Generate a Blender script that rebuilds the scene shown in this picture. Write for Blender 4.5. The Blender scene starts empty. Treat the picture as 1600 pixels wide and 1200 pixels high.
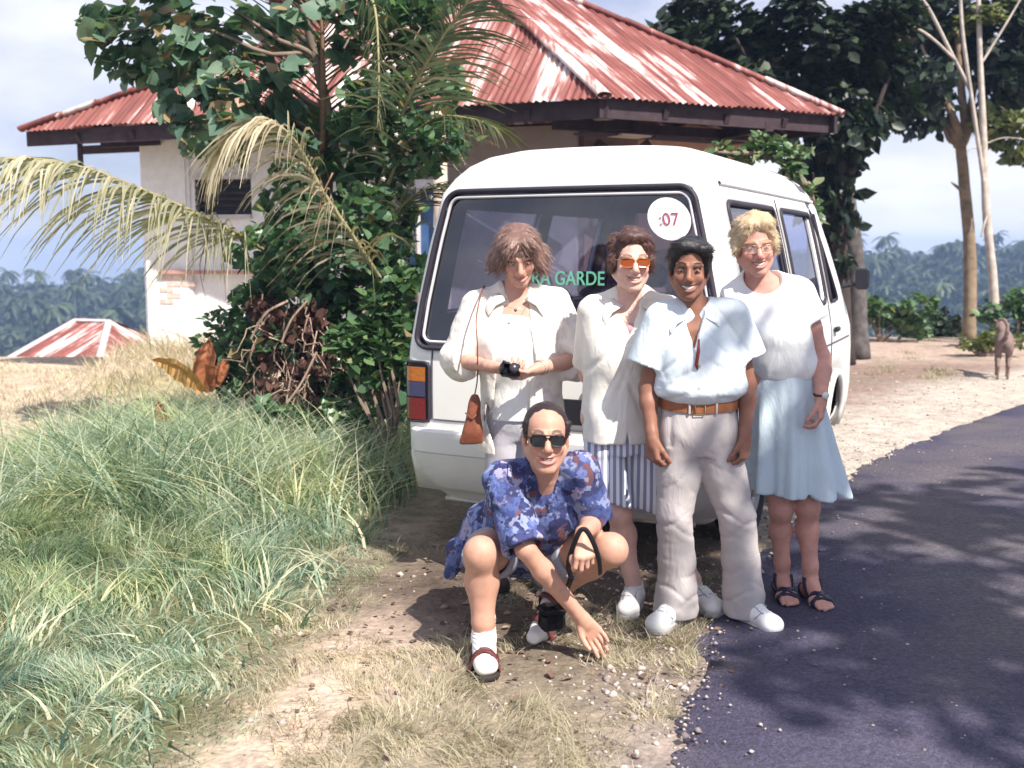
import bpy, math, random
import numpy as np
from mathutils import Vector, Matrix

SC = bpy.context.scene
COL = SC.collection
rad = math.radians

# ---------------------------------------------------------------- camera, light, exposure
F = 1700.0; CAMH = 1.57; PITCH = rad(7.04)          # photo is 1600 px wide
cam_d = bpy.data.cameras.new('camera'); cam = bpy.data.objects.new('camera', cam_d); COL.objects.link(cam)
cam_d.sensor_width = 36; cam_d.sensor_fit = 'HORIZONTAL'; cam_d.lens = 36*F/1600
cam_d.clip_start = .05; cam_d.clip_end = 3000
cam.location = (0, 0, CAMH); cam.rotation_euler = (math.pi/2 - PITCH, 0, 0)
cam_d.dof.use_dof = True; cam_d.dof.focus_distance = 4.7; cam_d.dof.aperture_fstop = 3.2
SC.camera = cam

SUN = Vector((.40, -.54, .80)).normalized()
world = bpy.data.worlds.new("World"); SC.world = world; world.use_nodes = True
def build_world():
    nt = world.node_tree; nt.nodes.clear(); N = nt.nodes.new; L = nt.links.new
    out = N('ShaderNodeOutputWorld'); bg = N('ShaderNodeBackground'); bg.inputs[1].default_value = .062
    sky = N('ShaderNodeTexSky'); sky.sky_type = 'NISHITA'; sky.sun_disc = False
    sky.sun_elevation = math.asin(SUN.z); sky.sun_rotation = math.atan2(SUN.x, SUN.y)
    sky.dust_density = 1.2; sky.ozone_density = 2.0
    tc = N('ShaderNodeTexCoord'); mp = N('ShaderNodeMapping'); mp.inputs['Scale'].default_value = (1.6, 1.6, 4.2)
    mp.inputs['Location'].default_value = (.35, .2, .1)
    nz = N('ShaderNodeTexNoise'); nz.inputs['Scale'].default_value = 1.7; nz.inputs['Detail'].default_value = 7
    nz.inputs['Roughness'].default_value = .55
    rp = N('ShaderNodeValToRGB'); rp.color_ramp.elements[0].position = .34; rp.color_ramp.elements[1].position = .64
    mx = N('ShaderNodeMixRGB'); mx.inputs[2].default_value = (10.3, 10.5, 11.6, 1)
    hs = N('ShaderNodeMixRGB'); hs.inputs[0].default_value = .5; hs.inputs[2].default_value = (5.0, 5.5, 9.2, 1)
    L(tc.outputs['Generated'], mp.inputs[0]); L(mp.outputs[0], nz.inputs[0]); L(nz.outputs[0], rp.inputs[0])
    L(rp.outputs[0], mx.inputs[0]); L(sky.outputs[0], hs.inputs[1]); L(hs.outputs[0], mx.inputs[1])
    L(mx.outputs[0], bg.inputs[0]); L(bg.outputs[0], out.inputs[0])
build_world()
sun_d = bpy.data.lights.new('sun', 'SUN'); sun_d.energy = 5.0; sun_d.angle = rad(.55); sun_d.color = (1, .93, .82)
sun = bpy.data.objects.new('sun', sun_d); COL.objects.link(sun)
sun.rotation_euler = SUN.to_track_quat('Z', 'Y').to_euler(); sun.location = (6, -8, 12)
SC.view_settings.view_transform = 'Standard'; SC.view_settings.look = 'None'
SC.view_settings.gamma = 1; SC.view_settings.use_curve_mapping = False
SC.view_settings.exposure = .76
SC.cycles.volume_bounces = 0; SC.cycles.max_bounces = 6; SC.cycles.transparent_max_bounces = 16
SC.cycles.use_denoising = True

# ---------------------------------------------------------------- helpers
def P(px, py, Y):
    """a point of the place at distance Y in front of the camera, read off the photograph"""
    x = (px-800)/F; u = (600-py)/F
    k = Y/(math.cos(PITCH)+u*math.sin(PITCH))
    return np.array((x*k, Y, CAMH+k*(-math.sin(PITCH)+u*math.cos(PITCH))))

def tag(o, label=None, cat=None, group=None, kind=None):
    if label: o['label'] = label
    if cat: o['category'] = cat
    if group: o['group'] = group
    if kind: o['kind'] = kind
    return o

def empty(name, loc, rotz=0, label=None, cat=None, group=None):
    o = bpy.data.objects.new(name, None); COL.objects.link(o)
    o.location = tuple(float(v) for v in loc); o.rotation_euler = (0, 0, rotz); o.empty_display_size = .1
    return tag(o, label, cat, group)

def world_loc(o):
    p = np.zeros(3)
    while o is not None:
        p += np.array(o.location); o = o.parent
    return p

def raw_mesh(name, V, Fc, smooth=False, tint=None, cols=None):
    me = bpy.data.meshes.new(name)
    V = np.asarray(V, np.float32)
    if isinstance(Fc, np.ndarray):
        n, k = Fc.shape
        me.vertices.add(len(V)); me.vertices.foreach_set('co', V.ravel())
        me.loops.add(n*k); me.loops.foreach_set('vertex_index', Fc.astype(np.int32).ravel())
        me.polygons.add(n)
        me.polygons.foreach_set('loop_start', np.arange(0, n*k, k, dtype=np.int32))
        me.update(calc_edges=True); me.validate()
    else:
        me.from_pydata(V.tolist(), [], Fc); me.update()
    if smooth: me.polygons.foreach_set('use_smooth', np.ones(len(me.polygons), bool))
    if tint is not None:
        a = me.attributes.new('tint', 'FLOAT', 'POINT'); a.data.foreach_set('value', np.asarray(tint, np.float32))
    if cols is not None:
        c = np.ones((len(V), 4), np.float32); c[:, :3] = cols
        a = me.attributes.new('col', 'FLOAT_COLOR', 'POINT'); a.data.foreach_set('color', c.ravel())
    return me

def obj(name, V, Fc, mat, parent=None, smooth=False, local=False, tint=None, cols=None, label=None, origin=None):
    """one mesh object; V in world coordinates unless local"""
    V = np.asarray(V, float)
    if not local:
        if parent is not None: V = V - world_loc(parent)
        else:
            if origin is None: origin = np.array((*V[:, :2].mean(0), V[:, 2].min()))
            V = V - origin
    me = raw_mesh(name, V, Fc, smooth, tint, cols)
    if mat is not None: me.materials.append(mat)
    o = bpy.data.objects.new(name, me); COL.objects.link(o)
    if parent is not None: o.parent = parent
    elif not local: o.location = tuple(float(v) for v in origin)
    if label: o['label'] = label
    return o

def copy_tree(o, parent=None):
    c = o.copy(); COL.objects.link(c)
    if parent is not None: c.parent = parent
    for ch in list(o.children): copy_tree(ch, c)
    return c

class MB:
    """collects vertices and faces of one mesh"""
    def __init__(s): s.V = []; s.F = []; s.T = []
    def add(s, V, Fc, t=.5):
        b = len(s.V); s.V += [tuple(map(float, v)) for v in V]
        s.F += [tuple(int(i)+b for i in f) for f in Fc]; s.T += [t]*len(V)
    def box(s, c, size, R=None, bev=0):
        h = np.array(size)/2; c = np.array(c, float); R = np.eye(3) if R is None else np.array(R)
        if bev > 0:
            b = min(bev, h.min()*.9); pts = []; idx = {}
            for sx in (-1, 1):
                for sy in (-1, 1):
                    for sz in (-1, 1):
                        for ax in range(3):
                            v = np.array((sx, sy, sz))*(h-b); v[ax] = (sx, sy, sz)[ax]*h[ax]
                            idx[(sx, sy, sz, ax)] = len(pts); pts.append(R@v+c)
            f = []
            for ax in range(3):
                o1, o2 = (ax+1) % 3, (ax+2) % 3
                for sg in (-1, 1):
                    q = []
                    for (a, bb) in ((-1, -1), (1, -1), (1, 1), (-1, 1)):
                        k = [0, 0, 0]; k[ax] = sg; k[o1] = a; k[o2] = bb; q.append(idx[(*k, ax)])
                    f.append(q if sg > 0 else q[::-1])
            for ax in range(3):
                o1, o2 = (ax+1) % 3, (ax+2) % 3
                for a in (-1, 1):
                    for bb in (-1, 1):
                        q = []
                        for (sg, which) in ((-1, o1), (1, o1), (1, o2), (-1, o2)):
                            k = [0, 0, 0]; k[ax] = sg; k[o1] = a; k[o2] = bb; q.append(idx[(*k, which)])
                        f.append(q if a*bb > 0 else q[::-1])
            for sx in (-1, 1):
                for sy in (-1, 1):
                    for sz in (-1, 1):
                        q = [idx[(sx, sy, sz, a)] for a in range(3)]; f.append(q if sx*sy*sz > 0 else q[::-1])
            s.add(pts, f); return s
        v = [R@(h*np.array((a, b, d)))+c for a in (-1, 1) for b in (-1, 1) for d in (-1, 1)]
        s.add(v, [(0, 1, 3, 2), (4, 6, 7, 5), (0, 4, 5, 1), (2, 3, 7, 6), (0, 2, 6, 4), (1, 5, 7, 3)]); return s
    def bar(s, a, b, w, h, up=(0, 0, 1)):
        a = np.array(a, float); b = np.array(b, float); d = b-a; L = np.linalg.norm(d); d = d/L
        u = np.array(up, float); x = np.cross(d, u); x /= np.linalg.norm(x); z = np.cross(x, d)
        return s.box((a+b)/2, (w, L, h), np.array((x, d, z)).T)
    def tube(s, pts, r, n=8, cap=True, flat=1.0):
        V, Fc = tube(pts, r, n, cap, flat); s.add(V, Fc); return s
    def lathe(s, prof, c, n=16, axis=2):
        k = len(prof); V = []
        for i in range(n):
            a = 2*math.pi*i/n
            for (r, z) in prof:
                p = [r*math.cos(a), r*math.sin(a), z]
                if axis == 1: p = [p[0], p[2], p[1]]
                if axis == 0: p = [p[2], p[0], p[1]]
                V.append(np.array(p)+np.array(c))
        Fc = [(i*k+j, ((i+1) % n)*k+j, ((i+1) % n)*k+j+1, i*k+j+1) for i in range(n) for j in range(k-1)]
        s.add(V, Fc); return s
    def obj(s, name, mat, parent=None, smooth=False, local=False, label=None, tint=False):
        return obj(name, np.array(s.V), s.F, mat, parent, smooth, local, np.array(s.T) if tint else None, None, label)

def tube(pts, r, n=8, cap=True, flat=1.0):
    pts = np.array(pts, float); m = len(pts); r = np.broadcast_to(np.array(r, float), (m,))
    t = np.gradient(pts, axis=0); t /= np.linalg.norm(t, axis=1)[:, None]+1e-12
    up = np.array((0, 0, 1.)) if abs(t[0][2]) < .9 else np.array((1., 0, 0))
    V = []; x = np.cross(t[0], up); x /= np.linalg.norm(x)
    for i in range(m):
        x = x-t[i]*np.dot(x, t[i]); x /= np.linalg.norm(x)+1e-12; y = np.cross(t[i], x)
        for k in range(n):
            a = 2*math.pi*k/n; V.append(pts[i]+r[i]*(x*math.cos(a)+flat*y*math.sin(a)))
    Fc = [(i*n+k, i*n+(k+1) % n, (i+1)*n+(k+1) % n, (i+1)*n+k) for i in range(m-1) for k in range(n)]
    if cap: Fc += [tuple(range(n-1, -1, -1)), tuple((m-1)*n+k for k in range(n))]
    return V, Fc

def spline(pts, n):
    """Catmull-Rom through pts"""
    p = np.array(pts, float); p = np.vstack([2*p[0]-p[1], p, 2*p[-1]-p[-2]]); m = len(p)-3; out = []
    for q in np.linspace(0, m-1e-6, n):
        i = int(q); t = q-i; a, b, c, d = p[i:i+4]
        out.append(.5*((2*b)+(c-a)*t+(2*a-5*b+4*c-d)*t*t+(3*b-a-3*c+d)*t**3))
    return np.array(out)

def _h(i, j, k, seed):
    n = (i.astype(np.int64)*374761393+j.astype(np.int64)*668265263+k.astype(np.int64)*2147483647 % 1274126177+seed*974634) & 0xffffffff
    n = ((n ^ (n >> 13))*1274126177) & 0xffffffff; n = (n ^ (n >> 16))*2246822519 & 0xffffffff
    return ((n ^ (n >> 15)) & 0xffff)/65535.0
def vnoise(x, y, z=0., seed=0):
    """smooth value noise -1..1"""
    x, y, z = np.broadcast_arrays(np.asarray(x, float), np.asarray(y, float), np.asarray(z, float))
    i, j, k = np.floor(x), np.floor(y), np.floor(z); u, v, w = x-i, y-j, z-k
    u = u*u*(3-2*u); v = v*v*(3-2*v); w = w*w*(3-2*w); i = i.astype(int); j = j.astype(int); k = k.astype(int)
    r = 0
    for a in (0, 1):
        for b in (0, 1):
            for c in (0, 1):
                r = r+_h(i+a, j+b, k+c, seed)*(u if a else 1-u)*(v if b else 1-v)*(w if c else 1-w)
    return r*2-1
def fbm(x, y, z=0., o=4, seed=0):
    r = 0; a = 1.; s = 0
    for q in range(o): r = r+a*vnoise(np.asarray(x)*2**q, np.asarray(y)*2**q, np.asarray(z)*2**q, seed+q*7); s += a; a *= .5
    return r/s
def sstep(a, b, x):
    t = np.clip((np.asarray(x, float)-a)/(b-a), 0, 1); return t*t*(3-2*t)

# ---------------------------------------------------------------- materials
def new_mat(name):
    m = bpy.data.materials.new(name); m.use_nodes = True; nt = m.node_tree
    b = nt.nodes['Principled BSDF']; return m, nt, b
def noise_node(nt, scale, detail=4, vec=None, rough=.55):
    n = nt.nodes.new('ShaderNodeTexNoise'); n.inputs['Scale'].default_value = scale
    n.inputs['Detail'].default_value = detail; n.inputs['Roughness'].default_value = rough
    if vec is not None: nt.links.new(vec, n.inputs['Vector'])
    return n
def obj_coord(nt, scale=(1, 1, 1)):
    t = nt.nodes.new('ShaderNodeTexCoord'); m = nt.nodes.new('ShaderNodeMapping')
    m.inputs['Scale'].default_value = scale; nt.links.new(t.outputs['Object'], m.inputs['Vector']); return m.outputs[0]
def mix_col(nt, fac, a, b, mode='MIX'):
    m = nt.nodes.new('ShaderNodeMixRGB'); m.blend_type = mode
    for i, v in ((0, fac), (1, a), (2, b)):
        if hasattr(v, 'is_output'): nt.links.new(v, m.inputs[i])
        elif i == 0: m.inputs[0].default_value = v
        else: m.inputs[i].default_value = (*v, 1)
    return m.outputs[0]
def ramp(nt, fac, stops, interp='LINEAR'):
    r = nt.nodes.new('ShaderNodeValToRGB'); e = r.color_ramp.elements; r.color_ramp.interpolation = interp
    while len(e) < len(stops): e.new(.5)
    for x, (p, c) in zip(e, stops): x.position = p; x.color = (*c, 1) if len(c) == 3 else c
    nt.links.new(fac, r.inputs[0]); return r.outputs[0]
def add_bump(nt, b, scale, strength, dist=.01, detail=5, vec=None):
    n = noise_node(nt, scale, detail, vec if vec is not None else obj_coord(nt)); bp = nt.nodes.new('ShaderNodeBump')
    bp.inputs['Strength'].default_value = strength; bp.inputs['Distance'].default_value = dist
    nt.links.new(n.outputs[0], bp.inputs['Height']); nt.links.new(bp.outputs[0], b.inputs['Normal']); return bp

def mat(name, col, rough=.6, var=.18, vscale=6, bump=0, bscale=60, spec=.3, metal=0, sub=0, coat=0, attr=False):
    m, nt, b = new_mat(name); oc = obj_coord(nt)
    base = tuple(col)
    if attr:
        a = nt.nodes.new('ShaderNodeAttribute'); a.attribute_name = 'col'; base = a.outputs['Color']
    n = noise_node(nt, vscale, 5, oc)
    d = ramp(nt, n.outputs[0], [(.3, (1-var,)*3), (.7, (1+var,)*3)])
    c = mix_col(nt, 1.0, base, d, 'MULTIPLY')
    nt.links.new(c, b.inputs['Base Color'])
    b.inputs['Roughness'].default_value = rough; b.inputs['Specular IOR Level'].default_value = spec
    b.inputs['Metallic'].default_value = metal; b.inputs['Coat Weight'].default_value = coat
    if sub:
        b.inputs['Subsurface Weight'].default_value = sub; b.inputs['Subsurface Radius'].default_value = (.012, .005, .003)
        b.inputs['Subsurface Scale'].default_value = 1.0
    if bump: add_bump(nt, b, bscale, bump, .004, 5, oc)
    return m

def leaf_mat(name, stops, rough=.45, trans=.3, spec=.35):
    """stops: colours over the per-leaf tint attribute"""
    m, nt, b = new_mat(name)
    a = nt.nodes.new('ShaderNodeAttribute'); a.attribute_name = 'tint'
    oi = nt.nodes.new('ShaderNodeObjectInfo')
    c = ramp(nt, a.outputs['Fac'], stops)
    n = noise_node(nt, 14, 3, obj_coord(nt)); c = mix_col(nt, .35, c, ramp(nt, n.outputs[0], [(.3, (.45,)*3), (.7, (1.3,)*3)]), 'MULTIPLY')
    nt.links.new(c, b.inputs['Base Color']); b.inputs['Roughness'].default_value = rough
    b.inputs['Specular IOR Level'].default_value = spec
    t = nt.nodes.new('ShaderNodeBsdfTranslucent'); tcol = mix_col(nt, 1, c, (1.25, 1.3, .7), 'MULTIPLY'); nt.links.new(tcol, t.inputs[0])
    mx = nt.nodes.new('ShaderNodeMixShader'); mx.inputs[0].default_value = trans
    nt.links.new(b.outputs[0], mx.inputs[1]); nt.links.new(t.outputs[0], mx.inputs[2])
    nt.links.new(mx.outputs[0], nt.nodes['Material Output'].inputs[0]); return m

RNG = np.random.default_rng(7)
def rot_from(n, spin):
    """rotation matrices (N,3,3) whose z axis is n, spun about it"""
    n = n/np.linalg.norm(n, axis=1)[:, None]
    a = np.where(np.abs(n[:, 2:3]) < .9, np.array([[0, 0, 1.]]), np.array([[1., 0, 0]]))
    x = np.cross(a, n); x /= np.linalg.norm(x, axis=1)[:, None]; y = np.cross(n, x)
    c, s = np.cos(spin)[:, None], np.sin(spin)[:, None]
    return np.stack([x*c+y*s, -x*s+y*c, n], axis=2)
def scatter(tV, tF, pos, R, scale, tint):
    """copies of a small template mesh, joined into one set of arrays"""
    tV = np.asarray(tV, float); tF = np.asarray(tF, int); N = len(pos)
    V = np.einsum('nij,kj->nki', R, tV)*np.asarray(scale).reshape(N, 1, -1)+pos[:, None, :]
    Fc = tF[None]+(np.arange(N)*len(tV))[:, None, None]
    return V.reshape(-1, 3), Fc.reshape(-1, tF.shape[1]), np.repeat(tint, len(tV))
# leaf templates: stem at origin, blade along +y, face up +z
LEAF_V = [(0, 0, 0), (.28, .25, .05), (.3, .6, .04), (0, 1, -.06), (-.3, .6, .04), (-.28, .25, .05), (0, .45, -.03)]
LEAF_F = [(0, 1, 6), (1, 2, 6), (2, 3, 6), (3, 4, 6), (4, 5, 6), (5, 0, 6)]
HEART_V = [(0, 0, 0), (.3, -.12, .02), (.52, .15, .06), (.42, .5, .03), (0, 1, -.1), (-.42, .5, .03), (-.52, .15, .06), (-.3, -.12, .02), (0, .3, -.05)]
HEART_F = [(0, 1, 8), (1, 2, 8), (2, 3, 8), (3, 4, 8), (4, 5, 8), (5, 6, 8), (6, 7, 8), (7, 0, 8)]
QUAD_V = [(-.35, 0, 0), (.35, 0, 0), (.3, 1, -.1), (-.3, 1, -.1)]
# ================================================================ THE SETTING
EDGE = np.array([(-.6, -9), (-.15, -3), (.1, 0), (.3, 1.8), (.5, 3.19), (.67, 3.85), (.92, 4.65), (1.5, 5.9), (2.36, 7.44), (3.4, 8.84),
                 (5.2, 11), (8, 13.8), (13, 17.5), (20, 21), (34, 24)])
EDGE_S = spline(EDGE, 260)
def road_dist(x, y):
    """signed distance to the road's left edge (positive on the asphalt side)"""
    x = np.asarray(x, float); y = np.asarray(y, float); best = np.full(x.shape, 1e9); sg = np.zeros(x.shape)
    for a, b in zip(EDGE_S[:-1:2], EDGE_S[2::2]):
        d = b-a; L = np.hypot(*d); t = np.clip(((x-a[0])*d[0]+(y-a[1])*d[1])/L**2, 0, 1)
        ex = x-a[0]-t*d[0]; ey = y-a[1]-t*d[1]; dd = np.hypot(ex, ey); s = ex*d[1]-ey*d[0]
        m = dd < best; best = np.where(m, dd, best); sg = np.where(m, np.sign(s), sg)
    return best*sg

def ground_z(x, y):
    x = np.asarray(x, float); y = np.asarray(y, float)
    z = .16*np.exp(-((x+2.3)/1.1)**2-((y-6.6)/1.9)**2)
    z = z+.36*sstep(9.0, 12.2, y)*sstep(-1.2, -3.0, x)*sstep(-5.3, -4.3, x)
    z = z-.10*np.exp(-((x+3.2)/.6)**2-((y-6.9)/.8)**2)
    far = np.hypot(x, y)
    edge = 16.0+3.6*sstep(-2, 4, x)
    t = np.maximum(y-edge, 0)
    side = sstep(2, 40, t)
    z = z-1.7*sstep(0, 4.5, t)-24*sstep(2, 90, t)
    az = x/np.maximum(y, 1)
    top = 12.2+8.3*sstep(-.35, .3, az)+1.2*vnoise(az*9, 3.1, seed=5)
    z = z+top*sstep(105, 300, far)*sstep(20, 60, t)-30*sstep(330, 700, far)*sstep(20, 60, t)
    return z+.02*fbm(x*1.3, y*1.3, seed=2)*(1-sstep(-.25, .1, road_dist_c(x, y)))
def road_dist_c(x, y):
    m = (np.abs(x) < 40) & (y > -10) & (y < 30)
    r = np.full(np.shape(x), -9.); 
    if np.any(m): r[m] = road_dist(x[m], y[m])
    return r

def axis(spans):
    out = [spans[0][0]]
    for a, b, n in spans: out += list(np.linspace(a, b, n+1)[1:])
    return np.array(out)

def build_ground():
    gx = axis([(-680, -150, 8), (-150, -40, 14), (-40, -9, 22), (-9, -3.6, 30), (-3.6, 4.2, 130), (4.2, 10, 34), (10, 40, 24), (40, 160, 14), (160, 680, 8)])
    gy = axis([(-95, -6, 10), (-6, 2.4, 16), (2.4, 8.2, 100), (8.2, 21, 90), (21, 40, 20), (40, 330, 48), (330, 850, 8)])
    X, Y = np.meshgrid(gx, gy, indexing='ij'); Z = ground_z(X, Y)
    x, y = X.ravel(), Y.ravel(); n = len(x)
    def mixc(c, new, f): return c*(1-f[:, None])+np.array(new)[None]*f[:, None]
    n1 = fbm(x*1.7, y*1.7, seed=11); n2 = fbm(x*5, y*5, seed=12); n3 = fbm(x*.35, y*.35, seed=13)
    C = np.tile(np.array((.29, .245, .185)), (n, 1))
    C = mixc(C, (.47, .385, .29), sstep(-.2, .5, n1+.4*n2)*.8)
    rd = road_dist_c(x, y)
    # the sandy track in the foreground
    tr = np.exp(-((x+.62+.42*(4.0-y))/.30)**2)*sstep(4.9, 4.2, y+.3*n1)
    C = mixc(C, (.60, .47, .385), np.clip(tr*1.3+.25*n2*tr, 0, 1))
    # stony gravel along the foreground road edge
    g = sstep(-.5, -.05, rd+.22*n1)*sstep(6.0, 4.0, y)
    C = mixc(C, (.33, .27, .25), np.clip(g*.8, 0, 1))
    # worn earth where the group stands, darkened to paint in shade round their feet
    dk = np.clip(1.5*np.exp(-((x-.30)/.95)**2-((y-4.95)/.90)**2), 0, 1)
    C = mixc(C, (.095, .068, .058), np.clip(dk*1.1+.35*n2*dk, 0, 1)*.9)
    # soil under the tall grass
    gr = sstep(-.75, -1.2, x+.2*n1)*sstep(9.5, 8.6, y)
    C = mixc(C, (.12, .125, .065), gr)
    # dry lawn on the left
    lw = sstep(-2.2, -2.9, x+.2*n1)*sstep(7.0, 7.6, y+.3*n2)*sstep(17, 15.5, y)
    C = mixc(C, (.55, .43, .34), lw*(.75+.25*n2)); C = mixc(C, (.30, .27, .14), lw*sstep(.05, .45, n3+.4*n1)*.7)
    # gravel yard to the right
    yd = sstep(1.0, 1.6, x)*sstep(5.6, 6.2, y)*sstep(20.5, 19, y)
    C = mixc(C, (.27, .195, .165), yd)
    gv = yd*sstep(-1.9, -.8, rd+.55*n1); C = mixc(C, (.50, .45, .40), gv*(.85+.15*n2))
    C = mixc(C, (.48, .37, .31), yd*sstep(14.6, 15.6, y+.6*n1)*.75)
    C = mixc(C, (.22, .185, .15), yd*(1-gv)*sstep(.1, .45, n1+.5*n2)*.6)
    # the far country
    C = mixc(C, (.06, .075, .04), sstep(20.5, 26, y))
    C = np.clip(C*(1+.16*n2[:, None]), .01, .9)
    nx, ny = len(gx), len(gy)
    i, j = np.meshgrid(np.arange(nx-1), np.arange(ny-1), indexing='ij'); a = (i*ny+j).ravel()
    Fc = np.stack([a, a+ny, a+ny+1, a+1], 1)
    m, nt, b = new_mat('earth and dry grass'); oc = obj_coord(nt)
    at = nt.nodes.new('ShaderNodeAttribute'); at.attribute_name = 'col'
    k = noise_node(nt, 9, 8, oc, .7); c = mix_col(nt, 1, at.outputs['Color'], ramp(nt, k.outputs[0], [(.3, (.62,)*3), (.5, (1,)*3), (.72, (1.4, 1.36, 1.3))]), 'MULTIPLY')
    v = nt.nodes.new('ShaderNodeTexVoronoi'); v.inputs['Scale'].default_value = 34; nt.links.new(oc, v.inputs['Vector'])
    c = mix_col(nt, .35, c, ramp(nt, v.outputs['Distance'], [(.1, (1.35,)*3), (.5, (.7,)*3)]), 'MULTIPLY')
    nt.links.new(c, b.inputs['Base Color']); b.inputs['Roughness'].default_value = .95; b.inputs['Specular IOR Level'].default_value = .1
    add_bump(nt, b, 28, .7, .03, 8, oc)
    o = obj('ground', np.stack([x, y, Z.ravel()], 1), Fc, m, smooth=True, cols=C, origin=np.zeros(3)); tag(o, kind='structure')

def build_road():
    e = EDGE_S; t = np.gradient(e, axis=0); t /= np.linalg.norm(t, axis=1)[:, None]; nr = np.stack([t[:, 1], -t[:, 0]], 1)
    e = spline(EDGE, 900); t = np.gradient(e, axis=0); t /= np.linalg.norm(t, axis=1)[:, None]; nr = np.stack([t[:, 1], -t[:, 0]], 1)
    wob = .07*fbm(np.arange(len(e))*.06, 0., seed=31)+.05*fbm(np.arange(len(e))*.33, 0., seed=32)
    offs = np.array([0, .05, .3, .8, 1.6, 2.6, 3.6, 4.4, 4.8]); V = []
    for k, w in enumerate(offs):
        p = e+nr*(w+(wob if k == 0 else 0)[:, None] if k == 0 else w)
        z = np.full(len(e), .005 if k in (0, len(offs)-1) else .018+.03*math.sin(math.pi*w/4.8))
        V.append(np.column_stack([p, z]))
    V = np.concatenate(V); n = len(e); K = len(offs)
    i, j = np.meshgrid(np.arange(K-1), np.arange(n-1), indexing='ij'); a = (i*n+j).ravel(); Fc = np.stack([a, a+n, a+n+1, a+1], 1)
    m, nt, b = new_mat('worn asphalt'); oc = obj_coord(nt)
    n1 = noise_node(nt, 1.1, 6, oc); n2 = noise_node(nt, 150, 3, oc); v = nt.nodes.new('ShaderNodeTexVoronoi'); v.inputs['Scale'].default_value = 9
    nt.links.new(oc, v.inputs['Vector'])
    c = ramp(nt, n1.outputs[0], [(.3, (.056, .051, .090)), (.7, (.090, .082, .130))])
    c = mix_col(nt, .8, c, ramp(nt, n2.outputs[0], [(.35, (.55,)*3), (.6, (1.05,)*3), (.75, (1.9,)*3)]), 'MULTIPLY')
    c = mix_col(nt, ramp(nt, v.outputs['Distance'], [(.0, (1,)*3), (.045, (.7,)*3), (.07, (0,)*3)]), c, (.30, .28, .29))
    n3 = noise_node(nt, .55, 4, oc); c = mix_col(nt, ramp(nt, n3.outputs[0], [(.46, (0,)*3), (.60, (.55,)*3)]), c, (.135, .118, .112))
    n4 = noise_node(nt, 46, 6, oc, .75); c = mix_col(nt, 1, c, ramp(nt, n4.outputs[0], [(.28, (.5,)*3), (.5, (1,)*3), (.72, (1.55,)*3)]), 'MULTIPLY')
    nt.links.new(c, b.inputs['Base Color']); b.inputs['Roughness'].default_value = .85; b.inputs['Specular IOR Level'].default_value = .25
    add_bump(nt, b, 90, .9, .010, 6, oc)
    o = obj('road', V, Fc, m, smooth=True, origin=np.zeros(3)); tag(o, kind='structure')

def build_pebbles():
    r = np.random.default_rng(5); n = 2300
    t = r.random(n); e = spline(EDGE[3:10], 400); tt = np.gradient(e, axis=0); tt /= np.linalg.norm(tt, axis=1)[:, None]
    k = (t*399).astype(int); nr = np.stack([tt[:, 1], -tt[:, 0]], 1)
    off = -np.abs(r.normal(0, .35, n))+.10*r.random(n); off[:260] = r.random(260)*2.2
    p = e[k]+nr[k]*off[:, None]
    q = np.stack([r.uniform(1.6, 6.5, 3000), r.uniform(6.5, 14, 3000)], 1); rd = road_dist(q[:, 0], q[:, 1]); q = q[(rd < 0) & (rd > -2.6)]
    f = np.stack([r.uniform(-1.3, .8, 420), r.uniform(2.9, 5.2, 420)], 1)
    p = np.concatenate([p, q, f]); n = len(p)
    size = np.clip(np.exp(r.normal(math.log(.0055), .5, n)), .002, .018); size[:260] = np.clip(size[:260], 0, .008)
    z = ground_z(p[:, 0], p[:, 1]); z = np.where(road_dist_c(p[:, 0], p[:, 1]) > 0, .03, z)
    T = np.array([(1, 0, 0), (-1, 0, 0), (0, 1, 0), (0, -1, 0), (0, 0, .6), (0, 0, -.6)]); TF = [(0, 2, 4), (2, 1, 4), (1, 3, 4), (3, 0, 4), (2, 0, 5), (1, 2, 5), (3, 1, 5), (0, 3, 5)]
    nrm = np.tile((0, 0, 1.), (n, 1))+r.normal(0, .2, (n, 3)); R = rot_from(nrm, r.random(n)*6.28)
    sc = size[:, None]*(1+.5*r.random((n, 3))); V, Fc, tn = scatter(T, TF, np.column_stack([p, z+size*.2]), R, sc, r.random(n))
    m, nt, b = new_mat('stone chips'); a = nt.nodes.new('ShaderNodeAttribute'); a.attribute_name = 'tint'
    nt.links.new(ramp(nt, a.outputs['Fac'], [(0, (.16, .13, .13)), (.5, (.36, .30, .27)), (1, (.52, .47, .44))]), b.inputs['Base Color']); b.inputs['Roughness'].default_value = .85
    tag(obj('gravel', V, Fc, m, tint=tn, origin=np.zeros(3)), 'loose pale gravel strewn along the road edge', kind='stuff')

build_ground(); build_road(); build_pebbles()

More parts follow.
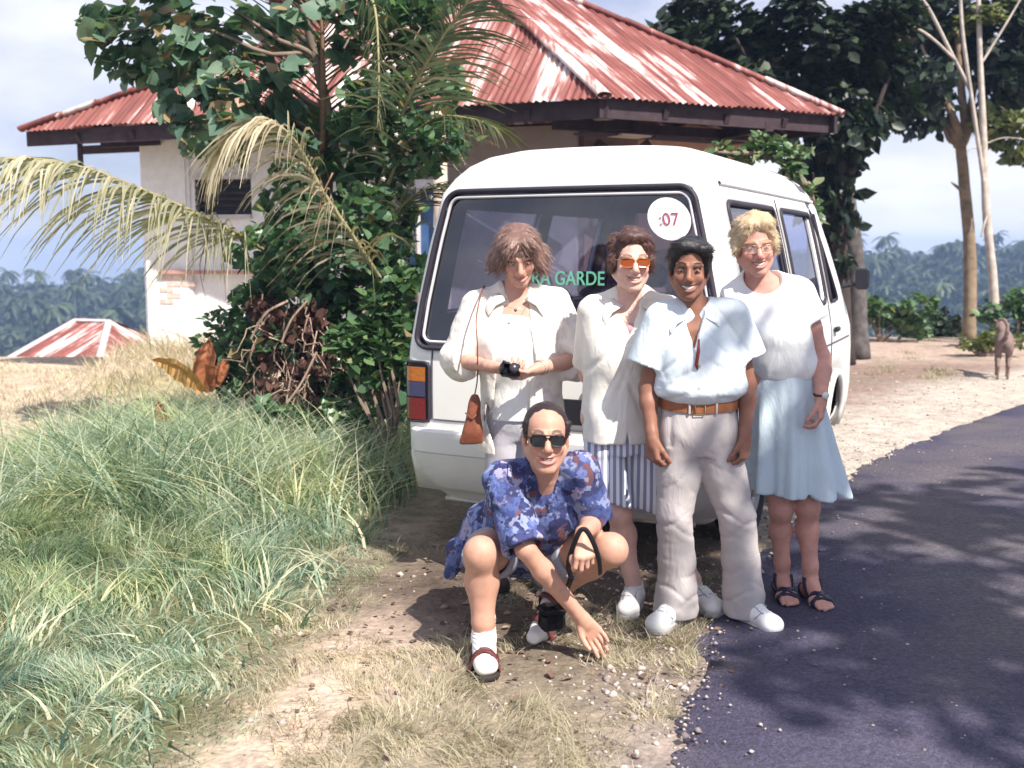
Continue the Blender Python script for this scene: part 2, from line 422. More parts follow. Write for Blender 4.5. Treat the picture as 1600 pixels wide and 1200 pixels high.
def build_haze():
    mb = MB(); mb.box((0, 370, 0), (1400, 1000, 1)); V = np.array(mb.V); bpy.context.view_layer.update(); zs = [(o.matrix_world @ Vector(c)).z for o in SC.objects if o.type == 'MESH' for c in o.bound_box]
    print('HEIGHTS', min(zs), max(zs)); V[:, 2] = np.where(V[:, 2] > 0, max(zs)+.5, min(zs)-1)
    V[:, 1] = np.where(V[:, 1] > 100, 860, -100); V[:, 0] = np.where(V[:, 0] > 0, 700, -700)
    m = bpy.data.materials.new('thin blue air'); m.use_nodes = True; nt = m.node_tree; nt.nodes.clear()
    out = nt.nodes.new('ShaderNodeOutputMaterial'); pv = nt.nodes.new('ShaderNodeVolumePrincipled')
    pv.inputs['Color'].default_value = (.42, .62, 1, 1); pv.inputs['Density'].default_value = HAZE; nt.links.new(pv.outputs[0], out.inputs['Volume'])
    tag(obj('haze', V, mb.F, m, origin=np.zeros(3)), 'pale blue air over the valley', kind='stuff')
HAZE = .0011
# ================================================================ THE HOUSE, the shed
M_RUST = None
def rust_mat():
    m, nt, b = new_mat('rusted corrugated iron'); oc = obj_coord(nt)
    at = nt.nodes.new('ShaderNodeAttribute'); at.attribute_name = 'slope'      # (along the eave, up the slope, sheet random)
    oi = nt.nodes.new('ShaderNodeObjectInfo')
    mp = nt.nodes.new('ShaderNodeMapping'); mp.inputs['Scale'].default_value = (1.7, .26, 1); nt.links.new(at.outputs['Vector'], mp.inputs['Vector'])
    n1 = noise_node(nt, 2.2, 6, mp.outputs[0], .6)
    mp2 = nt.nodes.new('ShaderNodeMapping'); mp2.inputs['Scale'].default_value = (9, .5, 1); nt.links.new(at.outputs['Vector'], mp2.inputs['Vector'])
    n2 = noise_node(nt, 1.6, 5, mp2.outputs[0], .65)
    s = nt.nodes.new('ShaderNodeMath'); s.operation = 'MULTIPLY_ADD'; s.inputs[1].default_value = .5; nt.links.new(n2.outputs[0], s.inputs[0])
    s2 = nt.nodes.new('ShaderNodeMath'); s2.operation = 'MULTIPLY'; s2.inputs[1].default_value = .5; nt.links.new(n1.outputs[0], s2.inputs[0]); nt.links.new(s2.outputs[0], s.inputs[2])
    s3 = nt.nodes.new('ShaderNodeMath'); s3.operation = 'MULTIPLY_ADD'; s3.inputs[1].default_value = .13; nt.links.new(oi.outputs['Random'], s3.inputs[0]); n3 = noise_node(nt, .75, 3, at.outputs['Vector']); s4 = nt.nodes.new('ShaderNodeMath'); s4.operation = 'MULTIPLY_ADD'; s4.inputs[1].default_value = .30; nt.links.new(n3.outputs[0], s4.inputs[0]); s5 = nt.nodes.new('ShaderNodeMath'); s5.operation = 'ADD'; s5.inputs[1].default_value = -.17; nt.links.new(s.outputs[0], s5.inputs[0]); nt.links.new(s5.outputs[0], s4.inputs[2]); nt.links.new(s4.outputs[0], s3.inputs[2])
    f = ramp(nt, s3.outputs[0], [(.40, (.12, .036, .033)), (.52, (.215, .068, .058)), (.565, (.28, .11, .095)), (.60, (.50, .38, .37)), (.68, (.66, .60, .61))])
    nt.links.new(f, b.inputs['Base Color']); b.inputs['Roughness'].default_value = .62; b.inputs['Specular IOR Level'].default_value = .35
    add_bump(nt, b, 40, .25, .004, 4, oc); return m

def slope_attr(o, A):
    a = o.data.attributes.new('slope', 'FLOAT_VECTOR', 'POINT'); a.data.foreach_set('vector', np.asarray(A, np.float32).ravel())

def roof_face(eave0, eave1, top0, top1, parent, m, width=.82, wave=.076, amp=.011, name='roof_sheet'):
    """corrugated sheets running from the eave line up to the ridge/hips"""
    e0, e1, t0, t1 = (np.array(v, float) for v in (eave0, eave1, top0, top1))
    L = np.linalg.norm(e1-e0); u = (e1-e0)/L; mid = (t0+t1)/2-(e0+e1)/2; v = mid-u*np.dot(mid, u); v /= np.linalg.norm(v); n = np.cross(u, v)
    if n[2] < 0: n = -n
    to2 = lambda p: np.array((np.dot(p-e0, u), np.dot(p-e0, v)))
    a, b = to2(t0), to2(t1); us = [0, a[0], b[0], L]; vs = [0, a[1], b[1], 0]
    if abs(us[1]-us[2]) < 1e-4: us = [0, a[0], L]; vs = [0, a[1], 0]
    nsh = max(1, round(L/width)); r = np.random.default_rng(int(L*1000))
    for s in range(nsh):
        u0, u1 = s*L/nsh, (s+1)*L/nsh+.04; k = int((u1-u0)/wave*6)+1; cs = np.linspace(u0, min(u1, L), k)
        top = np.maximum(np.interp(cs, us, vs), .02); dz = amp*np.sin(cs/wave*2*math.pi)+.004*(s % 2)+r.normal(0, .003)
        ov = r.uniform(-.02, .03); V = []; A = []
        for q in (0, .5, 1):
            vv = -ov+(top+ov)*q; V.append(e0+u*cs[:, None]+v*vv[:, None]+n*dz[:, None]); A.append(np.stack([cs, vv, np.full(k, s*.37)], 1))
        V = np.concatenate(V); idx = np.arange(k-1)
        Fc = np.concatenate([np.stack([q*k+idx, q*k+idx+1, (q+1)*k+idx+1, (q+1)*k+idx], 1) for q in (0, 1)])
        if np.dot(np.cross(V[1]-V[0], V[k]-V[0]), n) < 0: Fc = Fc[:, ::-1]
        o = obj(name, V, Fc, m, parent, smooth=True); slope_attr(o, np.concatenate(A))

def plaster_mat(name, col, dirt):
    m, nt, b = new_mat(name); oc = obj_coord(nt)
    n = noise_node(nt, 2.4, 7, oc, .65); n2 = noise_node(nt, 11, 5, oc)
    c = mix_col(nt, ramp(nt, n.outputs[0], [(.48, (0,)*3), (.75, (.75,)*3)]), col, dirt)
    c = mix_col(nt, .5, c, ramp(nt, n2.outputs[0], [(.3, (.8,)*3), (.7, (1.1,)*3)]), 'MULTIPLY')
    nt.links.new(c, b.inputs['Base Color']); b.inputs['Roughness'].default_value = .9; b.inputs['Specular IOR Level'].default_value = .15
    add_bump(nt, b, 30, .3, .004, 5, oc); return m

def build_house():
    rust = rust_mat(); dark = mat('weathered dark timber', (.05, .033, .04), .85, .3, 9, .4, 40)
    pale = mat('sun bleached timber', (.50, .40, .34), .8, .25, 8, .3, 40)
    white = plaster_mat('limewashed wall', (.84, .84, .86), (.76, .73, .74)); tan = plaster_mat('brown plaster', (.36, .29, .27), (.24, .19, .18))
    brickm = mat('bare red brick', (.72, .54, .48), .9, .25, 14, .5, 60); frame_m = mat('grey painted frame', (.55, .53, .56), .6, .15)
    blue = mat('blue window shutter', (.06, .13, .30), .5, .25, 5); redw = mat('red ochre rail', (.52, .29, .24), .8, .2)
    A = P(32, 203, 13.4); B = P(945, 150, 10.5); C = P(1318, 180, 11.9); A[2] = B[2] = C[2] = 3.0
    P1 = np.array((-.87, 14.0, 5.3)); nrm = np.cross(B-A, P1-A); cam0 = np.array((0, 0, CAMH)); rd = P(390, 84, 15.6)-cam0; P2 = cam0+rd*(np.dot(A-cam0, nrm)/np.dot(rd, nrm))    # on the plane of the long slope
    D = C+(A-B)*.55+np.array((1.6, 3.4, 0)); E = A+np.array((2.2, 6.0, 0)); D[2] = E[2] = 3.0
    root = empty('house', ((A[0]+C[0])/2, 14, .0), 0, 'low white plastered house under a rusty red corrugated hip roof', 'house')
    for q in ((A, B, P2, P1), (B, C, P1, P1), (C, D, P1, P1), (D, E, P1, P2), (E, A, P2, P2)):
        roof_face(q[0], q[1], q[2], q[3], root, rust)
    # hip and ridge capping, in overlapping lengths
    for a, b, cnt in ((B, P1, 5), (C, P1, 6), (A, P2, 6), (P2, P1, 4)):
        for k in range(cnt):
            p = a+(b-a)*(k/cnt); q = a+(b-a)*((k+1.04)/cnt)
            V, Fc = tube([p+(0, 0, .012), q+(0, 0, .026)], .085, 8, False, .45); o = obj('ridge_cap', V, Fc, rust, root, smooth=True)
            d = b-a; slope_attr(o, np.stack([np.array(V)[:, 0]*.5, np.array(V) @ (d/np.linalg.norm(d)), np.zeros(len(V))], 1))
    down = np.array((0, 0, -1.))
    for a, b in ((A, B), (B, C), (C, D)):
        d = (b-a)/np.linalg.norm(b-a); inn = np.array((-d[1], d[0], 0)); inn = inn if np.dot(inn, np.array((-.5, 14, 3))-a) > 0 else -inn
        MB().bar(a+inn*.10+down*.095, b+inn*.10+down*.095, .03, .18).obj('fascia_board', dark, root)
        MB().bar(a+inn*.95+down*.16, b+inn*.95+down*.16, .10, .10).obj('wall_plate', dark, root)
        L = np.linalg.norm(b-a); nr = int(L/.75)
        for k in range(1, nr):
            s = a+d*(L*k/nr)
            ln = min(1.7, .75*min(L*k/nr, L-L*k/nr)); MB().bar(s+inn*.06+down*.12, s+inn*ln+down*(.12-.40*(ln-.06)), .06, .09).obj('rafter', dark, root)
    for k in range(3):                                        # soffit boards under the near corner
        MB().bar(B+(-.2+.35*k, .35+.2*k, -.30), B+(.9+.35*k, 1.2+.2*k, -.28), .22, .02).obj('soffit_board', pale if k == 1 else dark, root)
    MB().bar(B+(-.35, .9, -1.0), B+(.55, 1.0, -.33), .07, .09).obj('brace', dark, root)
    MB().bar(B+(.0, 1.0, -.33), B+(.95, 1.3, -1.0), .07, .09).obj('brace', dark, root)
    # pale arched gable inside the right-hand porch
    g0 = P(985, 226, 12.2); g1 = P(1165, 205, 12.8); gt = P(1075, 195, 12.4)
    mb = MB(); prof = [g0+(0, 0, -1.2), g0, (g0*.55+gt*.45)+(0, 0, .05), gt, g1, g1+(0, 0, -1.2)]; back = np.array((.05, .12, 0))
    mb.add([p for p in prof]+[p+back for p in prof], [(0, 1, 2, 3, 4, 5), (11, 10, 9, 8, 7, 6)]+[(i, i+6, (i+1) % 6+6, (i+1) % 6) for i in range(6)])
    mb.obj('porch_gable', mat('orange porch plaster', (.55, .30, .21), .85), root)
    # walls: long front from the left corner to the porch, then the porch back wall
    dl = (B-A)/np.linalg.norm(B-A); inn = np.array((-dl[1], dl[0], 0)); inn = inn if inn[1] > 0 else -inn
    W0 = P(226, 215, 13.60); W0[2] = 0.2; Wm = P(292, 215, 13.46); Wm[2] = .2; dw = (Wm-W0)/np.linalg.norm(Wm-W0); nw = np.array((-dw[1], dw[0], 0))
    def wall(name, a, b, z0, z1, m, th=.16):
        a = np.array((a[0], a[1], (z0+z1)/2)); b = np.array((b[0], b[1], (z0+z1)/2))
        return MB().bar(a, b, th, z1-z0).obj(name, m, root)
    
    wall('wall', W0, Wm, .1, 2.92, white); W0b = np.array(W0)+inn*.3
    # second bay with a louvred window opening
    s0 = Wm+nw*.05; s1 = Wm+dw*.10+nw*.05; s2 = Wm+dw*.85+nw*.05; s3 = Wm+dw*2.3+nw*.05
    wall('wall', s0, s3, .1, 1.95, white); wall('wall', s0, s3, 2.45, 2.92, white); wall('wall', s0, s1, 1.95, 2.45, white); wall('wall', s2, s3, 1.95, 2.45, white)
    wall('end_wall', W0, W0+np.array((1.0, 3.6, 0)), .1, 2.92, white)
    w = MB().bar(np.array((*s1[:2], 2.2))+nw*.03, np.array((*s2[:2], 2.2))+nw*.03, .02, .46).obj('window', mat('dark window opening', (.03, .03, .04), .4), root)
    for z in (1.965, 2.435): MB().bar(np.array((*s1[:2], z))-nw*.09, np.array((*s2[:2], z))-nw*.09, .06, .05).obj('window_frame', frame_m, w)
    for k in range(6): MB().bar(np.array((*s1[:2], 2.02+.075*k))-nw*.06, np.array((*s2[:2], 2.02+.075*k))-nw*.06, .05, .016).obj('slat', dark, w)
    MB().bar(np.array((*Wm[:2], .2))-nw*.03, np.array((*Wm[:2], 2.9))-nw*.03, .07, .07, up=(1, 0, 0)).obj('corner_post', white, root)
    # red rail and the patch of bare brick under it
    ra = np.array((*W0[:2], 1.30))-nw*.11; rb = ra+dw*1.7
    MB().bar(ra+dw*.2, rb, .05, .045).obj('rail', redw, root)
    for row in range(5):
        for kx in range((2, 2, 1, 1, 1)[row]):
            c = np.array((*W0[:2], 1.225-row*.072))-nw*.082+dw*(.27+.2*kx+.1*(row % 2))
            MB().bar(c-dw*.09, c+dw*.09, .014, .06).obj('brick', brickm, root)
    # brown wall behind the vine and the van
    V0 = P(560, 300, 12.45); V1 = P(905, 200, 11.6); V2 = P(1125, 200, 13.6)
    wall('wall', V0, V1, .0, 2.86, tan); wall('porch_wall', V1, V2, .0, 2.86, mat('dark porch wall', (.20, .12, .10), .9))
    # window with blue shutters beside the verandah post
    d2 = (V1-V0); d2[2] = 0; d2 /= np.linalg.norm(d2); o2 = np.array((d2[1], -d2[0], 0)); a0 = P(628, 345, 11.9); a1 = P(684, 345, 11.75)
    zc = P(650, 350, 11.8)[2]
    win = MB().bar(np.array((*a0[:2], zc-.06)), np.array((*a1[:2], zc-.06)), .03, .84).obj('window', blue, root)
    for p in (a0, (a0+a1)/2, a1): MB().bar(np.array((*p[:2], zc-.52))+o2*.04, np.array((*p[:2], zc+.40))+o2*.04, .05, .05, up=(1, 0, 0)).obj('frame', frame_m, win)
    for z in (zc+.42, zc-.54): MB().bar(np.array((*a0[:2], z))+o2*.05-d2*.06, np.array((*a1[:2], z))+o2*.05+d2*.06, .09, .09).obj('lintel' if z > zc else 'sill', frame_m, win)
    pb = P(690, 300, 11.25)
    V, Fc = tube([(pb[0]+.04, pb[1], 0), (pb[0]+.01, pb[1], 1.4), (pb[0]-.03, pb[1], 2.95)], [.085, .08, .075], 10); obj('verandah_post', V, Fc, pale, root, smooth=True)
    for px, py in ((125, 232),):                               # brackets at the left overhang
        q = P(px, py, 13.35); MB().bar((q[0], q[1], 2.55), (q[0], q[1], 2.85), .05, .05, up=(1, 0, 0)).obj('bracket', dark, root)
    q0 = P(158, 226, 13.3); q1 = P(250, 222, 13.4); MB().bar(q0, q1, .08, .07).obj('bracket', dark, root)
    MB().box(((A[0]+B[0])/2+.9, 14.3, .04), (6.0, 4.2, .22), np.array(((dl[0], inn[0], 0), (dl[1], inn[1], 0), (0, 0, 1)))).obj('plinth', tan, root)

def build_shed():
    rust = rust_mat(); pale = mat('faded sheet iron', (.62, .52, .54), .6, .15)
    d = 20.0; a = P(-12, 592, d); b = P(150, 592, d-.9); c = P(268, 588, d+1.2); t0 = P(118, 502, d+1.9); t1 = P(170, 506, d+1.6)
    z = -.62; a[2] = b[2] = c[2] = z; t0[2] = t1[2] = P(140, 503, d+1.7)[2]
    root = empty('shed', (b[0], b[1]+1.5, -1.9), 0, 'small shed with a faded red striped roof, down the slope behind the lawn', 'shed')
    e = a+np.array((1.2, 4, 0)); f = c+np.array((-.6, 3, 0))
    for q in ((a, b, t0, t1), (b, c, t1, t1), (c, f, t1, t1), (f, e, t1, t0), (e, a, t0, t0)): roof_face(q[0], q[1], q[2], q[3], root, rust, width=.42, wave=.1, amp=.012)
    for p, q in ((b, t1), (a, t0), (c, t1), (t0, t1)):
        V, Fc = tube([p+(0, 0, .02), q+(0, 0, .02)], .075, 6, False, .5); obj('ridge_cap', V, Fc, pale, root, smooth=True)
    wl = plaster_mat('shed wall', (.5, .45, .42), (.3, .25, .23))
    for p, q in ((a, b), (b, c)):
        MB().bar(np.array((*p[:2], -1.3))+(0.1, .5, 0), np.array((*q[:2], -1.3))+(-.1, .5, 0), .1, 1.3).obj('wall', wl, root)
build_house(); build_shed()
# ================================================================ THE MINIBUS
def build_van():
    white, nt_, b_ = new_mat('white van paint'); oc_ = obj_coord(nt_); sx_ = nt_.nodes.new('ShaderNodeSeparateXYZ'); nt_.links.new(oc_, sx_.inputs[0])
    dn = noise_node(nt_, 3.2, 6, oc_, .65); rs = noise_node(nt_, 1.6, 3, oc_); low = nt_.nodes.new('ShaderNodeMapRange'); low.inputs[1].default_value = .9; low.inputs[2].default_value = .25; nt_.links.new(sx_.outputs[2], low.inputs[0])
    pr = nt_.nodes.new('ShaderNodeMath'); pr.operation = 'MULTIPLY'; nt_.links.new(low.outputs[0], pr.inputs[0]); nt_.links.new(dn.outputs[0], pr.inputs[1])
    col_ = mix_col(nt_, ramp(nt_, rs.outputs[0], [(.56, (0,)*3), (.75, (.5,)*3)]), (.80, .80, .80), (.80, .77, .66)); col_ = mix_col(nt_, pr.outputs[0], col_, (.52, .47, .42)); nt_.links.new(col_, b_.inputs['Base Color'])
    nt_.links.new(ramp(nt_, dn.outputs[0], [(.3, (.25,)*3), (.7, (.5,)*3)]), b_.inputs['Roughness']); b_.inputs['Coat Weight'].default_value = .25; b_.inputs['Coat Roughness'].default_value = .15; add_bump(nt_, b_, 6, .06, .01, 2, oc_)
    liner = mat('grey van lining', (.10, .095, .125), .8, .1); rubber = mat('black rubber', (.035, .03, .045), .55, .1)
    chrome = mat('pale window trim', (.62, .60, .64), .3, .05, spec=.6); blackp = mat('black plastic', (.02, .02, .028), .45, .1)
    seatm = mat('mauve seat cloth', (.27, .24, .36), .85, .15, 30); tyre_m = mat('tyre rubber', (.022, .022, .026), .8, .2, 20, .3, 40)
    rim_m = mat('steel wheel', (.45, .45, .47), .4, .1, metal=.6)
    def lens(n, c, tr):
        m, nt, b = new_mat(n); b.inputs['Base Color'].default_value = (*c, 1); b.inputs['Roughness'].default_value = .18
        b.inputs['Specular IOR Level'].default_value = .6; b.inputs['Coat Weight'].default_value = .5
        add_bump(nt, b, 60, .4, .004, 1); return m
    gm = bpy.data.materials.new('tinted glass'); gm.use_nodes = True; nt = gm.node_tree; nt.nodes.clear()
    o_ = nt.nodes.new('ShaderNodeOutputMaterial'); mx = nt.nodes.new('ShaderNodeMixShader'); tr = nt.nodes.new('ShaderNodeBsdfTransparent'); gl = nt.nodes.new('ShaderNodeBsdfGlossy')
    tr.inputs[0].default_value = (.58, .62, .80, 1); gl.inputs['Roughness'].default_value = .03; gl.inputs[0].default_value = (.95, .95, 1, 1)
    fr = nt.nodes.new('ShaderNodeFresnel'); fr.inputs[0].default_value = 1.9; nt.links.new(fr.outputs[0], mx.inputs[0]); nt.links.new(tr.outputs[0], mx.inputs[1]); nt.links.new(gl.outputs[0], mx.inputs[2]); nt.links.new(mx.outputs[0], o_.inputs[0])

    A = rad(25.5); root = empty('minibus', (.24, 5.475, 0), -A, 'white tourist minibus parked with its rear window and numbered round sticker behind the group', 'minibus')
    zz = [.28, .45, .62, .85, 1.0, 1.05, 1.3, 1.6, 1.865, 1.945, 2.01, 2.06, 2.095, 2.12]
    hwv = [.87, .900, .905, .907, .905, .90, .857, .790, .722, .692, .65, .585, .49, .32]
    ryv = [.01, .0, .0, .0, .0, .0, .015, .035, .06, .085, .125, .19, .30, .56]
    fyv = [3.60, 3.63, 3.65, 3.63, 3.58, 3.54, 3.36, 3.16, 2.98, 2.92, 2.86, 2.77, 2.62, 2.35]
    C = .06
    hw = lambda z: np.interp(z, zz, hwv); ry = lambda z: np.interp(z, zz, ryv); fy = lambda z: np.interp(z, zz, fyv)
    cr = lambda z: np.interp(z, [1.865, 2.12], [C, .30])
    def S(p, z, off=0.):
        """body surface: |p|<1 rear face, 1..2 the rounded corner, beyond that metres along the side"""
        def pt(p, z):
            s = 1 if p >= 0 else -1; q = abs(p); h, r, f, c = hw(z), ry(z), fy(z), cr(z); L = f-r-2*c
            if q <= 1: return np.array((s*q*(h-c), r-.03*(1-q*q), z))
            if q <= 2: a = (q-1)*math.pi/2; return np.array((s*(h-c+c*math.sin(a)), r+c-c*math.cos(a), z))
            y = r+c+(q-2)
            if y <= f-c: return np.array((s*(h+.012*math.sin(math.pi*min(1, (y-r)/(f-r)))), y, z))
            k = min(1, (y-f+c)/.12); a = k*math.pi/2
            if k < 1: return np.array((s*(h-c+c*math.cos(a)), f-c+c*math.sin(a), z))
            return np.array((s*max(0, (h-c)-(y-f+c-.12)), f, z))
        b = pt(p, z)
        if off:
            d1 = pt(p+.004, z)-pt(p-.004, z); d2 = pt(p, z+.004)-pt(p, z-.004); n = np.cross(d1, d2); n /= np.linalg.norm(n)+1e-9
            if np.dot(n, b-np.array((0, 1.8, 1.1))) < 0: n = -n
            b = b+n*off
        return b
    ysd = lambda y, z: 2+(y-ry(z)-cr(z))                       # side parameter of a given y
    PILL = dict(w1=(.36, 1.40), w2=(1.58, 2.52))
    ARCH = ((.52, 1.16), (2.50, 3.14))
    cols = []                                                  # columns as functions of z
    for u in np.linspace(-.99, .99, 13): cols.append(lambda z, u=u: S(u, z))
    for q in (1.0, 1.2, 1.4, 1.6, 1.8): cols.append(lambda z, q=q: S(q, z))
    ys = [.2, .36, .52, .8, 1.16, 1.40, 1.58, 2.0, 2.5, 2.72, 3.14]
    def side(y, z, s): 
        lo, hi = ry(z)+cr(z), fy(z)-cr(z); return S(s*ysd(np.clip(y, lo, hi), z), z)
    for y in ys:
        if y < 2.6: cols.append(lambda z, y=y: side(y, z, 1))
    cols.append(lambda z: side(2.70, z, 1)); cols.append(lambda z: side(fy(z)-.42 if z > 1 else 3.14, z, 1)); cols.append(lambda z: side(fy(z)-.14, z, 1))
    for k in (.3, .65): cols.append(lambda z, k=k: (lambda h, f, c: np.array((h-c+c*math.cos(k*1.5708), f-c+c*math.sin(k*1.5708), z)))(hw(z), fy(z), cr(z)))
    for u in np.linspace(1, -1, 9): cols.append(lambda z, u=u: np.array((u*(hw(z)-cr(z)), fy(z)+.05*(1-u*u), z)))
    for k in (.65, .3): cols.append(lambda z, k=k: (lambda h, f, c: np.array((-(h-c+c*math.cos(k*1.5708)), f-c+c*math.sin(k*1.5708), z)))(hw(z), fy(z), cr(z)))
    cols.append(lambda z: side(fy(z)-.14, z, -1)); cols.append(lambda z: side(fy(z)-.42 if z > 1 else 3.14, z, -1)); cols.append(lambda z: side(2.70, z, -1))
    for y in ys[::-1]:
        if y < 2.6: cols.append(lambda z, y=y: side(y, z, -1))
    for q in (1.8, 1.6, 1.4, 1.2, 1.0): cols.append(lambda z, q=q: S(-q, z))
    lev = [.28, .45, .62, .70, .85, 1.0, 1.055, 1.12, 1.22, 1.4, 1.6, 1.80, 1.865, 1.90, 1.945, 1.98, 2.01, 2.04, 2.06, 2.08, 2.095, 2.108, 2.12]
    nC = len(cols); V = [c(z) for z in lev for c in cols]
    ns = 13+5; sR = {y: 18+i for i, y in enumerate([y for y in ys if y < 2.6])}; nR = len(sR); iF = 18+nR
    tot = nC
    def mirror_side(i): return i
    drop = set()
    def cut(c0, c1, z0, z1):
        for li in range(len(lev)-1):
            if lev[li] >= z0-1e-6 and lev[li+1] <= z1+1e-6:
                for c in range(c0, c1): drop.add((li, c % nC))
    cut(0, 12, 1.055, 1.865)                                    # rear window
    nfront = iF+3+2                                            # index of first front column
    cut(nfront, nfront+8, 1.12, 1.865)                          # windscreen
    L0 = nfront+9+2                                            # left side, front column first
    left_of = {y: L0+3+k for k, y in enumerate([y for y in ys[::-1] if y < 2.6])}
    for a, b in (PILL['w1'], PILL['w2']):
        a_ = min(sR, key=lambda q: abs(q-a)); b_ = min(sR, key=lambda q: abs(q-b)); cut(sR[a_], sR[b_], 1.22, 1.80); cut(left_of[b_], left_of[a_], 1.22, 1.80)
    cut(iF, iF+1, 1.22, 1.80); cut(L0+1, L0+2, 1.22, 1.80)
    for a, b in ARCH:
        a_ = min(ys, key=lambda q: abs(q-a)); b_ = min(ys, key=lambda q: abs(q-b))
        ca = sR.get(a_); cb = sR.get(b_, iF+1); cut(ca, cb, .28, .70)
        la = left_of[a_]; lb = left_of.get(b_, L0+1); cut(lb, la, .28, .70)
    Fc = [(l*nC+c, l*nC+(c+1) % nC, (l+1)*nC+(c+1) % nC, (l+1)*nC+c) for l in range(len(lev)-1) for c in range(nC) if (l, c) not in drop]
    Fc.append(tuple((len(lev)-1)*nC+c for c in range(nC)))
    body = obj('body', V, Fc, white, root, smooth=True, local=True); body.data.materials.append(liner)
    body.data.set_sharp_from_angle(angle=rad(38))
    sm = body.modifiers.new('panel', 'SOLIDIFY'); sm.thickness = .03; sm.offset = -1; sm.material_offset = 1

    def rr_path(p0, p1, z0, z1, rz, n=7, sx=None):
        """rounded rectangle in (p, z)"""
        out = []; rp = rz*(sx if sx else 1)
        for (cp, cz, a0) in ((p1-rp, z1-rz, 0), (p0+rp, z1-rz, 90), (p0+rp, z0+rz, 180), (p1-rp, z0+rz, 270)):
            for k in range(n): a = rad(a0+90*k/(n-1)); out.append((cp+rp*math.cos(a), cz+rz*math.sin(a)))
        return out
    def band(path, f, r, name, m, parent, off=.004, flat=.7):
        pts = []
        path = path+[path[0]]
        for (a, b), (c, d) in zip(path[:-1], path[1:]):
            k = max(1, int(math.hypot((c-a)*.7, d-b)/.08)); pts += [f(a+(c-a)*i/k, b+(d-b)*i/k, off) for i in range(k)]
        pts.append(pts[0]); V, Fq = tube(pts, r, 8, False, flat); return obj(name, V, Fq, m, parent, True, local=True)
    def patch(f, p0, p1, z0, z1, off, name, m, parent, n=10, k=6, path=None):
        V = [f(p, z, off) for z in np.linspace(z0, z1, k) for p in np.linspace(p0, p1, n)]
        return obj(name, V, [(j*n+i, j*n+i+1, (j+1)*n+i+1, (j+1)*n+i) for j in range(k-1) for i in range(n-1)], m, parent, True, local=True)
    rear = patch(S, -.99, .99, 1.05, 1.87, -.012, 'rear_window', gm, root, 20, 10)
    band(rr_path(-1.0, 1.0, 1.05, 1.87, .07, sx=1.35), S, .019, 'rubber_seal', rubber, rear, .006)
    band(rr_path(-.955, .955, 1.083, 1.84, .05, sx=1.35), S, .011, 'window_trim', chrome, rear, .002)
    # round sticker and green lettering on the rear glass
    def disc(p, z, r, off):
        c = S(p, z, off); ex = S(p+.01, z, off)-c; ex /= np.linalg.norm(ex); ez = S(p, z+.01, off)-c; ez /= np.linalg.norm(ez); return c, ex, ez
    paper = mat('white paper sticker', (.82, .80, .82), .6, .03); redink = mat('dark red print', (.42, .05, .10), .6, .05); green = mat('green lettering', (.13, .40, .27), .6, .1)
    c, ex, ez = disc(.79, 1.715, .1, .006); n = np.cross(ex, ez); n = n if n[1] < 0 else -n
    k = 28; V = [c+ex*.105*math.cos(a)+ez*.105*math.sin(a)+n*o for o in (0, .003) for a in np.linspace(0, 2*math.pi, k, False)]
    st = obj('round_sticker', V, [tuple(range(k-1, -1, -1)), tuple(range(k, 2*k))]+[(i, (i+1) % k, (i+1) % k+k, i+k) for i in range(k)], paper, rear, local=True)
    def text(name, body_, c, ex, ez, n, size, m, parent, xs=1., bold=0.):
        cu = bpy.data.curves.new(name, 'FONT'); cu.body = body_; cu.size = size; cu.extrude = .001; cu.offset = bold; cu.align_x = 'CENTER'; cu.align_y = 'CENTER'; cu.resolution_u = 4
        t = bpy.data.objects.new(name, cu); COL.objects.link(t); bpy.context.view_layer.update()
        me = bpy.data.meshes.new_from_object(t.evaluated_get(bpy.context.evaluated_depsgraph_get())); bpy.data.objects.remove(t)
        v = np.empty(len(me.vertices)*3); me.vertices.foreach_get('co', v); v = v.reshape(-1, 3)
        w = c+v[:, :1]*xs*ex+v[:, 1:2]*ez+v[:, 2:3]*n; me.vertices.foreach_set('co', w.astype(np.float32).ravel()); me.materials.clear(); me.materials.append(m)
        o = bpy.data.objects.new(name, me); COL.objects.link(o); o.parent = parent; return o
    text('number', ':07', c+n*.0065-ez*.004, ex, ez, n, .088, redink, st, .95, -.0008)
    c2, ex2, ez2 = disc(.06, 1.425, .1, .004); n2 = np.cross(ex2, ez2); n2 = n2 if n2[1] < 0 else -n2
    text('lettering', 'RA GARDE', c2+n2*.002, ex2, ez2, n2, .098, green, rear, .84, .001)
    MB().box(S(.99, 1.10, .03), (.03, .035, .07), bev=.006).obj('window_catch', blackp, rear, local=True)
    wp = [S(.2, 1.03, .03), S(.0, 1.05, .035), S(-.45, 1.10, .03)]; V, Fq = tube(wp, .008, 6); obj('wiper', V, Fq, blackp, rear, True, local=True)
    # side glass
    for s in (1, -1):
        f = lambda y, z, off: S(s*ysd(y, z), z, off)
        for a, b in (PILL['w1'], PILL['w2']):
            w = patch(f, a-.005, b+.005, 1.21, 1.80, -.012, 'side_window', gm, root, 10, 6)
            band(rr_path(a, b, 1.215, 1.805, .05), f, .016, 'rubber_seal', rubber, w, .003)
        g = lambda q, z, off: S(s*ysd(2.70+(fy(z)-.42-2.70)*q, z), z, off)
        w = patch(g, -.01, 1.01, 1.21, 1.80, -.012, 'side_window', gm, root, 8, 6); band(rr_path(0, 1, 1.215, 1.805, .05, sx=1.8), g, .016, 'rubber_seal', rubber, w, .003)
        # door gaps, waist crease, gutter, handle, mirror, wheel-arch lips
        for y in (1.49, 2.61): 
            V, Fq = tube([f(y, z, .0) for z in np.linspace(.45, 1.86, 14)], .006, 6, False); obj('door_gap', V, Fq, blackp, root, True, local=True)
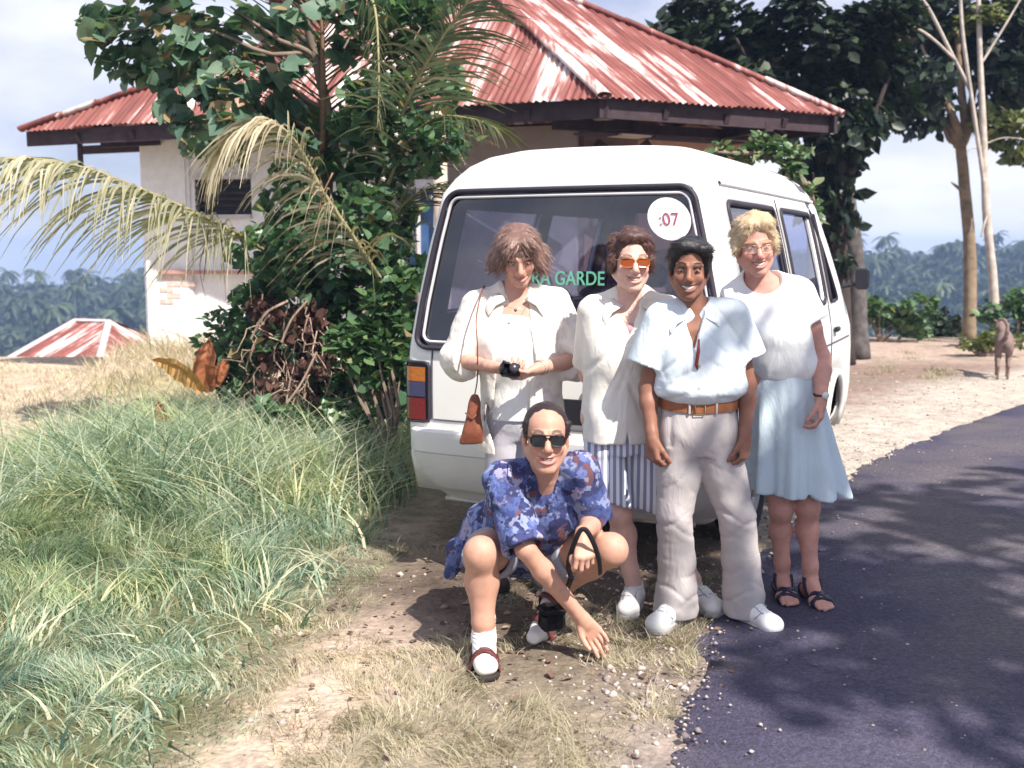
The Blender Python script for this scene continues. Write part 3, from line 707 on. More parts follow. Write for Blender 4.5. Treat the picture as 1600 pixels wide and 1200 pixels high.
        V, Fq = tube([f(y, .93, .0) for y in np.linspace(.12, 3.42, 16)], .007, 6, False); obj('crease', V, Fq, liner, root, True, local=True)
        V, Fq = tube([f(y, 1.895, .006) for y in np.linspace(.30, 2.78, 16)], .011, 6, False); obj('rain_gutter', V, Fq, white, root, True, local=True)
        MB().box(f(2.74, 1.02, .02), (.03, .12, .035), bev=.008).obj('door_handle', blackp, root, local=True)
        mp = f(3.28, 1.29, .04); mb = MB(); mb.box(mp+(s*.11, .02, .06), (.10, .06, .155), bev=.02); mb.tube([mp-(s*.03, 0, 0), mp+(s*.10, .02, .03)], .016)
        mir = mb.obj('wing_mirror', blackp, root, local=True); MB().box(mp+(s*.11, -.013, .06), (.085, .006, .135), bev=.002)  .obj('mirror_glass', blackp, mir, local=True)
        for a, b in ARCH:
            m_ = (a+b)/2; h = (b-a)/2
            arc = [f(m_-h-.01, .30, .006)]+[f(m_+(h+.01)*math.cos(t), .40+.31*math.sin(t), .010) for t in np.linspace(math.pi, 0, 15)]+[f(m_+h+.01, .30, .006)]
            V, Fq = tube(arc, .028, 8, True, .8); obj('arch_lip', V, Fq, white, root, True, local=True)
            # fill the square corners of the cut above the arch
            for sg in (-1, 1):
                P_ = [f(m_+sg*h*1.02, .705, .0)]+[f(m_+sg*h*math.cos(t), .40+.31*math.sin(t), .0) for t in np.linspace(0, math.pi/2, 8)]
                obj('arch_corner', P_, [(0, i, i+1) for i in range(1, 8)], white, root, local=True)
            wc = np.array((s*.735, m_, .285))
            prof = [(.0, -.085), (.17, -.085), (.20, -.07), (.275, -.085), (.285, -.06), (.285, .06), (.272, .085), (.205, .09), (.19, .07)]
            ty = MB().lathe([(r, z) for r, z in prof], wc, 26, 0).obj('wheel', tyre_m, root, True, local=True)
            MB().lathe([(.20, s*.065), (.185, s*.075), (.15, s*.05), (.08, s*.055), (.06, s*.075), (.0, s*.078)], wc, 20, 0).obj('rim', rim_m, ty, True, local=True)
            MB().box((s*.58, m_, .50), (.5, .66, .44)).obj('wheel_well', blackp, root, local=True)
    ws = lambda u, z, off: np.array((u*(hw(z)-cr(z)), fy(z)+.05*(1-u*u)+off, z))
    wsn = patch(ws, -1, 1, 1.115, 1.87, -.012, 'windscreen', gm, root, 12, 8); band(rr_path(-1, 1, 1.115, 1.87, .06), ws, .022, 'rubber_seal', rubber, wsn, .003)
    # tailgate gaps
    V, Fq = tube([S(p, .665, .001) for p in np.linspace(-.86, .86, 16)], .005, 6, False); obj('tailgate_gap', V, Fq, liner, root, True, local=True)
    for s in (1, -1):
        V, Fq = tube([S(s*.87, z, .001) for z in np.linspace(.665, 1.035, 8)], .005, 6, False); obj('tailgate_gap', V, Fq, liner, root, True, local=True)
    MB().box(S(.33, .86, .012), (.26, .03, .055), bev=.01).obj('tailgate_handle', blackp, root, local=True)
    pl = MB().box(S(.1, .76, .008), (.36, .012, .13), bev=.004).obj('number_plate', blackp, root, local=True)
    # tail lamps wrap the rear corners: amber, clear, red from the top
    for s in (1, -1):
        ph = patch(S, s*.885, s*1.62, .648, .972, .010, 'tail_lamp', blackp, root, 10, 6)
        band(rr_path(.885, 1.62, .648, .972, .03, sx=1.6), lambda p, z, o: S(s*p, z, o), .009, 'lamp_rim', rubber, ph, .010)
        for nm, z0, z1, m in (('amber_lens', .868, .945, lens('amber lens', (.42, .13, .02), 0)), ('clear_lens', .785, .866, lens('clear lens', (.045, .045, .12), 0)), ('red_lens', .66, .777, lens('red lens', (.16, .008, .015), 0))):
            patch(S, s*.91, s*1.58, z0, z1, .016, nm, m, ph, 10, 4)
    # bumpers
    def bumper(front):
        zb = [.215, .235, .30, .38, .46, .484, .488, .495, .57, .605, .618, .618]; hb = [.755, .76, .83, .872, .893, .899, .893, .899, .905, .903, .895, .84]
        yb = [.065, .055, -.005, -.035, -.055, -.062, -.05, -.062, -.07, -.068, -.055, .02]
        V = []; ps = list(np.linspace(-1, 1, 15)); n = 0
        for z, h, y in zip(zb, hb, yb):
            ring = []; c = .16
            ring += [(-h, y+c+.42-.0*z), (-h, y+c+.2)]
            for a in np.linspace(90, 8, 7): ring.append((-(h-c+c*math.sin(rad(a))), y+c-c*math.cos(rad(a))))
            ring += [(u*(h-c), y-.025*(1-u*u)) for u in np.linspace(-1, 1, 9)]
            for a in np.linspace(8, 90, 7): ring.append((h-c+c*math.sin(rad(a)), y+c-c*math.cos(rad(a))))
            ring += [(h, y+c+.2), (h, y+c+.42)]
            n = len(ring); V += [(x, (3.66-yy if front else yy), z+(.02 if z < .24 else 0)*0) for x, yy in ring]
        Fc = [(l*n+i, l*n+i+1, (l+1)*n+i+1, (l+1)*n+i) for l in range(len(zb)-1) for i in range(n-1)]
        if front: Fc = [f[::-1] for f in Fc]
        o = obj('bumper', V, Fc, white, root, True, local=True); o.data.set_sharp_from_angle(angle=rad(30))
        s_ = o.modifiers.new('skin', 'SOLIDIFY'); s_.thickness = .012
        if not front:
            V, Fq = tube([(x, .075-.02*(1-(x/.7)**2), .222) for x in np.linspace(-.70, .70, 13)], .013, 6); obj('bumper_lip', V, Fq, white, o, True, local=True)
    bumper(False); bumper(True)
    # under-side and cabin
    MB().box((0, 1.75, .36), (1.62, 3.3, .16)).obj('floor', blackp, root, local=True)
    MB().tube([(-.35, .05, .26), (-.35, 1.0, .28)], .03).obj('exhaust_pipe', blackp, root, local=True)
    MB().box((0, 2.0, 2.06), (.9, 2.0, .02)).obj('roof_lining', liner, root, local=True)
    for y, top, xs in ((.85, 1.14, (-.42, .0, .42)), (1.75, 1.22, (-.48, .0, .48)), (2.62, 1.26, (-.40, .40))):
        for x in xs:
            sb = MB().box((x, y, (top+.62)/2), (.40, .14, top-.62), bev=.05).obj('seat', seatm, root, True, local=True)
            MB().box((x, y-.18*0+.22, .66), (.40, .42, .14), bev=.04).obj('cushion', seatm, sb, True, local=True)
            if y != 1.75 or x != 0: MB().box((x, y, top+.12), (.27, .10, .17), bev=.04).obj('headrest', seatm, sb, True, local=True)
    V, Fq = tube([(-.40+.16*math.cos(a), 3.02+.06*math.sin(a), 1.08+.15*math.sin(a)) for a in np.linspace(0, 2*math.pi, 20)], .013, 6, False); obj('steering_wheel', V, Fq, blackp, root, True, local=True)
    MB().box((0, 3.28, .95), (1.5, .34, .22), bev=.05).obj('dashboard', liner, root, local=True)
build_van()
# ================================================================ PEOPLE: distance-field bodies turned into one continuous surface
class Field:
    def __init__(s, xs, ys, zs):
        s.xs, s.ys, s.zs = (np.asarray(a, np.float32) for a in (xs, ys, zs)); s.d = np.full((len(xs), len(ys), len(zs)), .07, np.float32)
    def reg(s, lo, hi, pad):
        out = []
        for a, l, h in ((s.xs, lo[0], hi[0]), (s.ys, lo[1], hi[1]), (s.zs, lo[2], hi[2])):
            out.append(slice(max(0, np.searchsorted(a, l-pad)-1), min(len(a), np.searchsorted(a, h+pad)+1)))
        sl = tuple(out); return sl, s.xs[sl[0]][:, None, None], s.ys[sl[1]][None, :, None], s.zs[sl[2]][None, None, :]
    def add(s, prim, k=.02):
        f, lo, hi = prim; sl, X, Y, Z = s.reg(lo, hi, .07)
        if s.d[sl].size == 0: return s
        b = np.minimum(f(X, Y, Z), .07).astype(np.float32); a = s.d[sl]; h = np.maximum(k-np.abs(a-b), 0)/max(k, 1e-6); s.d[sl] = np.minimum(a, b)-h*h*k*.25; return s
    def sub(s, prim, k=.006):
        f, lo, hi = prim; sl, X, Y, Z = s.reg(lo, hi, .07)
        if s.d[sl].size == 0: return s
        b = -np.minimum(f(X, Y, Z), .07).astype(np.float32); a = s.d[sl]; h = np.maximum(k-np.abs(a-b), 0)/max(k, 1e-6); s.d[sl] = np.maximum(a, b)+h*h*k*.25; return s
    def clip(s, c, n):
        """keep the side the normal points away from"""
        n = np.array(n, float); n /= np.linalg.norm(n); X, Y, Z = s.xs[:, None, None], s.ys[None, :, None], s.zs[None, None, :]
        s.d = np.maximum(s.d, ((X-c[0])*n[0]+(Y-c[1])*n[1]+(Z-c[2])*n[2]).astype(np.float32)); return s
    def wrinkle(s, amp, fr, seed=0, o=2, mask=None):
        X, Y, Z = s.xs[:, None, None], s.ys[None, :, None], s.zs[None, None, :]
        m = np.abs(s.d) < .03
        i, j, k = np.nonzero(m); x, y, z = s.xs[i], s.ys[j], s.zs[k]
        v = fbm(x*fr[0]+(fr[3] if len(fr) > 3 else 0)*z, y*fr[1], z*fr[2], o, seed)*amp
        if mask is not None: v = v*mask(x, y, z)
        s.d[i, j, k] += v.astype(np.float32); return s
    def disp(s, fn):
        i, j, k = np.nonzero(np.abs(s.d) < .04); s.d[i, j, k] += fn(s.xs[i], s.ys[j], s.zs[k]).astype(np.float32); return s
    def mesh(s):
        d = s.d; d = np.pad(d[1:-1, 1:-1, 1:-1], 1, constant_values=.05); ins = d < 0
        c = [ins[a:a+d.shape[0]-1, b:b+d.shape[1]-1, e:e+d.shape[2]-1] for a in (0, 1) for b in (0, 1) for e in (0, 1)]
        n = sum(q.astype(np.int8) for q in c); act = (n > 0) & (n < 8); I, J, K = np.nonzero(act)
        idx = np.full(act.shape, -1, np.int32); idx[I, J, K] = np.arange(len(I))
        val = np.stack([d[I+a, J+b, K+e] for a in (0, 1) for b in (0, 1) for e in (0, 1)], 1)
        off = np.array([(a, b, e) for a in (0, 1) for b in (0, 1) for e in (0, 1)], float); acc = np.zeros((len(I), 3)); cnt = np.zeros(len(I))
        for p in range(8):
            for ax in (4, 2, 1):
                if p & ax: continue
                q = p | ax; va, vb = val[:, p], val[:, q]; m = (va < 0) != (vb < 0); t = np.where(m, va/(va-vb+1e-12), 0)
                acc += np.where(m[:, None], off[p]+(off[q]-off[p])*t[:, None], 0); cnt += m
        fr = acc/cnt[:, None]; V = np.empty((len(I), 3))
        for ax, (arr, ii) in enumerate(((s.xs, I), (s.ys, J), (s.zs, K))): V[:, ax] = arr[ii]+fr[:, ax]*(arr[ii+1]-arr[ii])
        Q = []
        for ax in range(3):
            sh = [slice(None)]*3; s2 = [slice(None)]*3; sh[ax] = slice(0, -1); s2[ax] = slice(1, None)
            A = ins[tuple(sh)]; B = ins[tuple(s2)]; x = np.argwhere(A != B); x = x[(x[:, (ax+1) % 3] > 0) & (x[:, (ax+2) % 3] > 0)]
            o1, o2 = (ax+1) % 3, (ax+2) % 3; e1 = np.zeros(3, int); e2 = np.zeros(3, int); e1[o1] = 1; e2[o2] = 1
            lim = np.array(act.shape)
            x = x[(x < lim).all(1)]
            g = lambda p: idx[p[:, 0], p[:, 1], p[:, 2]]
            q = np.stack([g(x-e1-e2), g(x-e2), g(x), g(x-e1)], 1); fl = A[x[:, 0], x[:, 1], x[:, 2]]; q[~fl] = q[~fl][:, ::-1]; Q.append(q)
        Q = np.concatenate(Q); Q = Q[(Q >= 0).all(1)]; return V, Q

def gaxis(lo, hi, base, fine=()):
    """grid lines with finer spacing inside the given spans"""
    out = [lo]; x = lo
    while x < hi:
        st = base
        for a, b, f in fine:
            if a-1e-9 <= x < b: st = min(st, f)
            elif x < a < x+st: st = min(st, max(f, a-x))
        x += st; out.append(x)
    return np.array(out)

def cap(a, b, ra, rb=None):
    a = np.array(a, float); b = np.array(b, float); rb = ra if rb is None else rb; d = b-a; L2 = float(d@d)+1e-12
    def f(X, Y, Z):
        t = np.clip(((X-a[0])*d[0]+(Y-a[1])*d[1]+(Z-a[2])*d[2])/L2, 0, 1)
        return np.sqrt((X-a[0]-t*d[0])**2+(Y-a[1]-t*d[1])**2+(Z-a[2]-t*d[2])**2)-(ra+(rb-ra)*t)
    r = max(ra, rb); return f, np.minimum(a, b)-r, np.maximum(a, b)+r
def ell(c, r, R=None):
    c = np.array(c, float); r = np.array(r, float)*np.ones(3); R = np.eye(3) if R is None else np.array(R)
    def f(X, Y, Z):
        x, y, z = X-c[0], Y-c[1], Z-c[2]; u = [(R[0, i]*x+R[1, i]*y+R[2, i]*z) for i in range(3)]
        k0 = np.sqrt((u[0]/r[0])**2+(u[1]/r[1])**2+(u[2]/r[2])**2); k1 = np.sqrt((u[0]/r[0]**2)**2+(u[1]/r[1]**2)**2+(u[2]/r[2]**2)**2)+1e-9
        return k0*(k0-1)/k1
    m = r.max(); return f, c-m, c+m
def loft(o, R, secs, n=2.4):
    """stack of super-ellipses; R columns = (across, depth, along); secs = (t, cu, cv, ru, rv)"""
    o = np.array(o, float); R = np.array(R, float); S = np.array(secs, float); T = S[:, 0]
    def f(X, Y, Z):
        x, y, z = X-o[0], Y-o[1], Z-o[2]; u, v, t = [(R[0, i]*x+R[1, i]*y+R[2, i]*z) for i in range(3)]
        cu, cv, ru, rv = [np.interp(t, T, S[:, k]) for k in (1, 2, 3, 4)]
        q = (np.abs((u-cu)/ru)**n+np.abs((v-cv)/rv)**n+1e-9)**(1/n); d = (q-1)*np.minimum(ru, rv)
        return np.maximum(d, np.maximum(T[0]-t, t-T[-1]))
    m = (S[:, 3:].max()+np.abs(S[:, 1:3]).max())*1.1; c = o+R[:, 2]*(T[0]+T[-1])/2; h = np.abs(R[:, 2])*(T[-1]-T[0])/2+m; return f, c-h, c+h
def smooth_secs(secs, n=24):
    S = np.array(secs, float); t = np.linspace(S[0, 0], S[-1, 0], n); out = [t]
    for k in range(1, 5):
        y = S[:, k]; x = S[:, 0]; m = np.gradient(y, x); i = np.clip(np.searchsorted(x, t)-1, 0, len(x)-2); h = x[i+1]-x[i]; q = (t-x[i])/h
        out.append((2*q**3-3*q**2+1)*y[i]+(q**3-2*q**2+q)*h*m[i]+(-2*q**3+3*q**2)*y[i+1]+(q**3-q**2)*h*m[i+1])
    return np.stack(out, 1)
def box(c, half, R=None, r=.006):
    c = np.array(c, float); h = np.array(half, float)-r; R = np.eye(3) if R is None else np.array(R)
    def f(X, Y, Z):
        x, y, z = X-c[0], Y-c[1], Z-c[2]; u = [np.abs(R[0, i]*x+R[1, i]*y+R[2, i]*z)-h[i] for i in range(3)]
        return np.sqrt(sum(np.maximum(q, 0)**2 for q in u))+np.minimum(np.maximum(np.maximum(u[0], u[1]), u[2]), 0)-r
    m = np.linalg.norm(half); return f, c-m, c+m
def chain(F_, pts, rs, k=.02):
    for a, b, ra, rb in zip(pts[:-1], pts[1:], rs[:-1], rs[1:]): F_.add(cap(a, b, ra, rb), k)

def eul(yaw=0, pitch=0, roll=0):
    """turn (about z), nod (positive looks down), tilt (about the view axis) in degrees; faces -y when zero"""
    return np.array(Matrix.Rotation(rad(yaw), 3, 'Z') @ Matrix.Rotation(rad(roll), 3, 'Y') @ Matrix.Rotation(rad(pitch), 3, 'X'))

class Head:
    def __init__(s, c, R, sc=1.07, **k): s.c = np.array(c, float); s.R = R; s.sc = sc; s.k = k
    def w(s, p): return s.c+s.R @ (np.array(p, float)*s.sc)
    def local(s, V): return ((V-s.c) @ s.R)/s.sc
    def e(s, c, r): return ell(s.w(c), np.array(r)*s.sc, s.R)
    def cp(s, a, b, ra, rb=None): return cap(s.w(a), s.w(b), ra*s.sc, (ra if rb is None else rb)*s.sc)
    def build(s, F_):
        k = s.k; jw = k.get('jaw', 1.); ln = k.get('long', 0.); smile = k.get('smile', 1.); nose = k.get('nose', 1.)
        F_.add(s.e((0, .014, .035), (.074, .093, .080)), .01)
        F_.add(s.e((0, -.030, -.035-ln/2), (.057*jw, .060, .076+ln/2)), .03)
        for q in (-1, 1):
            F_.add(s.cp((q*.055*jw, .006, -.052), (q*.016, -.066, -.100-ln), .020, .016), .025)
            F_.add(s.e((q*.040, -.062, -.030), (.021, .020, .021)), .018)
            F_.add(s.cp((q*.012, -.088, .021), (q*.050, -.072, .022), .0085, .007), .012)
            F_.add(s.e((q*.076, .014, -.010), (.010, .021, .033)), .008); F_.sub(s.e((q*.0865, .006, -.006), (.006, .011, .018)), .006)
            F_.sub(s.e((q*.032, -.100, .000), (.016, .016, .0095)), .012)
            F_.add(s.e((q*.0315, -.0735, -.001), (.0145, .0125, .0118)), .003)
        F_.add(s.e((0, -.074, -.100-ln), (.019, .015, .015)), .018)
        F_.add(s.cp((0, -.088, .008), (0, -.108*nose-.003, -.030), .0085, .0125), .014)
        F_.add(s.e((0, -.108, -.036), (.0112, .0115, .010)), .01)
        for q in (-1, 1): F_.add(s.e((q*.0135, -.097, -.039), (.0085, .011, .008)), .007); F_.sub(s.e((q*.007, -.104, -.0475), (.004, .005, .003)), .003)
        mz = -.066-ln*.7; a = np.linspace(-1, 1, 9); mw = .022+.010*smile
        mp = [(mw*t, -.096+.020*t*t, mz+.010*smile*t*t) for t in a]
        F_.add(s.e((0, -.083, mz), (.027, .016, .020)), .015)
        for i in range(8):
            F_.add(s.cp(np.array(mp[i])+(0, 0, .0065), np.array(mp[i+1])+(0, 0, .0065), .0032), .005); F_.add(s.cp(np.array(mp[i])+(0, -.001, -.0095-.004*smile*(1-a[i]**2)), np.array(mp[i+1])+(0, -.001, -.0095-.004*smile*(1-a[i+1]**2)), .0039), .005)
        for i in range(8):
            hh = .0025+.0058*smile*(1-((i-3.5)/4.2)**2); F_.sub(s.cp(np.array(mp[i])+(0, -.004, -.001), np.array(mp[i+1])+(0, -.004, -.001), hh), .002)
        s.mp = mp
        if smile > .5:                                         # folds from nose to mouth corners
            for q in (-1, 1): F_.sub(s.cp((q*.024, -.098, -.040), (q*.040, -.081, -.064-ln), .0035), .009)
    def colours(s, V, skin, brow, lip, stub=0., cheek=.25, browz=.0225):
        """natural colouring of the skin: lips, brows, beard shadow, ruddy cheeks"""
        C = np.tile(np.array(skin, float), (len(V), 1)); L = s.local(V); x, y, z = np.abs(L[:, 0]), L[:, 1], L[:, 2]; ln = s.k.get('long', 0.)
        hd = (z > -.14) & (z < .13) & (x < .1) & (np.abs(y) < .13)
        def blend(m, col):
            m = (m*hd)[:, None]; C[:] = C*(1-m)+np.array(col)*m
        smile = s.k.get('smile', 1.); mz = -.066-ln*.7; mw = .022+.010*smile
        ck = np.exp(-((x-.042)/.02)**2-((z+.03)/.02)**2)*(y < -.03); blend(ck*cheek, np.array(skin)*np.array((1.12, .72, .68)))
        blend(np.exp(-((x)/.014)**2-((z+.034)/.012)**2)*(y < -.08)*cheek, np.array(skin)*np.array((1.1, .72, .68)))
        if stub: blend(sstep(-.035, -.06, z)*sstep(.02, -.03, y)*stub, np.array(skin)*np.array((.55, .55, .62)))
        zl = z-mz-.010*smile*(x/mw)**2; band = sstep(.0145, .0112, np.abs(zl+.0020+.002*smile))*sstep(mw+.004, mw, x)*(y < -.07); blend(band*.9, lip)
        inner = sstep(.0055*smile+.002, .004*smile, np.abs(zl+.001))*sstep(mw, mw-.004, x)*(y > -.0935+.020*(x/mw)**2)*(y < -.06); blend(inner, (.06, .015, .015))
        bz = browz+.006*np.sin(np.clip((x-.012)/.04, 0, 1)*math.pi)-.0
        blend(sstep(.0062, .0038, np.abs(z-bz))*sstep(.011, .016, x)*sstep(.056, .046, x)*(y < -.05)*.92, brow)
        blend(sstep(.0045, .002, np.abs(z-.0072+.10*(x-.032)**2*10))*sstep(.016, .019, x)*sstep(.049, .045, x)*(y < -.06)*.8, np.array(brow)*.6)
        blend(sstep(.0035, .0015, np.abs(z+.0105))*sstep(.018, .022, x)*sstep(.047, .042, x)*(y < -.06)*.35, np.array(skin)*.5)
        return C
    def parts(s, parent, M, iris=(.05, .03, .02), look=(0, 0), eyes=True, teeth=True):
        if eyes:
            for q in (-1, 1):
                o = np.array((q*.0315, -.0765, -.0012)); V = []; n = 12; m = 7
                Fc = []
                for i in range(m):
                    for j in range(n):
                        a = rad(8+74*i/(m-1)); b = 2*math.pi*j/n; p = np.array((math.sin(a)*math.cos(b)*.0125, -math.cos(a)*.0118, math.sin(a)*math.sin(b)*(.0036 if math.sin(b) > 0 else .0034))); V.append(s.w(o+p))
                V.append(s.w(o+(0, -.0118, 0))); Fc = [(i*n+j, i*n+(j+1) % n, (i+1)*n+(j+1) % n, (i+1)*n+j) for i in range(m-1) for j in range(n)]+[(len(V)-1, (j+1) % n, j) for j in range(n)]
                e = obj('eye', V, Fc, M['eye'], parent, True)
                k = 12; c = o+(look[0]*.004, -.0125, look[1]*.003)
                obj('iris', [s.w(c+(.0050*math.cos(a), .0003, .0036*math.sin(a))) for a in np.linspace(0, 2*math.pi, k, False)], [tuple(range(k))], M['iris'], e)
        if teeth:
            sm = s.k.get('smile', 1.); V = []; k = 11
            for i, t in enumerate(np.linspace(-.86, .86, k)):
                mw = .022+.010*sm; x = mw*t; y = -.0915+.020*t*t; z = -.066-s.k.get('long', 0.)*.7+.010*sm*t*t
                h = .0075*sm*(1-.55*t*t); V += [s.w((x, y, z+.0045)), s.w((x, y-.0012, z+.0045-h*.6)), s.w((x, y, z+.003-h*1.35))]
            obj('teeth', V, [(i*3+j, i*3+j+1, i*3+j+4, i*3+j+3) for i in range(k-1) for j in (0, 1)], M['teeth'], parent, True)

def hand(F_, w, d, n, side, curl=(.35, .45, .35), spread=.10, sc=1., thumb=.6, tcurl=.4):
    """palm and five fingers; w wrist, d along the hand, n out of the palm, side: +1 thumb towards d x n"""
    w = np.array(w, float); d = np.array(d, float)/np.linalg.norm(d); n = np.array(n, float); n = n-d*(n@d); n /= np.linalg.norm(n); t = np.cross(d, n)*side
    off = (.030, .010, -.010, -.028); base = (.088, .092, .087, .079); ln = ((.040, .024, .019), (.044, .028, .020), (.040, .026, .019), (.031, .019, .017))
    ends = []
    for i in range(4):
        kn = w+(d*base[i]+t*off[i])*sc; F_.add(cap(w+(d*.012+t*off[i]*.55)*sc, kn, .0150*sc, .0115*sc), .014); ends.append(kn)
    F_.add(cap(w-d*.02*sc, w+d*.03*sc, .023*sc, .021*sc), .02)
    tips = []
    for i in range(4):
        p = ends[i]; a = 0.; r = (.0098, .0098, .0094, .0084)[i]*sc
        for j in range(3):
            a += curl[j]*(1+.06*i); dd = d*math.cos(a)+n*math.sin(a)+t*(off[i]/.03*spread*(1 if j == 0 else .4)); dd /= np.linalg.norm(dd); q = p+dd*ln[i][j]*sc
            F_.add(cap(p, q, r, r*.93), .004); p = q; r *= .92
        tips.append(p)
    p = w+(d*.022+t*.024+n*.006)*sc; a = thumb
    for j, L in enumerate((.040, .032, .025)):
        dd = d*math.cos(a)+t*math.sin(a)+n*(.35+.2*j); dd /= np.linalg.norm(dd); q = p+dd*L*sc; F_.add(cap(p, q, (.0145, .0115, .0102)[j]*sc, (.0118, .0104, .0088)[j]*sc), .006); p = q; a -= tcurl
    return tips

def join(parts):
    V = []; Fc = []; b = 0
    for v, f in parts:
        v = np.asarray(v); V.append(v); Fc += [tuple(int(i)+b for i in q) for q in f]; b += len(v)
    return np.concatenate(V), Fc

def field_obj(name, F_, m, parent, cols=None, label=None, extra=None, relax=1):
    V, Q = F_.mesh()
    for _ in range(relax):                                     # a light fairing pass takes the grid out of the surface
        n = len(V); i = np.concatenate([Q[:, a] for a in (0, 1, 2, 3, 1, 2, 3, 0)]); j = np.concatenate([Q[:, a] for a in (1, 2, 3, 0, 0, 1, 2, 3)])
        cnt = np.bincount(i, minlength=n); acc = np.stack([np.bincount(i, V[j, a], n) for a in range(3)], 1)
        V = V*.5+.5*acc/np.maximum(cnt, 1)[:, None]
    c = cols(V) if cols is not None else None
    if extra is not None: V, Q = join([(V, Q.tolist()), extra]); 
    return obj(name, V, Q, m, parent, True, cols=c, label=label)
# ================================================================ THE FIVE PEOPLE
EYE = {'eye': mat('eye white', (.26, .23, .22), .25, .02, spec=.5), 'iris': mat('dark iris', (.03, .018, .012), .2, .05), 'teeth': mat('teeth', (.62, .58, .54), .3, .02)}
def skin_mat(n): 
    m = mat(n, (1, 1, 1), .52, .08, 40, .12, 220, .35, sub=.12, attr=True); return m
SKIN = skin_mat('skin')
def folds(m, strength=.36, scale=5.5):
    """soft creases in worn cloth"""
    nt = m.node_tree; b = nt.nodes['Principled BSDF']; n = noise_node(nt, scale, 3, obj_coord(nt, (1.5, 1.2, .7))); n.inputs['Distortion'].default_value = 1.6
    bp = nt.nodes.new('ShaderNodeBump'); bp.inputs['Strength'].default_value = strength; bp.inputs['Distance'].default_value = .03; nt.links.new(n.outputs[0], bp.inputs['Height'])
    if b.inputs['Normal'].links: nt.links.new(b.inputs['Normal'].links[0].from_node.outputs[0], bp.inputs['Normal'])
    nt.links.new(bp.outputs[0], b.inputs['Normal']); return m
def cloth(name, col, var=.06, b=.25, bs=500, rough=.9): return folds(mat(name, col, rough, var, 5, b, bs, .12))
def HAIRM(n, dark, mid, light):
    m, nt, b = new_mat(n); a = nt.nodes.new('ShaderNodeAttribute'); a.attribute_name = 'tint'
    nt.links.new(ramp(nt, a.outputs['Fac'], [(0, dark), (.5, mid), (1, light)]), b.inputs['Base Color']); b.inputs['Roughness'].default_value = .42; b.inputs['Specular IOR Level'].default_value = .45
    add_bump(nt, b, 240, .5, .004, 3, obj_coord(nt)); return m
def fur(V, Q, H, n, length, flow, width, curl, lift, seed, seg=4):
    """fine locks lying over the hair mass"""
    r = np.random.default_rng(seed); Q = np.asarray(Q); fn = np.cross(V[Q[:, 2]]-V[Q[:, 0]], V[Q[:, 3]]-V[Q[:, 1]]); k = r.integers(0, len(Q), n); p = V[Q[k]].mean(1); nn = fn[k]/(np.linalg.norm(fn[k], axis=1)[:, None]+1e-9)
    L_ = H.local(p); fl = np.array([flow(q) for q in L_], float); fl = fl @ H.R.T; ck = np.stack([fbm(p[:, 0]*38, p[:, 1]*38, p[:, 2]*38, 2, seed+i) for i in range(3)], 1)
    f = fl/(np.linalg.norm(fl, axis=1)[:, None]+1e-9)+r.normal(0, .16, (n, 3))+ck*curl; f -= nn*np.sum(f*nn, 1)[:, None]*.9; f /= np.linalg.norm(f, axis=1)[:, None]+1e-9
    ln = np.array([length(q) for q in L_])*r.uniform(.6, 1.3, n) if callable(length) else length*r.uniform(.6, 1.3, n); q = p-nn*.002; rows = []; sd = np.cross(nn, f); ph = r.uniform(0, 6.3, n)
    for j in range(seg+1):
        t = j/seg; w = (width*r.uniform(.8, 1.2, n)*(1-.8*t))[:, None]; rows += [q+sd*w, q-sd*w]; d = f+nn*(lift*(1-t)-.10*t)+sd*(curl*.5*np.sin(ph+5*t))[:, None]+np.array((0, 0, -.12*t)); q = q+d/np.linalg.norm(d, axis=1)[:, None]*(ln/seg)[:, None]
    W = np.stack(rows, 1).reshape(-1, 3); b = (np.arange(n)*(2*seg+2))[:, None]; Fc = np.concatenate([b+np.array((2*j, 2*j+1, 2*j+3, 2*j+2)) for j in range(seg)]); tint = np.clip(.5+.30*ck[:, 0]*1.4+r.normal(0, .20, n), 0, 1); return W, Fc, np.repeat(tint, 2*seg+2)

def zat(py, Y): return float(P(800, py, Y)[2])
def torso_body(F_, N, hipc, w=1., d=1., bust=0.):
    """trunk from pelvis centre to the base of the neck"""
    N = np.array(N, float); H = np.array(hipc, float); ax = N-H; L = np.linalg.norm(ax); ez = ax/L; ex = np.array((1., 0, 0)); ex = ex-ez*(ex@ez); ex /= np.linalg.norm(ex); ey = np.cross(ez, ex)
    R = np.stack([ex, ey, ez], 1)
    secs = [(-.10, 0, .0, .10*w, .07*d), (-.03, 0, 0, .158*w, .108*d), (.06, 0, 0, .160*w, .108*d), (.20, 0, 0, .138*w, .098*d), (.34, 0, -.005, .152*w, .110*d), (L-.13, 0, 0, .165*w, .102*d), (L-.06, 0, .005, .150*w, .078*d), (L-.01, 0, .01, .085*w, .060*d), (L+.01, 0, .01, .05*w, .05*d)]
    F_.add(loft(H, R, smooth_secs(secs), 2.3), .03); return H, R, L
def arm(F_, S, E, W, r=1.):
    S, E, W = (np.array(v, float) for v in (S, E, W)); F_.add(ell(S, (.056*r, .054*r, .056*r)), .03)
    chain(F_, [S, S+(E-S)*.5, E], [.050*r, .045*r, .037*r], .03); chain(F_, [E, E+(W-E)*.3, W], [.038*r, .040*r, .0255*r], .02)
def leg(F_, H, K, A, r=1., calf=1.):
    H, K, A = (np.array(v, float) for v in (H, K, A)); chain(F_, [H, H+(K-H)*.5, K], [.088*r, .074*r, .054*r], .04)
    F_.add(ell(K+(0, -.012, 0), (.046*r, .050*r, .055*r)), .03); back = np.array((0, .022, 0)); chain(F_, [K, K+(A-K)*.32+back*calf, A+(A-K)*-.22, A], [.050*r, .056*r*calf, .036*r, .033*r], .03)
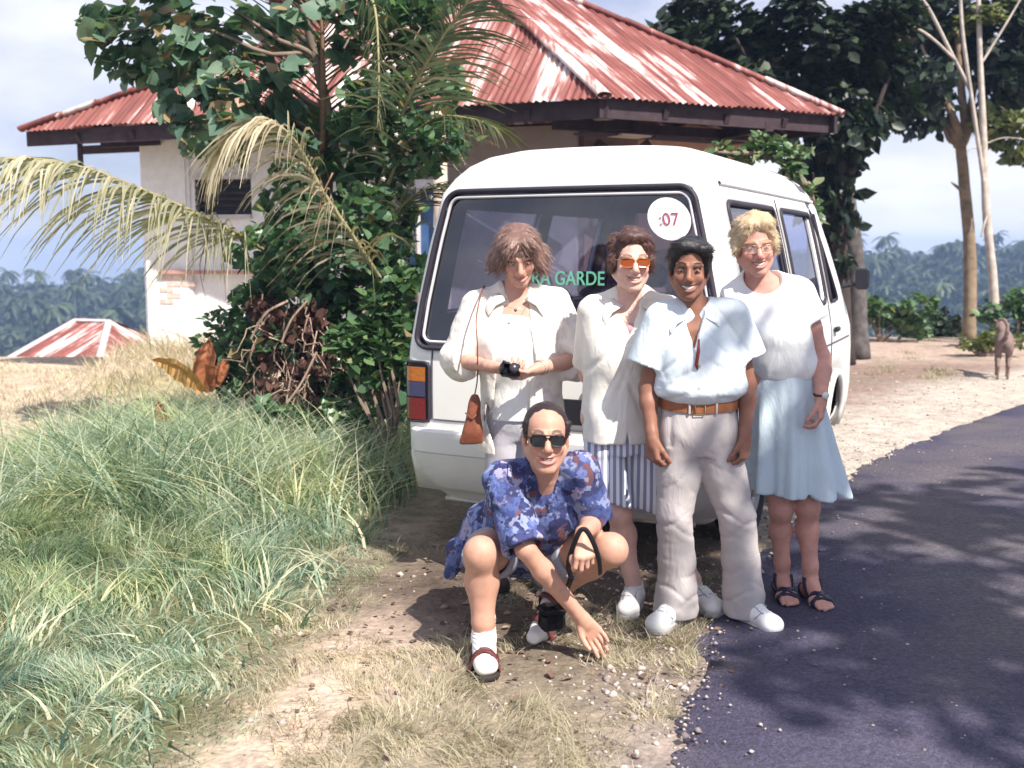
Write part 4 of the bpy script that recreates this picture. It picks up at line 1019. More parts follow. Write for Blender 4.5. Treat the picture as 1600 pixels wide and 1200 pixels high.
def traps(F_, N, Sl, Sr, g=0.):
    """slope of the shoulders up to the neck"""
    for s, S in ((-1, Sl), (1, Sr)): F_.add(cap(np.array(N)+(s*(.030+g*.3), .016, .030+g*.2), np.array(S)+(-s*.012, .0, .014), .030+g, .036+g), .035)
def stub(F_, A):
    A = np.array(A, float); F_.add(cap(A+(0, 0, .03), A+(0, 0, -.03), .033, .034), .02)
def foot(F_, A, d, L=.24, toes=True, up=.0):
    """bare foot on the ground under ankle A pointing along d"""
    A = np.array(A, float); d = np.array((d[0], d[1], 0.)); d /= np.linalg.norm(d); t = np.array((-d[1], d[0], 0)); g = A[2]-.075
    hl = np.array((A[0], A[1], g+.030))-d*.045; F_.add(ell(hl, (.032, .034, .032)), .03)
    F_.add(cap(A, hl+d*.02, .034, .032), .03); b = np.array((A[0], A[1], g+.024))+d*(L-.11)
    F_.add(cap(np.array((A[0], A[1], g+.055))+d*.02, b+d*.0, .034, .022), .03)
    for k, (o, ln) in enumerate(((-.030, .040), (-.012, .050), (.004, .044), (.020, .036), (.034, .026))):
        p = b+t*o; F_.add(cap(p-d*.03, p, .019, .017), .015); F_.add(cap(p, p+d*(ln+.012)+(0, 0, -.008), .012 if abs(o) < .03 else .0125, .0095), .005)

SHOE_LACE = mat('shoe lace', (.70, .70, .70), .8); SHOE_SEAM = mat('shoe seam', (.30, .31, .34), .8)
def shoe(name, A, d, m, parent, sole, L=.275, z0=.0, hi=1., label=None):
    A = np.array(A, float); d = np.array((d[0], d[1], 0.)); d /= np.linalg.norm(d); t = np.array((-d[1], d[0], 0)); g = np.array((A[0], A[1], z0)); he = g-d*.065; to = g+d*(L-.065)
    lo = np.minimum(he, to)-.07; hi_ = np.maximum(he, to)+.07
    ax = lambda k: gaxis(lo[k], hi_[k], .004)
    zx = gaxis(z0-.012, z0+.16*hi, .004); U = Field(ax(0), ax(1), zx); up = np.array((0, 0, 1.))
    U.add(cap(he+d*.045+up*.058, he+d*.045+up*.095*hi, .044, .040), .02); U.add(cap(he+d*.04+up*.045, g+d*.07+up*.050, .040, .043), .03)
    U.add(cap(g+d*.06+up*.070, to-d*.05+up*.040, .036, .034), .03); U.add(ell(to-d*.055+up*.036, (.048, .048, .036)), .03)
    U.sub(cap(he+d*.048+up*.10*hi, he+d*.05+up*.2, .031), .008); U.clip(g+up*(.016), -up)
    def top(p):
        a = np.searchsorted(U.xs, p[0]); b = np.searchsorted(U.ys, p[1]); col = U.d[min(a, len(U.xs)-1), min(b, len(U.ys)-1)]; q = np.nonzero(col < 0)[0]; return float(U.zs[q[-1]]) if len(q) else z0+.05
    lc = MB(); seam = MB()
    for k in range(6):
        row = []
        for s in np.linspace(-1, 1, 7): p = g+d*(.045+.018*k+.006*abs(s))+t*s*.023; row.append((p[0], p[1], top(p)+.0015))
        lc.tube(row, .0030, 5)
    tc = []
    for s in np.linspace(-1, 1, 13): p = to-d*(.075+.035*s*s)+t*s*.044; tc.append((p[0], p[1], top(p)+.0005))
    seam.tube(tc, .0022, 5)
    for s in (-1, 1):
        rw = []
        for q in np.linspace(0, 1, 9): p = g+d*(.035+.105*q)+t*s*(.027-.004*q); rw.append((p[0], p[1], top(p)+.0005))
        seam.tube(rw, .0020, 5)
    o = field_obj(name, U, m, parent, label=label); lc.obj('laces', SHOE_LACE, o, True); seam.obj('seam', SHOE_SEAM, o, True)
    S_ = Field(ax(0), ax(1), gaxis(z0-.012, z0+.05, .0035))
    R = np.stack([t, d, up], 1)
    S_.add(cap(he+d*.045+up*.012, g+d*.03+up*.012, .045, .040), .03); S_.add(cap(g+d*.03+up*.012, to-d*.055+up*.012, .040, .050), .03); S_.clip(g+up*.026, up); S_.clip(g+up*.001, -up)
    field_obj('sole', S_, sole, o); return o

def grid(lo, hi, base, fx=(), fy=(), fz=()): return Field(gaxis(lo[0], hi[0], base, fx), gaxis(lo[1], hi[1], base, fy), gaxis(lo[2], hi[2], base, fz))
def fine(*items):
    """finer grid spans round heads and hands: items = (centre, half size, step)"""
    return tuple([(c[k]-h, c[k]+h, st) for c, h, st in items] for k in range(3))
def vcut(xc, w, zb, zt, ycut, slope=0.):
    def f(X, Y, Z): return np.maximum(np.maximum(np.abs(X-xc-slope*(Z-zb))-w*np.clip((Z-zb)/(zt-zb), 0, 1.6)-.002, zb-Z), np.maximum(Y-ycut, Z-zt-.08))*.8
    return f, np.array((xc-w*1.7-.05, ycut-.5, zb)), np.array((xc+w*1.7+.05, ycut, zt+.1))
def scoop(xc, zc, r, rz, ycut):
    f = lambda X, Y, Z: np.maximum((np.sqrt(((X-xc)/r)**2+((Z-zc)/rz)**2)-1)*min(r, rz), Y-ycut)
    return f, np.array((xc-r-.05, ycut-.5, zc-rz-.05)), np.array((xc+r+.05, ycut, zc+rz+.05))
def flaps(name, N, m, parent, w=1., drop=1., R=np.eye(3), out=0., back=True):
    """shirt collar: stand-up fold round the neck ending in two pointed flaps"""
    mb = MB(); n = 12; th = np.array((0, -.004, .002))
    for s in (-1, 1):
        inner = []; outer = []
        for k in range(n+1):
            a = k/n; ang = rad(90-150*a) ; r = .066*w
            p = np.array((s*r*math.cos(ang)*1.05, r*math.sin(ang)*1.05+.012, .052-.062*a-.02*a*a)); inner.append(p)
            e = np.array((s*(.082+.012*a+out*a)*w*math.cos(rad(90-128*a)), .088*math.sin(rad(90-128*a))-.012*a, .022-.052*a*drop-.046*drop*a**4)); outer.append(e)
        g = []
        for p, e in zip(inner, outer):
            for q in (0, .5, 1): v = p*(1-q)+e*q; v = v+np.array((v[0]*.12, v[1]*.12, .012))*(math.sin(q*math.pi)); g.append(np.array(N)+R @ v)
        V = g+[v-(R @ np.array((0, -.001, .0)))*0-np.array((0, 0, .006)) for v in g]; M = len(g)
        Fc = [(3*k+j, 3*k+j+1, 3*k+j+4, 3*k+j+3) for k in range(n) for j in (0, 1)]; Fc = Fc+[tuple(i+M for i in f[::-1]) for f in Fc]
        for k in range(n): Fc += [(3*k, 3*k+3, 3*k+3+M, 3*k+M), (3*k+5, 3*k+2, 3*k+2+M, 3*k+5+M)]
        Fc += [(3*n, 3*n+1, 3*n+1+M, 3*n+M), (3*n+1, 3*n+2, 3*n+2+M, 3*n+1+M)]
        if s < 0: Fc = [f[::-1] for f in Fc]
        mb.add(V, Fc)
    return mb.obj(name, m, parent, True)
def sleeve(F_, S, E, t, r0, r1, k=.03, hollow=.03):
    S = np.array(S, float); E = np.array(E, float); e = S+(E-S)*t; d = (E-S)/np.linalg.norm(E-S); G = Field(F_.xs, F_.ys, F_.zs)
    sl, X, Y, Z = F_.reg(np.minimum(S, e)-.2, np.maximum(S, e)+.2, .05); f = cap(S, e+d*.06, r0, r1)[0]; hol = cap(e-d*hollow, e+d*.2, r1-.020, r1-.013)[0]
    b = f(X, Y, Z); b = np.maximum(b, ((X-e[0])*d[0]+(Y-e[1])*d[1]+(Z-e[2])*d[2])); b = np.maximum(b, -hol(X, Y, Z)); b = np.minimum(b, .07).astype(np.float32); a = F_.d[sl]; h = np.maximum(k-np.abs(a-b), 0)/k; F_.d[sl] = np.minimum(a, b)-h*h*k*.25

def glasses(H, parent, lens_m, frame_m, w=.024, h=.017, z=.002, y=-.103, name='sunglasses', drop=.3, top=0.):
    root = None; mb = MB(); lens = []
    for q in (-1, 1):
        c = np.array((q*.032, y, z)); k = 18; out = []
        for a in np.linspace(0, 2*math.pi, k, False):
            ca, sa = math.cos(a), math.sin(a); ex = np.sign(ca)*abs(ca)**.6*w; ez = np.sign(sa)*abs(sa)**.6*h
            if sa < 0: ex *= 1-drop*abs(sa)*.4
            out.append(c+(ex, .010*(ex*q/w)**2*(1 if ex*q > 0 else .2)-.0, ez))
        lens.append(out); mb.tube([H.w(p) for p in out+[out[0]]], .0016*H.sc if not top else .0022, 6, False)
        mb.tube([H.w(c+(q*w, .010, h*.45)), H.w((q*.0745, -.045, h*.5)), H.w((q*.080, .012, .006)), H.w((q*.079, .03, -.012))], .0017 if not top else .0026, 6)
    mb.tube([H.w((-.010, y+.002, z+h*.5)), H.w((0, y-.004, z+h*.62)), H.w((.010, y+.002, z+h*.5))], .0018, 6)
    if top: mb.tube([H.w((-.055, y+.008, z+h)), H.w((-.02, y-.003, z+h+.001)), H.w((.02, y-.003, z+h+.001)), H.w((.055, y+.008, z+h))], .0028, 6)
    g = mb.obj(name, frame_m, parent, True)
    for out in lens:
        k = len(out); V = [H.w(p) for p in out]+[H.w(np.array(p)+(0, .0025, 0)) for p in out]
        obj('lens', V, [tuple(range(k)), tuple(range(2*k-1, k-1, -1))]+[(i, i+k, (i+1) % k+k, (i+1) % k) for i in range(k)], lens_m, g)
    return g
def lens_mat(n, c, a):
    m = bpy.data.materials.new(n); m.use_nodes = True; nt = m.node_tree; b = nt.nodes['Principled BSDF']; b.inputs['Base Color'].default_value = (*c, 1); b.inputs['Roughness'].default_value = .08
    t = nt.nodes.new('ShaderNodeBsdfTransparent'); t.inputs[0].default_value = (*[min(1, x*2+.2) for x in c], 1); mx = nt.nodes.new('ShaderNodeMixShader'); mx.inputs[0].default_value = a
    nt.links.new(t.outputs[0], mx.inputs[1]); nt.links.new(b.outputs[0], mx.inputs[2]); nt.links.new(mx.outputs[0], nt.nodes['Material Output'].inputs[0]); return m
def hair_obj(H, shapes, cuts, m, parent, locks, lump=(.004, 60), step=.0045, label=None, k=.02):
    lo = H.c-.17; hi = H.c+.17; F_ = grid(lo-(0, 0, .03), hi, step)
    for s in shapes: F_.add(s, k)
    for c in cuts: F_.sub(c, .012)
    F_.wrinkle(lump[0], (lump[1],)*3, 3, 3); V, Q = F_.mesh(); W, Fw, tw = fur(V, Q, H, *locks)
    return obj('hair', np.concatenate([V, W]), np.concatenate([Q, Fw+len(V)]), m, parent, True, tint=np.concatenate([np.full(len(V), .22), tw]))
PEOPLE = 'people posing behind the white minibus'

def guide():
    Y = 4.45; q = lambda px, py, dy=0.: P(px, py, Y+dy)
    A_l, A_r = q(1058, 942, .02), q(1163, 936, .02); A_l[2] = A_r[2] = .085
    root = empty('person', ((A_l[0]+A_r[0])/2, Y, 0), 0, 'slim smiling man in pale blue short sleeved shirt, brown belt and light trousers', 'person', PEOPLE)
    H = Head(q(1077, 420), eul(-9, 4, 3), .99, jaw=.99, smile=1.25, long=.004)
    N = q(1085, 490, .03); Sl, Sr = q(1030, 500, .02), q(1146, 495, .02); El, Er = q(1011, 607, .03), q(1169, 602, .03); Wl, Wr = q(1019, 684, -.05), q(1164, 682, -.05)
    hip = q(1090, 668, .03); Hl, Hr = q(1064, 690, .03), q(1117, 690, .03); Kl, Kr = q(1055, 806, -.02), q(1152, 812, -.02)
    F_ = grid((Wl[0]-.16, Y-.26, -.005), (Wr[0]+.16, Y+.2, H.c[2]+.2), .009, *fine((H.c, .13, .0036), (Wl+(0, 0, -.08), .09, .0042), (Wr+(0, 0, -.08), .09, .0042)))
    torso_body(F_, N, hip, .90, .88); arm(F_, Sl, El, Wl, .88); arm(F_, Sr, Er, Wr, .88); leg(F_, Hl, Kl, A_l, .85); leg(F_, Hr, Kr, A_r, .85); stub(F_, A_l); stub(F_, A_r); traps(F_, N, Sl, Sr)
    F_.add(cap(H.w((0, .022, -.06)), N+(0, .015, .0), .050, .056), .03); H.build(F_)
    hand(F_, Wl, (.02, -.12, -1), (.75, .55, 0), 1, (.9, 1.1, .7), thumb=.45, tcurl=.15, sc=.97); hand(F_, Wr, (-.02, -.12, -1), (-.75, .55, 0), -1, (.9, 1.1, .7), thumb=.45, tcurl=.15, sc=.97)
    field_obj('body', F_, SKIN, root, lambda V: H.colours(V, (.27, .125, .085), (.012, .010, .012), (.24, .10, .08), .15, .1))
    H.parts(root, EYE)
    hm = HAIRM('black hair', (.008, .008, .012), (.014, .012, .016), (.035, .03, .035))
    keep = lambda p: p[2] > .058+.55*max(0, -p[1]-.055)+.0 and p[1] > -.088 or (p[1] > .0 and p[2] > -.045)
    hair_obj(H, [H.e((0, .024, .052), (.083, .097, .086)), H.e((-.022, -.050, .092), (.050, .040, .036)), H.e((.040, -.046, .082), (.042, .042, .034)), H.e((-.066, -.016, .048), (.019, .045, .045)), H.e((.066, -.012, .045), (.018, .045, .048)), H.cp((-.073, -.018, .045), (-.074, -.018, -.006), .011, .006), H.cp((.073, -.018, .045), (.074, -.018, -.006), .011, .006)],
             [H.e((.008, -.105, .038), (.058, .062, .040)), H.e((0, -.09, -.06), (.10, .07, .07)), H.e((-.085, .010, -.02), (.03, .028, .035)), H.e((.085, .010, -.02), (.03, .028, .035))], hm, root, (2600, .042, lambda p: ((1.0 if p[0] > -.035 else -.9)*(p[2] > .05)*(p[1] < .03), .45 if p[2] > .05 else .55, .10 if (p[1] < -.05 and p[2] > .07) else -.45), .0015, .06, .02, 1), (.004, 45))
    # shirt: boxy, bloused over the belt
    sm = cloth('pale blue cotton', (.67, .75, .81)); G = grid((q(975, 600)[0], Y-.24, zat(640, Y)), (q(1205, 600)[0], Y+.24, N[2]+.10), .0055)
    z0 = zat(628, Y)-hip[2]; L = N[2]-hip[2]; Rz = np.eye(3)
    G.add(loft(hip, Rz, smooth_secs([(z0, 0, 0, .150, .115), (z0+.03, 0, -.005, .180, .140), (z0+.12, 0, -.005, .184, .145), (.30, 0, -.005, .182, .140), (L-.11, -.005, 0, .180, .118), (L-.05, -.005, .005, .155, .096), (L, -.005, .012, .080, .075)]), 2.4), .02)
    for S_, E_, e_ in ((Sl, El+(-.034, 0, .01), .66), (Sr, Er+(.025, 0, .03), .64)): sleeve(G, S_+(0, 0, -.005), E_, e_, .066, .082)
    G.add(cap(Sl+(.02, 0, .012), Sr+(-.02, 0, .012), .05), .04)
    traps(G, N, Sl, Sr, .014); G.sub(cap(N+(0, .004, .02), N+(0, -.01, .12), .050, .062), .008); G.sub(vcut(q(1080, 520)[0], .044, zat(545, Y), N[2]+.02, Y-.02, .02), .004)
    G.wrinkle(.0085, (9, 9, 5), 21, 3); G.wrinkle(.006, (26, 12, 10, 14), 22, 2, lambda x, y, z: sstep(hip[2]+.35, hip[2]+.05, z)); G.wrinkle(.006, (5, 10, 40, 0), 23, 2, lambda x, y, z: sstep(z0+hip[2]+.12, z0+hip[2]+.02, z))
    def crease2(x, y, z):
        v = 0; u = x-hip[0]; h = z-hip[2]
        for u0, h0, tl, am in ((-.10, .30, .9, .007), (-.07, .24, .7, .006), (.10, .31, -.9, .007), (.08, .25, -.7, .006), (-.12, .14, .35, .006), (.12, .13, -.3, .006), (.02, .10, .15, .005), (-.13, .40, 1.4, .006), (.13, .40, -1.4, .006)):
            v = v+am*np.exp(-((h-h0-tl*(u-u0))/.013)**2-((u-u0)/.075)**2)
        return v*(y < Y+.03)
    G.disp(crease2); shirt = field_obj('shirt', G, sm, root)
    flaps('collar', N+(-.004, -.022, .018), sm, shirt, 1.05, 1.15, out=.03)
    xc = q(1084, 560)[0]; yf = Y+.03-.150
    MB().tube([(xc-.004, yf+.020, zat(543, Y)), (xc, yf+.004, zat(575, Y)), (xc+.003, yf+.006, zat(622, Y))], .006, 6, True, .5).obj('placket', sm, shirt, True)
    for py in (565, 600): MB().lathe([(0, -.002), (.006, -.002), (.006, .002), (0, .002)], (xc+.004, yf-.006, zat(py, Y)), 10, 1).obj('button', cloth('button', (.5, .5, .5)), shirt)
    MB().tube([q(1092, 530, -.118), q(1091, 550, -.127), q(1088, 570, -.127), q(1090, 578, -.125)], [.004, .0075, .007, .003], 8).obj('pen', mat('dark red pen', (.18, .03, .03), .4), root, True)
    # belt and trousers
    tm = cloth('light grey twill trousers', (.45, .415, .42)); T = grid((q(1015, 800)[0], Y-.24, .0), (q(1215, 800)[0], Y+.24, zat(628, Y)+.02), .006)
    zt = zat(634, Y)-hip[2]
    T.add(loft(hip, Rz, smooth_secs([(-.11, 0, .0, .150, .105), (-.05, 0, .0, .172, .122), (.02, 0, 0, .170, .122), (zt-.02, 0, 0, .156, .112), (zt+.012, 0, 0, .152, .108)], 14), 2.4), .03)
    for Hh, K, A, s in ((Hl, Kl, A_l, -1), (Hr, Kr, A_r, 1)):
        e = A+(s*.004, .0, -.055); Kx = K+(0, .01, 0); chain(T, [Hh+(0, 0, -.01), Hh+(Kx-Hh)*.45, Kx, Kx+(A-Kx)*.5, A+(A-Kx)*-.12, e], [.105, .092, .073, .076, .086, .094], .02)
    T.clip((0, 0, .035), (0, 0, -1))
    T.wrinkle(.009, (6, 6, 6, 5), 31, 3); T.wrinkle(.009, (9, 9, 15, 12), 32, 2, lambda x, y, z: np.maximum(sstep(.22, .05, z), .8*np.exp(-((z-.44)/.07)**2)))
    def crease(x, y, z):
        v = 0
        for (K_, A_, s) in ((Kl, A_l, -1), (Kr, A_r, 1)):
            xc = np.interp(z, [A_[2], K_[2], hip[2]-.1], [A_[0], K_[0], (K_[0]+hip[0])/2]); side = np.exp(-((x-xc)/.11)**4)
            for z1, tl, am, sg in ((.505, .5*s, .008, .013), (.465, -.35*s, .010, .014), (.425, .45*s, .009, .013), (.37, -.3*s, .005, .014), (.27, .55*s, .006, .014), (.20, -.5*s, .008, .014), (.145, .4*s, .010, .013), (.10, -.3*s, .010, .012), (.62, .7*s, .004, .018), (.70, -.8*s, .005, .016), (.665, -.9*s, .005, .014)):
                v = v+side*am*.62*np.exp(-((z-z1-tl*(x-xc)-.012*np.sin(x*40+z1*90))/(sg*.72))**2)*(.55+.45*np.sin((x-xc)*26+z1*60))
        return v
    T.disp(crease)
    T.sub(cap(hip+(0, -.135, -.10), hip+(.0, -.125, .06), .006), .012); T.disp(lambda x, y, z: .006*np.exp(-((np.abs(x-hip[0])-.125)/.012)**2)*(z > hip[2]-.07)*(y < Y))
    tr = field_obj('trousers', T, tm, root)
    bm = mat('tan leather belt', (.27, .10, .045), .5, .2, 30); V = []; n = 40; zb = zat(629, Y)
    for a in np.linspace(0, 2*math.pi, n, False):
        ca, sa = math.cos(a), math.sin(a); r = 1/((abs(ca)/.160)**2.4+(abs(sa)/.116)**2.4)**(1/2.4)
        for dr, dz in ((-.006, -.020), (.004, -.020), (.004, .020), (-.006, .020)): V.append((hip[0]+(r+dr)*ca, hip[1]+(r+dr)*sa, zb+dz-.012*max(0, -sa)))
    belt = obj('belt', V, [(i*4+j, ((i+1) % n)*4+j, ((i+1) % n)*4+(j+1) % 4, i*4+(j+1) % 4) for i in range(n) for j in range(4)], bm, root)
    for dx in (-.055, .055): MB().box((hip[0]+dx, hip[1]-.116, zb-.010), (.009, .012, .052), bev=.002).obj('belt_loop', tm, tr)
    mb = MB(); 
    bx = hip[0]-.012; by = hip[1]-.124
    mb.tube([(bx-.02, by, zb-.035), (bx+.02, by, zb-.035), (bx+.02, by, zb+.013), (bx-.02, by, zb+.013), (bx-.02, by, zb-.035)], .0025, 6); mb.obj('buckle', mat('brass buckle', (.55, .40, .22), .35, .1, metal=.8), belt, True)
    sh = mat('white canvas shoe', (.78, .79, .80), .7, .06, 12, .2, 200); so = mat('rubber sole', (.42, .41, .42), .7, .15)
    shoe('shoe', A_l, (-.62, -.80), sh, root, so, .285); shoe('shoe', A_r, (.50, -.86), sh, root, so, .285)

def woman_tee():
    Y = 4.74; q = lambda px, py, dy=0.: P(px, py, Y+dy)
    Al, Ar = q(1222, 925, .03), q(1266, 930, -.03); Al[2] = Ar[2] = .095
    root = empty('person', ((Al[0]+Ar[0])/2, Y, 0), 0, 'smiling woman with short blond hair and glasses in white top and light blue skirt', 'person', PEOPLE)
    H = Head(q(1180, 386, -.02), eul(-3, 3, -4), 1.02, jaw=1.06, smile=1.15)
    N = q(1189, 448, .02); Sl, Sr = q(1143, 476, .03), q(1248, 463, .03); El, Er = q(1140, 575, .14), q(1284, 560, .0); Wl, Wr = q(1185, 630, .19), q(1283, 622, -.13)
    hip = q(1220, 640, .04); Hl, Hr = q(1196, 655, .04), q(1246, 655, .04); Kl, Kr = q(1220, 795, -.01), q(1263, 792, -.01)
    F_ = grid((Wl[0]-.25, Y-.26, -.005), (Wr[0]+.14, Y+.32, H.c[2]+.2), .009, *fine((H.c, .13, .0036), (Wr+(0, -.02, -.08), .09, .0042), (Al+(0, -.08, -.06), .10, .0045), (Ar+(0, -.08, -.06), .10, .0045)))
    torso_body(F_, N, hip, 1.0, 1.0); arm(F_, Sl, El, Wl, .98); arm(F_, Sr, Er, Wr, 1.0); leg(F_, Hl, Kl, Al, .86, .96); leg(F_, Hr, Kr, Ar, .86, .96)
    foot(F_, Al, (-.05, -1), .235); foot(F_, Ar, (.12, -1), .235); traps(F_, N, Sl, Sr)
    F_.add(cap(H.w((0, .022, -.06)), N+(0, .012, .0), .050, .056), .03); H.build(F_)
    hand(F_, Wr, (-.03, -.18, -1), (-.85, .4, 0), -1, (.55, .7, .5), thumb=.45, tcurl=.15, sc=.95); hand(F_, Wl, (.5, .1, -.8), (.2, -1, 0), 1, (.3, .5, .3), sc=.92)
    field_obj('body', F_, SKIN, root, lambda V: H.colours(V, (.56, .29, .235), (.32, .20, .13), (.52, .22, .19), 0, .5))
    H.parts(root, EYE)
    hm = HAIRM('blond curls', (.36, .24, .13), (.64, .50, .32), (.80, .70, .54)); keep = lambda p: p[2] > .055 or (p[1] > -.03 and p[2] > -.045)
    rr = np.random.default_rng(3); cl = []
    for _ in range(90):
        v = rr.normal(0, 1, 3); v /= np.linalg.norm(v); p = np.array((0, .02, .045))+v*np.array((.084, .096, .088))
        if keep(p): cl.append(H.e(p, rr.uniform(.014, .024)))
    hair_obj(H, [H.e((0, .022, .045), (.086, .100, .092)), H.e((-.030, -.052, .098), (.045, .035, .030)), H.e((.032, -.052, .098), (.045, .035, .030)), H.e((-.076, -.005, .012), (.020, .042, .046)), H.e((.076, -.005, .012), (.020, .042, .046))]+cl,
             [H.e((0, -.10, .030), (.060, .058, .045)), H.e((0, -.09, -.055), (.072, .08, .075))], hm, root, (3600, .030, lambda p: (p[0]*6, .3+p[1]*3, -.25), .0016, .7, .08, 2), (.006, 50), k=.014)
    glasses(H, root, lens_mat('clear lens', (.6, .5, .5), .12), mat('thin gold frame', (.42, .28, .18), .3, metal=.6), .023, .0165, -.004, -.104, 'glasses')
    tm = cloth('white jersey', (.80, .82, .83)); G = grid((q(1125, 600)[0], Y-.24, zat(600, Y)), (q(1300, 600)[0], Y+.28, N[2]+.08), .0055)
    z0 = zat(590, Y)-hip[2]; L = N[2]-hip[2]; dx = N[0]-hip[0]
    G.add(loft(hip, np.eye(3), smooth_secs([(z0, 0, 0, .145, .125), (z0+.03, 0, 0, .160, .138), (z0+.12, dx*.3, -.012, .166, .142), (L-.20, dx*.6, -.022, .178, .148), (L-.11, dx*.85, -.008, .178, .122), (L-.05, dx, .005, .158, .094), (L+.012, dx, .012, .105, .076)]), 2.4), .02)
    for S_, E_, e_, r1 in ((Sl, El, .42, .082), (Sr, Er+(.015, 0, .02), .46, .088)): sleeve(G, S_+(0, 0, .0), E_, e_, .070, r1)
    G.add(cap(Sl+(.01, 0, .012), Sr+(-.01, 0, .012), .062), .05); traps(G, N, Sl, Sr, .022); G.sub(ell((N[0]+.000, N[1]-.045, N[2]+.045), (.084, .115, .078)), .006); G.wrinkle(.006, (9, 9, 6), 41, 3); G.wrinkle(.006, (30, 12, 8, 0), 42, 2, lambda x, y, z: sstep(z0+hip[2]+.12, z0+hip[2]+.01, z))
    field_obj('top', G, tm, root)
    km = cloth('light blue skirt cloth', (.58, .69, .77)); K = grid((q(1130, 790)[0], Y-.34, zat(800, Y-.2)-.03), (q(1340, 790)[0], Y+.36, zat(575, Y)), .0065)
    zb = zat(783, Y-.12)-hip[2]; zt = zat(580, Y)-hip[2]; cx = (q(1245, 780)[0]-hip[0])
    K.add(loft(hip, np.eye(3), smooth_secs([(zb, cx, 0, .222, .175), (zb*.55, cx*.6, 0, .200, .165), (-.02, .01, 0, .180, .148), (zt-.05, 0, 0, .158, .132), (zt, 0, 0, .148, .122)], 18), 2.2), .02)
    def fold(x, y, z):
        a = np.arctan2(y-hip[1], x-hip[0]-cx*.5); t = np.clip((zt+hip[2]-z)/(zt-zb), 0, 1)
        return (.020*np.sin(a*9+.8+1.2*np.sin(a*2))+.008*np.sin(a*17+2))*t**.8
    K.disp(fold); K.clip(hip+(0, 0, zb+.012), (-.10, .0, -1)); K.wrinkle(.005, (10, 10, 6), 43, 2)
    K.sub(loft(hip, np.eye(3), [(zb-.05, cx, 0, .175, .128), (zb+.06, cx*.9, 0, .165, .122)], 2.2), .01)
    field_obj('skirt', K, km, root)
    wt = MB(); d = np.array((0, .1, -1)); w = Wr+(0, 0, .015)
    V, Fc = tube([w+(.030*math.cos(a), .026*math.sin(a), .003*math.sin(a)) for a in np.linspace(0, 2*math.pi, 20)], .0055, 6, False); wo = obj('watch', V, Fc, mat('dark watch strap', (.06, .035, .03), .5), root, True)
    MB().lathe([(0, -.004), (.015, -.004), (.016, 0), (.015, .005), (0, .005)], w+(.010, -.031, 0), 16, 1).obj('watch_face', mat('pale watch face', (.75, .74, .70), .25, spec=.6), wo, True)
    sm = mat('navy leather sandal', (.018, .018, .045), .4, .2, 20, .2, 90)
    for A, dd in ((Al, np.array((-.05, -1, 0))), (Ar, np.array((.12, -1, 0)))):
        dd = dd/np.linalg.norm(dd); t = np.array((-dd[1], dd[0], 0)); g = np.array((A[0], A[1], 0)); S_ = grid(g-(.12, .22, .0)+(0, 0, -.005), g+(.12, .12, .06), .004)
        S_.add(cap(g-dd*.045+(0, 0, .010), g+dd*.05+(0, 0, .006), .042, .036), .03); S_.add(cap(g+dd*.05+(0, 0, .006), g+dd*.135+(0, 0, .006), .036, .048), .03); S_.clip(g+(0, 0, .020), (0, 0, 1)); S_.clip(g+(0, 0, .001), (0, 0, -1))
        s_ = field_obj('sandal', S_, sm, root)
        W_ = grid(g-(.11, .21, .0)+(0, 0, .006), g+(.11, .11, .16), .0036); foot(W_, A, dd, .235); leg_stub = cap(A+(0, 0, .09), A, .036, .034); W_.add(leg_stub, .03)
        base_d = W_.d-.0055; hollow = -(W_.d+.002); X, Yq, Z = W_.xs[:, None, None]-g[0], W_.ys[None, :, None]-g[1], W_.zs[None, None, :]
        al = X*dd[0]+Yq*dd[1]; ac = X*t[0]+Yq*t[1]; bands = None
        for c0, ca, cz, w in ((.105, .75, 0, .0085), (.105, -.75, 0, .0085), (.136, .12, 0, .006), (.045, .10, .35, .0075), (-.03, 0., 1.05, .008)):
            s_l = np.abs(al-c0-ca*ac+cz*(Z-.05))/math.sqrt(1+ca*ca+cz*cz)-w
            bands = s_l if bands is None else np.minimum(bands, s_l)
        W_.d = np.maximum(np.maximum(base_d, bands), np.maximum(hollow, Z-.125)).astype(np.float32)
        field_obj('strap', W_, sm, s_)

